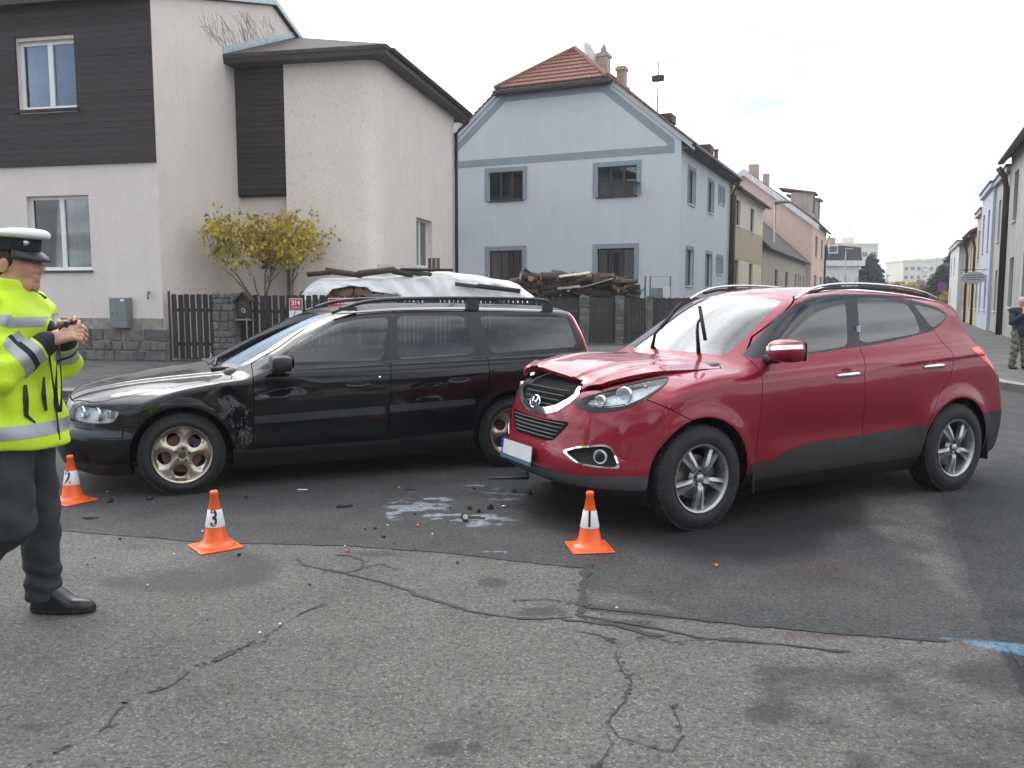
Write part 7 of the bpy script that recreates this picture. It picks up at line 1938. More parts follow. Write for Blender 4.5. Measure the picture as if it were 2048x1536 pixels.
    MB().box((-.01, .026, -.05), (.30, .05, .0)).build('rail', 'old_board', p)
    # loose pile to the right
    Y = 27.6; x0 = atY(985, HOR, Y)[0]; x1 = atY(1262, HOR, Y)[0]; P = empty('firewood_pile', (x0, Y, .12), 0, label='untidy pile of rough bark firewood in front of the grey house', cat='firewood')
    topc = np.array([(985, 590), (1010, 570), (1040, 556), (1060, 551), (1085, 553), (1110, 548), (1150, 551), (1190, 547), (1220, 552), (1250, 558), (1262, 572)])
    meshes = [log_mesh(.05+.025*(k % 4), .5+.12*(k % 3), 60+k) for k in range(10)]
    bmesh_ = [MB().box((-.45, -.07, -.012), (.45, .07, .012), None, .004).mesh('board', m) for m in ('old_board', 'pale_board', 'bark')]
    cnt = 0
    for k in range(290):
        x = q.random()*(x1-x0); u = 1024+FPX*(x0+x)/Y; zt = atY(u, np.interp(u, topc[:, 0], topc[:, 1]), Y)[2]-.12
        z = zt-(.06+1.0*q.random()**1.5); 
        if z < .8: continue
        front = q.random() < .12
        o = link('log', q.choice(meshes if q.random() < .86 else bmesh_), P); o.location = (x, q.uniform(-.35, .5), z); o.rotation_euler = (q.random()*6.28, q.gauss(0, .20), (math.pi/2 if front else 0)+q.gauss(0, .28)); s_ = q.uniform(.75, 1.25); o.scale = (s_, s_, s_); cnt += 1
    MB().box((.1, -.3, 0), (x1-x0-.1, .5, .95)).build('lower_logs', 'bark_dark', P)
    for (ua, va, ub, vb) in ((1118, 553, 1180, 545), (1115, 577, 1160, 572)):
        a = atY(ua, va, Y-.5); b = atY(ub, vb, Y-.5); d = b-a; L = float(np.linalg.norm(d)); o = MB().box((-L/2, -.14, -.01), (L/2, .14, .01)).build('sheet', 'pale_board', P); o.location = tuple((a+b)/2-np.array([x0, Y, .12])); o.rotation_euler = (.25, -math.asin(d[2]/L), 0)
firewood()

# ---------------------------------------------------------------- numbered cones
def cone_mats():
    mat('cone_orange', (.86, .115, .012), .38, var=.05, scale=8, coat=.2); mat('cone_white', (.74, .72, .74), .45, var=.06, scale=14)
cone_mats()
def wrap_text(txt, size, zc, rad, slope, a0, m, par):
    cu = bpy.data.curves.new('digit', 'FONT'); cu.body = txt; cu.size = size; cu.align_x = 'CENTER'; cu.align_y = 'CENTER'; cu.offset = .0026
    t = bpy.data.objects.new('digit', cu); C.objects.link(t); me = bpy.data.meshes.new_from_object(t.evaluated_get(bpy.context.evaluated_depsgraph_get())); bpy.data.objects.remove(t)
    me.materials.clear(); me.materials.append(MATS[m])
    for v in me.vertices:
        x, y = v.co.x*.82, v.co.y*1.12; r = rad-(y)*slope+.0018; a = a0+x/r; v.co = (r*math.cos(a), r*math.sin(a), zc+y)
    return link('digit', me, par)
def cone(u, v, rz, txt, face, label):
    p = G(u, v); c = empty('traffic_cone', (p[0], p[1], 0), R_(rz), label=label, cat='cone'); s = .128
    rb, rt, H = .092, .021, .352
    b = MB().box((-s, -s, .0), (s, s, .012), None, .005)
    b.build('base', 'cone_orange', c)
    R = lambda z: .075-(z-.03)*(.075-.022)/(.32-.03)
    b = MB().lathe([(.118, .012), (.113, .022), (.100, .032), (.086, .034), (.080, .040), (R(.06), .06), (R(.135), .135)], 36).build('lower_cone', 'cone_orange', c, smooth=True)
    MB().lathe([(R(.135)+.0025, .133), (R(.135)+.003, .135), (R(.235)+.003, .235), (R(.235)+.001, .237)], 36).build('white_sleeve', 'cone_white', c, smooth=True)
    MB().lathe([(R(.235), .235), (R(.32), .32), (.0245, .322), (.0235, .345), (.018, .350), (.014, .344), (.013, .30)], 36).build('upper_cone', 'cone_orange', c, smooth=True)
    wrap_text(txt, .116, .186, R(.186)+.003, .183, R_(face-rz), 'black_letter', c)
cone(1179, 1096, 8, '1', -97, 'orange cone numbered 1 standing in front of the red car wheel'); cone(432, 1094, 38, '3', -78, 'orange cone numbered 3 standing on the pale asphalt by the seam'); cone(145, 1003, 62, '2', -93, 'orange cone numbered 2 below the front bumper of the black car')

# ---------------------------------------------------------------- crash debris
def shard(u, v, size, m, label, group=None, seed=0, flat=.25, rz=None):
    q = random.Random(seed); p = G(u, v); n_ = 6; V = []; F = []
    w = size[0]; d = size[1]; hgt = max(.006, d*flat)
    ring = [(w*.5*math.cos(2*math.pi*i/n_)*(.7+.5*q.random()), d*.5*math.sin(2*math.pi*i/n_)*(.6+.7*q.random())) for i in range(n_)]
    for z, s_ in ((.0, 1.), (hgt*.6, .92), (hgt, .6)):
        for (x, y) in ring: V.append((x*s_+q.uniform(-1, 1)*w*.03, y*s_, z*(.7+.6*q.random()) if z else 0))
    for k in range(2):
        for i in range(n_): F.append((k*n_+i, k*n_+(i+1) % n_, (k+1)*n_+(i+1) % n_, (k+1)*n_+i))
    F += [tuple(range(n_))[::-1], tuple(2*n_+i for i in range(n_))]
    o = MB().add(V, F).build('debris_fragment', m, None, label=label, cat='debris', group=group); o.location = (p[0], p[1], .005); o.rotation_euler = (0, 0, q.random()*3 if rz is None else rz)
    return o
mat('orange_shard', (.7, .16, .02), .3, coat=.4); mat('rubber_cap', (.55, .5, .4), .5)
for k, (u, v, w) in enumerate(((478, 1112, .030), (240, 1080, .022), (750, 1058, .030), (731, 1061, .018), (767, 1075, .028), (713, 1048, .012), (788, 1087, .014), (958, 1025, .045), (948, 980, .030), (900, 1017, .018), (980, 1018, .060), (940, 1019, .04), (830, 1030, .02), (345, 1066, .012), (190, 1118, .012), (175, 1132, .012), (492, 996, .035), (560, 970, .014), (300, 1000, .05), (220, 1005, .05), (1095, 1045, .02), (620, 1172, .018), (915, 1128, .02), (415, 1242, .012), (1185, 1134, .016), (1028, 985, .05), (1060, 990, .06))):
    shard(u, v, (w, w*.75), 'black_trim', 'small black plastic fragment lying on the asphalt', 'black plastic fragments', 100+k, .6)
shard(686, 1015, (.15, .03), 'dark_plastic', 'long black plastic strip on the road before the black car', None, 5, .5, .25); shard(180, 1038, (.12, .022), 'dark_plastic', 'thin black plastic strip near cone 2', None, 6, .5, .05); shard(822, 981, (.09, .02), 'dark_plastic', 'short black strip on the road beyond the foam', None, 8, .5, -.1)
shard(604, 981, (.11, .02), 'cone_white', 'white curved trim strip under the black car door', None, 7, .4, .08); shard(1011, 1014, (.055, .02), 'chrome', 'shiny chrome fragment on the wet patch', None, 9, .5, .2)
for k, (u, v) in enumerate(((836, 1053), (798, 977), (1433, 1133), (697, 1104))): shard(u, v, (.035, .022), 'orange_shard' if k < 3 else 'lamp_red', ('orange lens fragment beside the foam', 'orange lens fragment close to the black car', 'orange lens fragment in front of the red car', 'small red lens fragment on the seam')[k], None, 200+k, .5)
for k, (u, v) in enumerate(((348, 1110), (405, 1064), (296, 1172), (520, 1268), (865, 1070), (775, 1052), (690, 1094), (1234, 1218), (560, 1250), (215, 985))): shard(u, v, (.016, .012), 'cone_white', 'tiny pale chip of glass on the asphalt', 'pale glass chips', 300+k, .5)
p = G(930, 1042); b = empty('valve_part', (p[0], p[1], .03), R_(10), label='black cylindrical part with a pale end cap lying in the foam', cat='debris')
MB().lathe([(0, -.04), (.022, -.04), (.026, -.02), (.026, .03), (0, .03)], 14, Matrix.Rotation(R_(75), 4, 'X')).build('barrel', 'black_trim', b, smooth=True, auto=40); MB().lathe([(0, .036), (.018, .036), (.018, .02)], 14, Matrix.Rotation(R_(75), 4, 'X')).build('end_cap', 'rubber_cap', b); MB().tube([(.02, 0, -.01), (.14, .02, -.022)], .006, 6).build('hose', 'black_trim', b)
# ---------------------------------------------------------------- people (implicit figures)
def rcone(a, b, ra, rb):
    a = np.array(a, float); b = np.array(b, float); ab = b-a; L2 = float(ab @ ab)
    def f(x, y, z):
        t = np.clip(((x-a[0])*ab[0]+(y-a[1])*ab[1]+(z-a[2])*ab[2])/L2, 0, 1)
        return np.sqrt((x-a[0]-t*ab[0])**2+(y-a[1]-t*ab[1])**2+(z-a[2]-t*ab[2])**2)-(ra+(rb-ra)*t)
    return f
def ell(c, r, rot=None):
    c = np.array(c, float); r = np.array(r, float); Rm = np.array(rot)[:3, :3].T if rot is not None else None
    def f(x, y, z):
        q = [x-c[0], y-c[1], z-c[2]]
        if Rm is not None: q = [Rm[i, 0]*q[0]+Rm[i, 1]*q[1]+Rm[i, 2]*q[2] for i in range(3)]
        k = np.sqrt((q[0]/r[0])**2+(q[1]/r[1])**2+(q[2]/r[2])**2); return (k-1)*r.min()
    return f
def uni(fs, k):
    def f(x, y, z):
        d = fs[0](x, y, z)
        for g in fs[1:]: d = smin(d, g(x, y, z), k)
        return d
    return f
def tpar(V, a, b):
    a = np.array(a, float); ab = np.array(b, float)-a; t = ((V-a) @ ab)/(ab @ ab); d = np.linalg.norm(V-a-np.clip(t, 0, 1)[:, None]*ab, axis=1); return t, d
def skin_mat(name, col):
    m, n, l, b = new_mat(name); t = noise_node(n, l, 16, 5, .6); l.new(ramp(n, l, t.outputs[0], [(.3, tuple(c*.82 for c in col)), (.7, tuple(min(1, c*1.12) for c in col))]).outputs[0], b.inputs['Base Color'])
    b.inputs['Roughness'].default_value = .5; b.inputs['Subsurface Weight'].default_value = .15; b.inputs['Subsurface Radius'].default_value = (.02, .008, .005)
skin_mat('skin', (.50, .27, .19)); mat('hair_brown', (.045, .028, .018), .7, var=.4, scale=120, bump=.6, bscale=150)
mat('hivis', (.58, .80, .02), .6, var=.06, scale=7, bump=.25, bscale=60); mat('reflective', (.36, .37, .39), .38, .25, var=.08, scale=12, bump=.15, bscale=200); mat('navy_cloth', (.012, .014, .022), .8, var=.3, scale=20, bump=.3, bscale=90)
mat('trouser_cloth', (.030, .034, .036), .85, var=.25, scale=9, bump=.35, bscale=140); mat('shoe_leather', (.012, .012, .013), .35, var=.3, scale=20, bump=.1); mat('shoe_sole', (.015, .013, .012), .8)
mat('cap_white', (.74, .75, .76), .6, var=.05, scale=14); mat('lanyard', (.012, .012, .013), .6, var=.3, scale=60); mat('badge_gold', (.6, .5, .25), .3, .9)
def hand(side, wrist, fwd, up, curl, spread, f_list):
    """append finger capsules; frame: fwd along the hand, up = back of hand, side = thumb direction"""
    w = np.array(wrist, float); fwd = np.array(fwd, float); fwd /= np.linalg.norm(fwd); up = np.array(up, float); up -= fwd*(up @ fwd); up /= np.linalg.norm(up); sd = np.cross(up, fwd)*side
    palm = w+fwd*.05
    f_list.append(rcone(w-fwd*.01, w+fwd*.03, .027, .029))
    for k in range(4):
        a = w+fwd*.02+sd*(.024-.016*k)*.9; b = w+fwd*.088+sd*(.030-.020*k); f_list.append(rcone(a, b, .017, .0125))
    ends = []
    for k in range(4):
        b = w+fwd*.088+sd*(.030-.020*k); L = (.040, .045, .042, .033)[k]; c = curl[k]; p = b; d = fwd*math.cos(c*.6)-up*math.sin(c*.6)+sd*spread*(.5-k/3.)
        for j, (ll, ang) in enumerate(((L, .6), (L*.68, 1.4), (L*.55, 2.0))):
            d = fwd*math.cos(c*ang)-up*math.sin(c*ang)+sd*spread*(.5-k/3.); q = p+d*ll; f_list.append(rcone(p, q, .0100-.001*j, .0092-.0011*j)); p = q
        ends.append(p)
    # thumb leaves the side of the palm near its base
    p0 = w+fwd*.025+sd*.022-up*.006; p1 = p0+sd*.030+fwd*.028-up*.016; p2 = p1+fwd*.032-up*.012-sd*.004; p3 = p2+fwd*.024-up*.006-sd*.012
    f_list.append(rcone(p0, p1, .0155, .0125)); f_list.append(rcone(p1, p2, .0115, .0105)); f_list.append(rcone(p2, p3, .0105, .0085))
    return ends

def policeman():
    O = np.array([-2.225, 3.80, 0.])
    root = empty('person', tuple(O), 0, label='officer in yellow high visibility jacket and white cap photographing with raised hands', cat='person')
    # joints in local coords (x = direction he faces, y = away from the camera)
    hip_n, knee_n, ank_n = (-.01, -.10, .93), (.03, -.13, .52), (-.30, -.12, .22)
    hip_f, knee_f, ank_f = (-.03, .11, .93), (-.015, .15, .51), (-.035, .17, .09)
    sh_n, el_n, wr_n = (-.03, -.20, 1.455), (.070, -.25, 1.185), (.215, -.10, 1.325)
    sh_f, el_f, wr_f = (-.02, .20, 1.445), (.09, .235, 1.20), (.19, .055, 1.345)
    neck0, neck1 = (-.015, 0, 1.46), (.012, 0, 1.575); hd = np.array([.035, 0, 1.655])
    # --- body: one continuous surface
    fl = [rcone((-.01, -.05, .95), (-.01, .05, .95), .135, .135), rcone((-.01, 0, 1.0), (-.01, 0, 1.36), .12, .135), rcone((-.02, -.12, 1.40), (-.02, .12, 1.40), .085, .085)]
    for a, b, r0, r1 in ((hip_n, knee_n, .085, .058), (knee_n, ank_n, .055, .036), (hip_f, knee_f, .085, .058), (knee_f, ank_f, .055, .036), (ank_f, (.05, .17, .035), .036, .024), (ank_n, (-.25, -.12, .11), .036, .024),
                         (sh_n, el_n, .052, .042), (el_n, wr_n, .042, .028), (sh_f, el_f, .052, .042), (el_f, wr_f, .042, .028), (neck0, neck1, .062, .056)): fl.append(rcone(a, b, r0, r1))
    body = uni(fl, .04)
    # head
    hs = [ell(hd+np.array([-.022, 0, .030]), (.100, .077, .100)), ell(hd+np.array([.028, 0, -.035]), (.062, .060, .085)), rcone(hd+np.array([.045, -.02, -.098]), hd+np.array([.045, .02, -.098]), .026, .026), rcone(hd+np.array([-.03, -.045, -.06]), hd+np.array([.04, -.02, -.095]), .022, .022), rcone(hd+np.array([-.03, .045, -.06]), hd+np.array([.04, .02, -.095]), .022, .022)]
    head = uni(hs, .03)
    nose = uni([rcone(hd+np.array([.085, 0, .012]), hd+np.array([.108, 0, -.026]), .009, .0135), rcone(hd+np.array([.094, -.011, -.031]), hd+np.array([.094, .011, -.031]), .009, .009)], .008)
    brow = rcone(hd+np.array([.074, -.038, .028]), hd+np.array([.074, .038, .028]), .012, .012)
    lips = uni([rcone(hd+np.array([.083, -.018, -.058]), hd+np.array([.083, .018, -.058]), .0075, .0075), rcone(hd+np.array([.080, -.015, -.070]), hd+np.array([.080, .015, -.070]), .0075, .0075)], .003)
    cheek = uni([ell(hd+np.array([.055, -.040, -.022]), (.03, .024, .03)), ell(hd+np.array([.055, .040, -.022]), (.03, .024, .03))], .01)
    ear = [uni([ell(hd+np.array([-.018, s*.079, -.008]), (.022, .010, .034), Matrix.Rotation(.25, 3, 'Y').to_4x4())], .01) for s in (-1, 1)]
    eyes = [ell(hd+np.array([.070, s*.032, .006]), (.014, .012, .010)) for s in (-1, 1)]
    hands = []
    endn = hand(1, wr_n, (.86, .30, .30), (.05, -.75, .65), (.75, .95, 1.05, 1.15), .25, hands)
    nsplit = len(hands)
    endf = hand(-1, wr_f, (.80, -.25, .42), (.0, .80, .60), (.65, .85, 1.0, 1.1), .25, hands)
    handf = uni(hands[:nsplit], .007); handf2 = uni(hands[nsplit:], .007)
    def full(x, y, z):
        d = smin(body(x, y, z), head(x, y, z), .035); d = smin(d, brow(x, y, z), .02); d = smin(d, cheek(x, y, z), .025); d = smin(d, nose(x, y, z), .012); d = smin(d, lips(x, y, z), .008)
        for e in ear: d = smin(d, e(x, y, z), .008)
        ex = np.minimum(eyes[0](x, y, z), eyes[1](x, y, z)); d = smax(d, -(ex+.004), .006)
        d = smin(d, handf(x, y, z), .012); d = smin(d, handf2(x, y, z), .012); return d
    M = net_mesh(full, (-.48, -.42, .0), (.40, .42, 1.80), .0062, sparse=4)
    bo = part('body', M[0], M[2], 'skin', root, M[1])
    for s in (-1, 1):
        E = net_mesh(ell(hd+np.array([.066, s*.032, .006]), (.0115, .0115, .0115)), hd+np.array([.05, s*.032-.016, -.01]), hd+np.array([.082, s*.032+.016, .022]), .003)
        part('eye', E[0], E[2], 'sill_white', bo, E[1]); MB().lathe([(0, .0), (.005, .0)], 12, Matrix.Translation(tuple(hd+np.array([.0780, s*.032, .005]))) @ Matrix.Rotation(R_(90), 4, 'Y')).build('iris', 'black_trim', bo)
        MB().tube([tuple(hd+np.array([.082, s*.018, .026])), tuple(hd+np.array([.080, s*.034, .031])), tuple(hd+np.array([.064, s*.052, .026]))], [.003, .0042, .002], 6).build('eyebrow', 'hair_brown', bo)
    # hair: shell round the skull below the cap
    def hair(x, y, z):
        d = head(x, y, z)-.007; front = (x-hd[0])-(.020-.30*np.maximum(z-hd[2]-.03, 0)); low = (hd[2]-.055+.9*np.maximum(x-hd[0]+.04, 0))-z
        return smax(smax(d, front, .01), low, .01)
    Hm = net_mesh(hair, hd+np.array([-.15, -.11, -.12]), hd+np.array([.08, .11, .16]), .006); part('hair', Hm[0], Hm[2], 'hair_brown', root, Hm[1])
    # --- trousers
    tl = [rcone((-.02, -.04, .93), (-.02, .06, .93), .145, .145)]
    ln_n = [rcone(hip_n, knee_n, .112, .086), rcone(knee_n, ank_n, .084, .074)]; ln_f = [rcone(hip_f, knee_f, .112, .086), rcone(knee_f, (-.03, .17, .10), .085, .078)]
    tr = uni([uni(ln_n, .02), uni(ln_f, .02)]+tl, .035)
    def wr(x, y, z): return .0055*np.sin(z*46+x*22+3*np.sin(y*19))*np.exp(-((z-.50)/.16)**2)+.006*np.sin(z*75+np.sin(x*30)*1.5)*np.exp(-((z-.17)/.09)**2)+.004*np.sin(z*30+y*25+x*10)
    def trous(x, y, z):
        d = tr(x, y, z)+wr(x, y, z); cut = .062-z+.25*(x-.0)*0
        a = np.array(ank_n); kd = np.array(knee_n); ax = (a-kd)/np.linalg.norm(a-kd); s2 = (x-a[0])*ax[0]+(y-a[1])*ax[1]+(z-a[2])*ax[2]
        near = np.where(y < .0, s2-.015, -1.); return smax(smax(d, cut, .015), near, .012)
    Tm = net_mesh(trous, (-.48, -.36, .03), (.3, .42, 1.0), .010, sparse=4); part('trousers', Tm[0], Tm[2], 'trouser_cloth', root, Tm[1])
    # --- shoes
    def shoe(heel, toe, lift, ang):
        def f(x, y, z):
            c, s = math.cos(ang), math.sin(ang); X = (x-heel[0])*c+(z-heel[2])*s; Z = -(x-heel[0])*s+(z-heel[2])*c; Yy = y-heel[1]
            L = .315; t = np.clip(X/L, 0, 1); w = .036+.016*np.sin(np.pi*np.clip(t*1.15-.12, 0, 1)); w = np.where(t > .82, w*np.sqrt(np.maximum(1-((t-.82)/.19)**2, .01)), w)
            top = .125-.062*sstep(.36, .70, t)-.012*sstep(.7, 1., t); a = np.abs(Yy)-w; b = Z-top; d = smax(a, b, .045); d = smax(d, -X-.0, .05); d = smax(d, X-L, .03); return smax(d, -Z, .012)
        return f
    for (hl, an) in (((-.095, .17, .005), 0.), ((-.40, -.12, .195), -.62)):
        f = shoe(hl, None, 0, an); S_ = net_mesh(f, (hl[0]-.06, hl[1]-.09, -.02 if an == 0 else -.05), (hl[0]+.37, hl[1]+.09, .30), .007); up, so_ = split(S_, .024-((S_[0][:, 2]-hl[2])*math.cos(an)-(S_[0][:, 0]-hl[0])*math.sin(an)))
        so = part('shoe', S_[0] if False else up[0], up[2], 'shoe_leather', root, up[1]); part('sole', so_[0]+so_[1]*.003, so_[2], 'shoe_sole', so, so_[1])
        if an == 0:
            for k in range(4): xx = .135+.020*k+hl[0]; zz_ = .110-.014*k; MB().tube([(xx, .145, zz_-.006), (xx+.004, .17, zz_+.004), (xx, .195, zz_-.006)], .0028, 5).build('lace', 'black_trim', so)
    # --- jacket
    za = np.array([.84, .95, 1.10, 1.25, 1.38, 1.47, 1.54]); pa = pchip(za, [.178, .176, .168, .165, .160, .135, .085]); pb = pchip(za, [.245, .24, .225, .225, .225, .19, .085]); pc = pchip(za, [.010, .005, -.005, -.012, -.015, -.012, -.005])
    arms_n = [rcone(sh_n, el_n, .092, .076), rcone(el_n, (np.array(wr_n)*.88+np.array(el_n)*.12), .076, .054)]; arms_f = [rcone(sh_f, el_f, .092, .076), rcone(el_f, (np.array(wr_f)*.88+np.array(el_f)*.12), .076, .054)]
    an_ = uni(arms_n, .02); af_ = uni(arms_f, .02)
    def jacket(x, y, z):
        zc = np.clip(z, .84, 1.54); a = pa(zc); b = pb(zc); d = (np.sqrt(((x-pc(zc))/a)**2+(y/b)**2)-1)*np.minimum(a, b)
        d = smax(d, .845-z, .02); d = smax(d, z-1.545, .03)
        d = d+.006*np.sin(z*34+y*14+2*np.sin(x*16))+.004*np.sin(x*40+z*13)
        ar = np.minimum(an_(x, y, z), af_(x, y, z))+.0065*np.sin(z*58-x*40+2*np.sin(y*20))*.9
        d = smin(d, ar, .035)
        # stand-up collar open at the front
        col = np.abs(np.sqrt(((x+.0)/.088)**2+(y/.082)**2)-1)*.085-.011; col = smax(col, np.abs(z-1.545+.15*x)-.05, .015); d = smin(d, col, .025)
        return d
    J = net_mesh(jacket, (-.30, -.40, .80), (.32, .40, 1.66), .0085, sparse=4); Mj = J
    def take(g):
        nonlocal Mj
        a, Mj = split(Mj, g(Mj[0])); return a
    V0 = Mj[0]
    def on_arm(V): 
        tn, dn = tpar(V, el_n, wr_n); tf, df = tpar(V, el_f, wr_f); un, du = tpar(V, sh_n, el_n); uf, duf = tpar(V, sh_f, el_f)
        return tn, dn, tf, df, un, du, uf, duf
    def cuff(V): tn, dn, tf, df, *_ = on_arm(V); return np.minimum(np.maximum((.78-tn)*.2, dn-.075), np.maximum((.78-tf)*.2, df-.075))
    def sleeve(lo, hi):
        def g(V): tn, dn, tf, df, *_ = on_arm(V); n1 = np.maximum(np.maximum(lo-tn, tn-hi)*.2, dn-.105); f1 = np.maximum(np.maximum(lo-tf, tf-hi)*.2, df-.105); return np.minimum(n1, f1)
        return g
    def torso(V): tn, dn, tf, df, un, du, uf, duf = on_arm(V); return np.minimum(np.minimum(dn, df), np.minimum(du, duf))
    jk = part('jacket', [(0, 0, 0)], [], 'hivis', root); 
    def sub(name, m_, m, off=.0):
        if not len(m_[2]): return
        cyv = m_[0][m_[2]].mean(1); arm = name in ('cuff', 'sleeve_piping') or (name == 'reflective_band' and np.ptp(m_[0][:, 2]) > .09)
        for sg in ((1, -1) if arm else (0,)):
            q = compact(*m_[:2], m_[2][(cyv[:, 1]+.02)*sg > 0]) if sg else m_
            if len(q[2]): part(name, q[0]+q[1]*off, q[2], m, jk, q[1])
    sub('cuff', take(cuff), 'navy_cloth'); sub('sleeve_piping', take(sleeve(.50, .60)), 'navy_cloth', .001); sub('reflective_band', take(sleeve(.32, .50)), 'reflective', .001); sub('reflective_band', take(sleeve(.60, .74)), 'reflective', .001)
    sub('reflective_band', take(lambda V: np.maximum(np.abs(V[:, 2]-.925-.03*V[:, 0])-.030, .095-torso(V))), 'reflective', .001)
    def upper(V): tn, dn, tf, df, un, du, uf, duf = on_arm(V); return np.minimum(np.maximum(np.abs(un-.28)*.29-.026, du-.115), np.maximum(np.abs(uf-.28)*.29-.026, duf-.115))
    sub('reflective_band', take(upper), 'reflective', .001); sub('reflective_band', take(lambda V: np.maximum(np.abs(V[:, 2]-1.40)-.022, .09-torso(V))), 'reflective', .001)
    sub('side_panel', take(lambda V: np.maximum(np.maximum(V[:, 0]-.030-.04*(1.1-V[:, 2]), -.02-V[:, 0]-.2), np.maximum(V[:, 2]-1.20, np.maximum(V[:, 1]+.06, .09-torso(V))))), 'navy_cloth')
    hem, Mj2 = split(Mj, Mj[0][:, 2]-.856)
    sub('hem', hem, 'hivis')
    jk.data = mesh('jacket', Mj2[0], Mj2[2], 'hivis', Mj2[1])
    MB().tube([(.168, -.08, 1.16), (.168, -.09, 1.08), (.172, -.085, 1.01)], [.004, .010, .006], 6).build('pocket_zip', 'black_trim', jk); MB().tube([(.125, -.15, 1.13), (.128, -.16, 1.07), (.130, -.165, 1.0), (.150, -.135, .965)], [.006, .012, .009, .004], 6).build('pocket_zip', 'black_trim', jk)
    MB().tube([(.105, -.03, 1.545), (.150, -.045, 1.525), (.178, -.05, 1.505)], [.003, .003, .007], 6).build('collar_cord', 'black_trim', jk); MB().tube([(.160, -.02, 1.30), (.176, -.02, 1.1), (.190, -.02, .87)], .004, 6).build('front_zip', 'black_trim', jk)
    # --- cap
    cp = empty('cap', tuple(hd+np.array([-.014, 0, .068]))); cp.parent = root; cp.rotation_euler = (0, R_(5), 0)
    def crown(x, y, z):
        k = np.sqrt((x/.148)**2+(y/.132)**2); d = (k-1)*.13; top = z-(.088+.02*np.clip(x/.15, -1, 1)-.018*k*k); bot = (.046+.022*(k-.7))-z; return smax(smax(d, top, .03), bot, .018)
    K = net_mesh(crown, (-.18, -.16, .0), (.18, .16, .15), .006); part('crown', K[0], K[2], 'cap_white', cp, K[1])
    El = Matrix.Diagonal((1.06, .90, 1, 1))
    MB().lathe([(.101, -.010), (.104, .0), (.106, .052), (.110, .060)], 40, El).build('band', 'navy_cloth', cp, smooth=True); MB().lathe([(.0, .055), (.105, .058)], 40, El).build('lining', 'navy_cloth', cp)
    V = []; F = []; n_ = 20
    for i in range(n_+1):
        a = R_(-68+136*i/n_)
        for j in range(5): t = j/4; r = .103+.048*t*math.cos(a*1.1); V.append((1.06*r*math.cos(a), .92*r*math.sin(a)*(1-.02*t), -.004-.034*t*t-.010*t))
    for i in range(n_):
        for j in range(4): F.append((i*5+j, i*5+j+1, (i+1)*5+j+1, (i+1)*5+j))
    vo = MB().add(V, F).build('visor', 'shoe_leather', cp, smooth=True); sm = vo.modifiers.new('solid', 'SOLIDIFY'); sm.thickness = .004
    MB().lathe([(0, .006), (.010, .004), (.014, 0)], 16, Matrix.Translation((.088, -.058, .028)) @ Matrix.Rotation(R_(-35), 4, 'Z') @ Matrix.Rotation(R_(90), 4, 'Y')).build('badge', 'satin_silver', cp, smooth=True)
    # --- camera in the hands with a hanging strap: a thing of its own
    cpos = np.array([.275, -.024, 1.375])
    k = empty('compact_camera', tuple(O+cpos), R_(-8), label='small dark compact camera with hanging neck strap held by the officer', cat='camera')
    MB().box((-.012, -.048, -.028), (.012, .048, .028), None, .006).build('camera_body', 'black_trim', k); MB().lathe([(.020, 0), (.019, .018), (.016, .020), (0, .016)], 20, Matrix.Translation((.012, .0, 0)) @ Matrix.Rotation(R_(90), 4, 'Y')).build('lens', 'black_trim', k, smooth=True)
    def strap(pts, w=.011):
        P = chaikin(np.array(pts, float), 2, closed=False); V = []; F = []
        for i, p in enumerate(P):
            a = .5+1.6*math.sin(i*.16); V += [(p[0]-w*math.cos(a), p[1]-w*math.sin(a), p[2]), (p[0]+w*math.cos(a), p[1]+w*math.sin(a), p[2])]
        for i in range(len(P)-1): F.append((2*i, 2*i+1, 2*i+3, 2*i+2))
        o = MB().add(V, F).build('strap', 'lanyard', k); s_ = o.modifiers.new('solid', 'SOLIDIFY'); s_.thickness = .003
    strap([(-.01, -.05, .01), (-.015, -.075, -.05), (-.012, -.07, -.20), (-.022, -.065, -.34), (-.045, -.06, -.385), (-.056, -.06, -.33), (-.050, -.05, -.20), (-.040, -.045, -.06), (-.03, -.04, -.0)])
    return root
policeman()

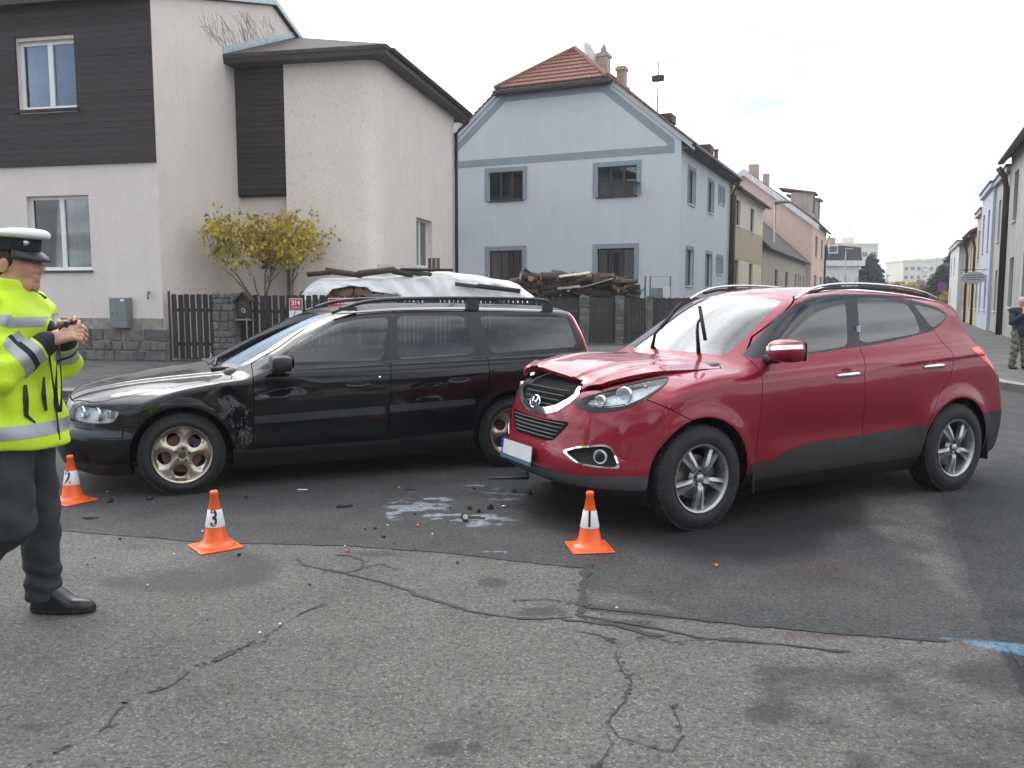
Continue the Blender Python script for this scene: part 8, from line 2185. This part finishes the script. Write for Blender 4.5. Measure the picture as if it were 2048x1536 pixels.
def pedestrian():
    p = G(2036, 738, .12); O = np.array([p[0], p[1], .12])
    root = empty('person', tuple(O), 0, label='pedestrian in a dark jacket and camouflage trousers with hands at the face', cat='person')
    m, n, l, b = new_mat('camo'); t = noise_node(n, l, 9, 3, .5); r = ramp(n, l, t.outputs[0], [(.38, (.055, .06, .045)), (.47, (.15, .145, .10)), (.56, (.09, .08, .055)), (.64, (.20, .19, .15))]); r.color_ramp.interpolation = 'CONSTANT'; l.new(r.outputs[0], b.inputs['Base Color']); b.inputs['Roughness'].default_value = .9
    mat('dark_jacket', (.014, .017, .026), .8, var=.3, scale=12, bump=.3, bscale=60); mat('pale_hat', (.42, .40, .39), .9, var=.15, scale=40, bump=.4, bscale=150)
    s = 1.43/1.72
    J = dict(hip_l=(-.10, .0, .90), knee_l=(-.13, -.06, .50), ank_l=(-.15, .02, .09), hip_r=(.10, 0, .90), knee_r=(.11, -.02, .49), ank_r=(.12, -.05, .09), sh_l=(-.20, 0, 1.38), el_l=(-.26, -.10, 1.12), wr_l=(-.07, -.20, 1.30), sh_r=(.20, 0, 1.38), el_r=(.26, -.10, 1.14), wr_r=(.06, -.20, 1.33))
    J = {k: np.array(v)*s for k, v in J.items()}; hd = np.array([0, -.03, 1.58])*s
    body = uni([ell(hd, np.array([.078, .095, .115])*s), rcone(hd-np.array([0, 0, .2])*s, hd, .055*s, .05*s), rcone((0, 0, .95*s), (0, 0, 1.35*s), .12*s, .14*s)]+[rcone(J[a], J[b_], r0*s, r1*s) for a, b_, r0, r1 in (('hip_l', 'knee_l', .08, .055), ('knee_l', 'ank_l', .05, .035), ('hip_r', 'knee_r', .08, .055), ('knee_r', 'ank_r', .05, .035), ('sh_l', 'el_l', .05, .04), ('el_l', 'wr_l', .04, .028), ('sh_r', 'el_r', .05, .04), ('el_r', 'wr_r', .04, .028))]+[rcone(hd+np.array([0, -.09, 0])*s, hd+np.array([0, -.108, -.03])*s, .012*s, .015*s)], .02)
    hf = []
    for sd in (1, -1):
        w = J['wr_l' if sd > 0 else 'wr_r']; hand(-sd, w, (.35*sd, .1, .93), (.2*sd, -1, .1), (.6, .7, .8, .9), .2, hf)
    hu = uni(hf, .008)
    M = net_mesh(lambda x, y, z: smin(body(x, y, z), hu(x, y, z), .01), (-.40, -.40, .0), (.40, .25, 1.45), .009, sparse=4); part('body', M[0], M[2], 'skin', root, M[1])
    jk = uni([rcone((0, 0, .86*s), (0, 0, 1.34*s), .175*s, .165*s), rcone(J['sh_l'], J['sh_r'], .085*s, .085*s), rcone(J['sh_l'], J['el_l'], .085*s, .072*s), rcone(J['el_l'], J['wr_l']*.9+J['el_l']*.1, .070*s, .052*s), rcone(J['sh_r'], J['el_r'], .085*s, .072*s), rcone(J['el_r'], J['wr_r']*.9+J['el_r']*.1, .070*s, .052*s)], .03)
    M = net_mesh(lambda x, y, z: smax(smax(jk(x, y, z)+.006*np.sin(z*40+x*20), .76*s-z, .02), z-1.47*s, .02), (-.42, -.42, .55), (.42, .3, 1.35), .012, sparse=4); part('jacket', M[0], M[2], 'dark_jacket', root, M[1])
    tr = uni([rcone((-.05*s, 0, .88*s), (.05*s, 0, .88*s), .14*s, .14*s)]+[rcone(J[a], J[b_], r0*s, r1*s) for a, b_, r0, r1 in (('hip_l', 'knee_l', .11, .09), ('knee_l', 'ank_l', .088, .078), ('hip_r', 'knee_r', .11, .09), ('knee_r', 'ank_r', .088, .078))], .03)
    M = net_mesh(lambda x, y, z: smax(smax(tr(x, y, z)+.006*np.sin(z*50+x*30), .07*s-z, .02), z-.95*s, .02), (-.35, -.3, .0), (.35, .3, .85), .012, sparse=4); part('trousers', M[0], M[2], 'camo', root, M[1])
    hatf = lambda x, y, z: smax(ell(hd+np.array([0, .008, .022])*s, np.array([.092, .108, .115])*s)(x, y, z), (hd[2]+.018*s+.25*(-(y-hd[1])-.04)*0)-z, .012)
    M = net_mesh(hatf, hd-.16, hd+.17, .009); part('knitted_hat', M[0], M[2], 'pale_hat', root, M[1])
    for a in ('ank_l', 'ank_r'):
        c = J[a]; f = smax_shoe(c, s); M = net_mesh(f, (c[0]-.09, c[1]-.28, -.01), (c[0]+.09, c[1]+.12, .16), .01); part('shoe', M[0], M[2], 'shoe_leather', root, M[1])
    return root
def smax_shoe(c, s):
    def f(x, y, z): return smax(uni([rcone((c[0], c[1]+.03*s, .045*s), (c[0], c[1]-.17*s, .035*s), .05*s, .042*s), rcone((c[0], c[1], .05*s), (c[0], c[1], .12*s), .048*s, .045*s)], .03)(x, y, z), .002-z, .01)
    return f
pedestrian()
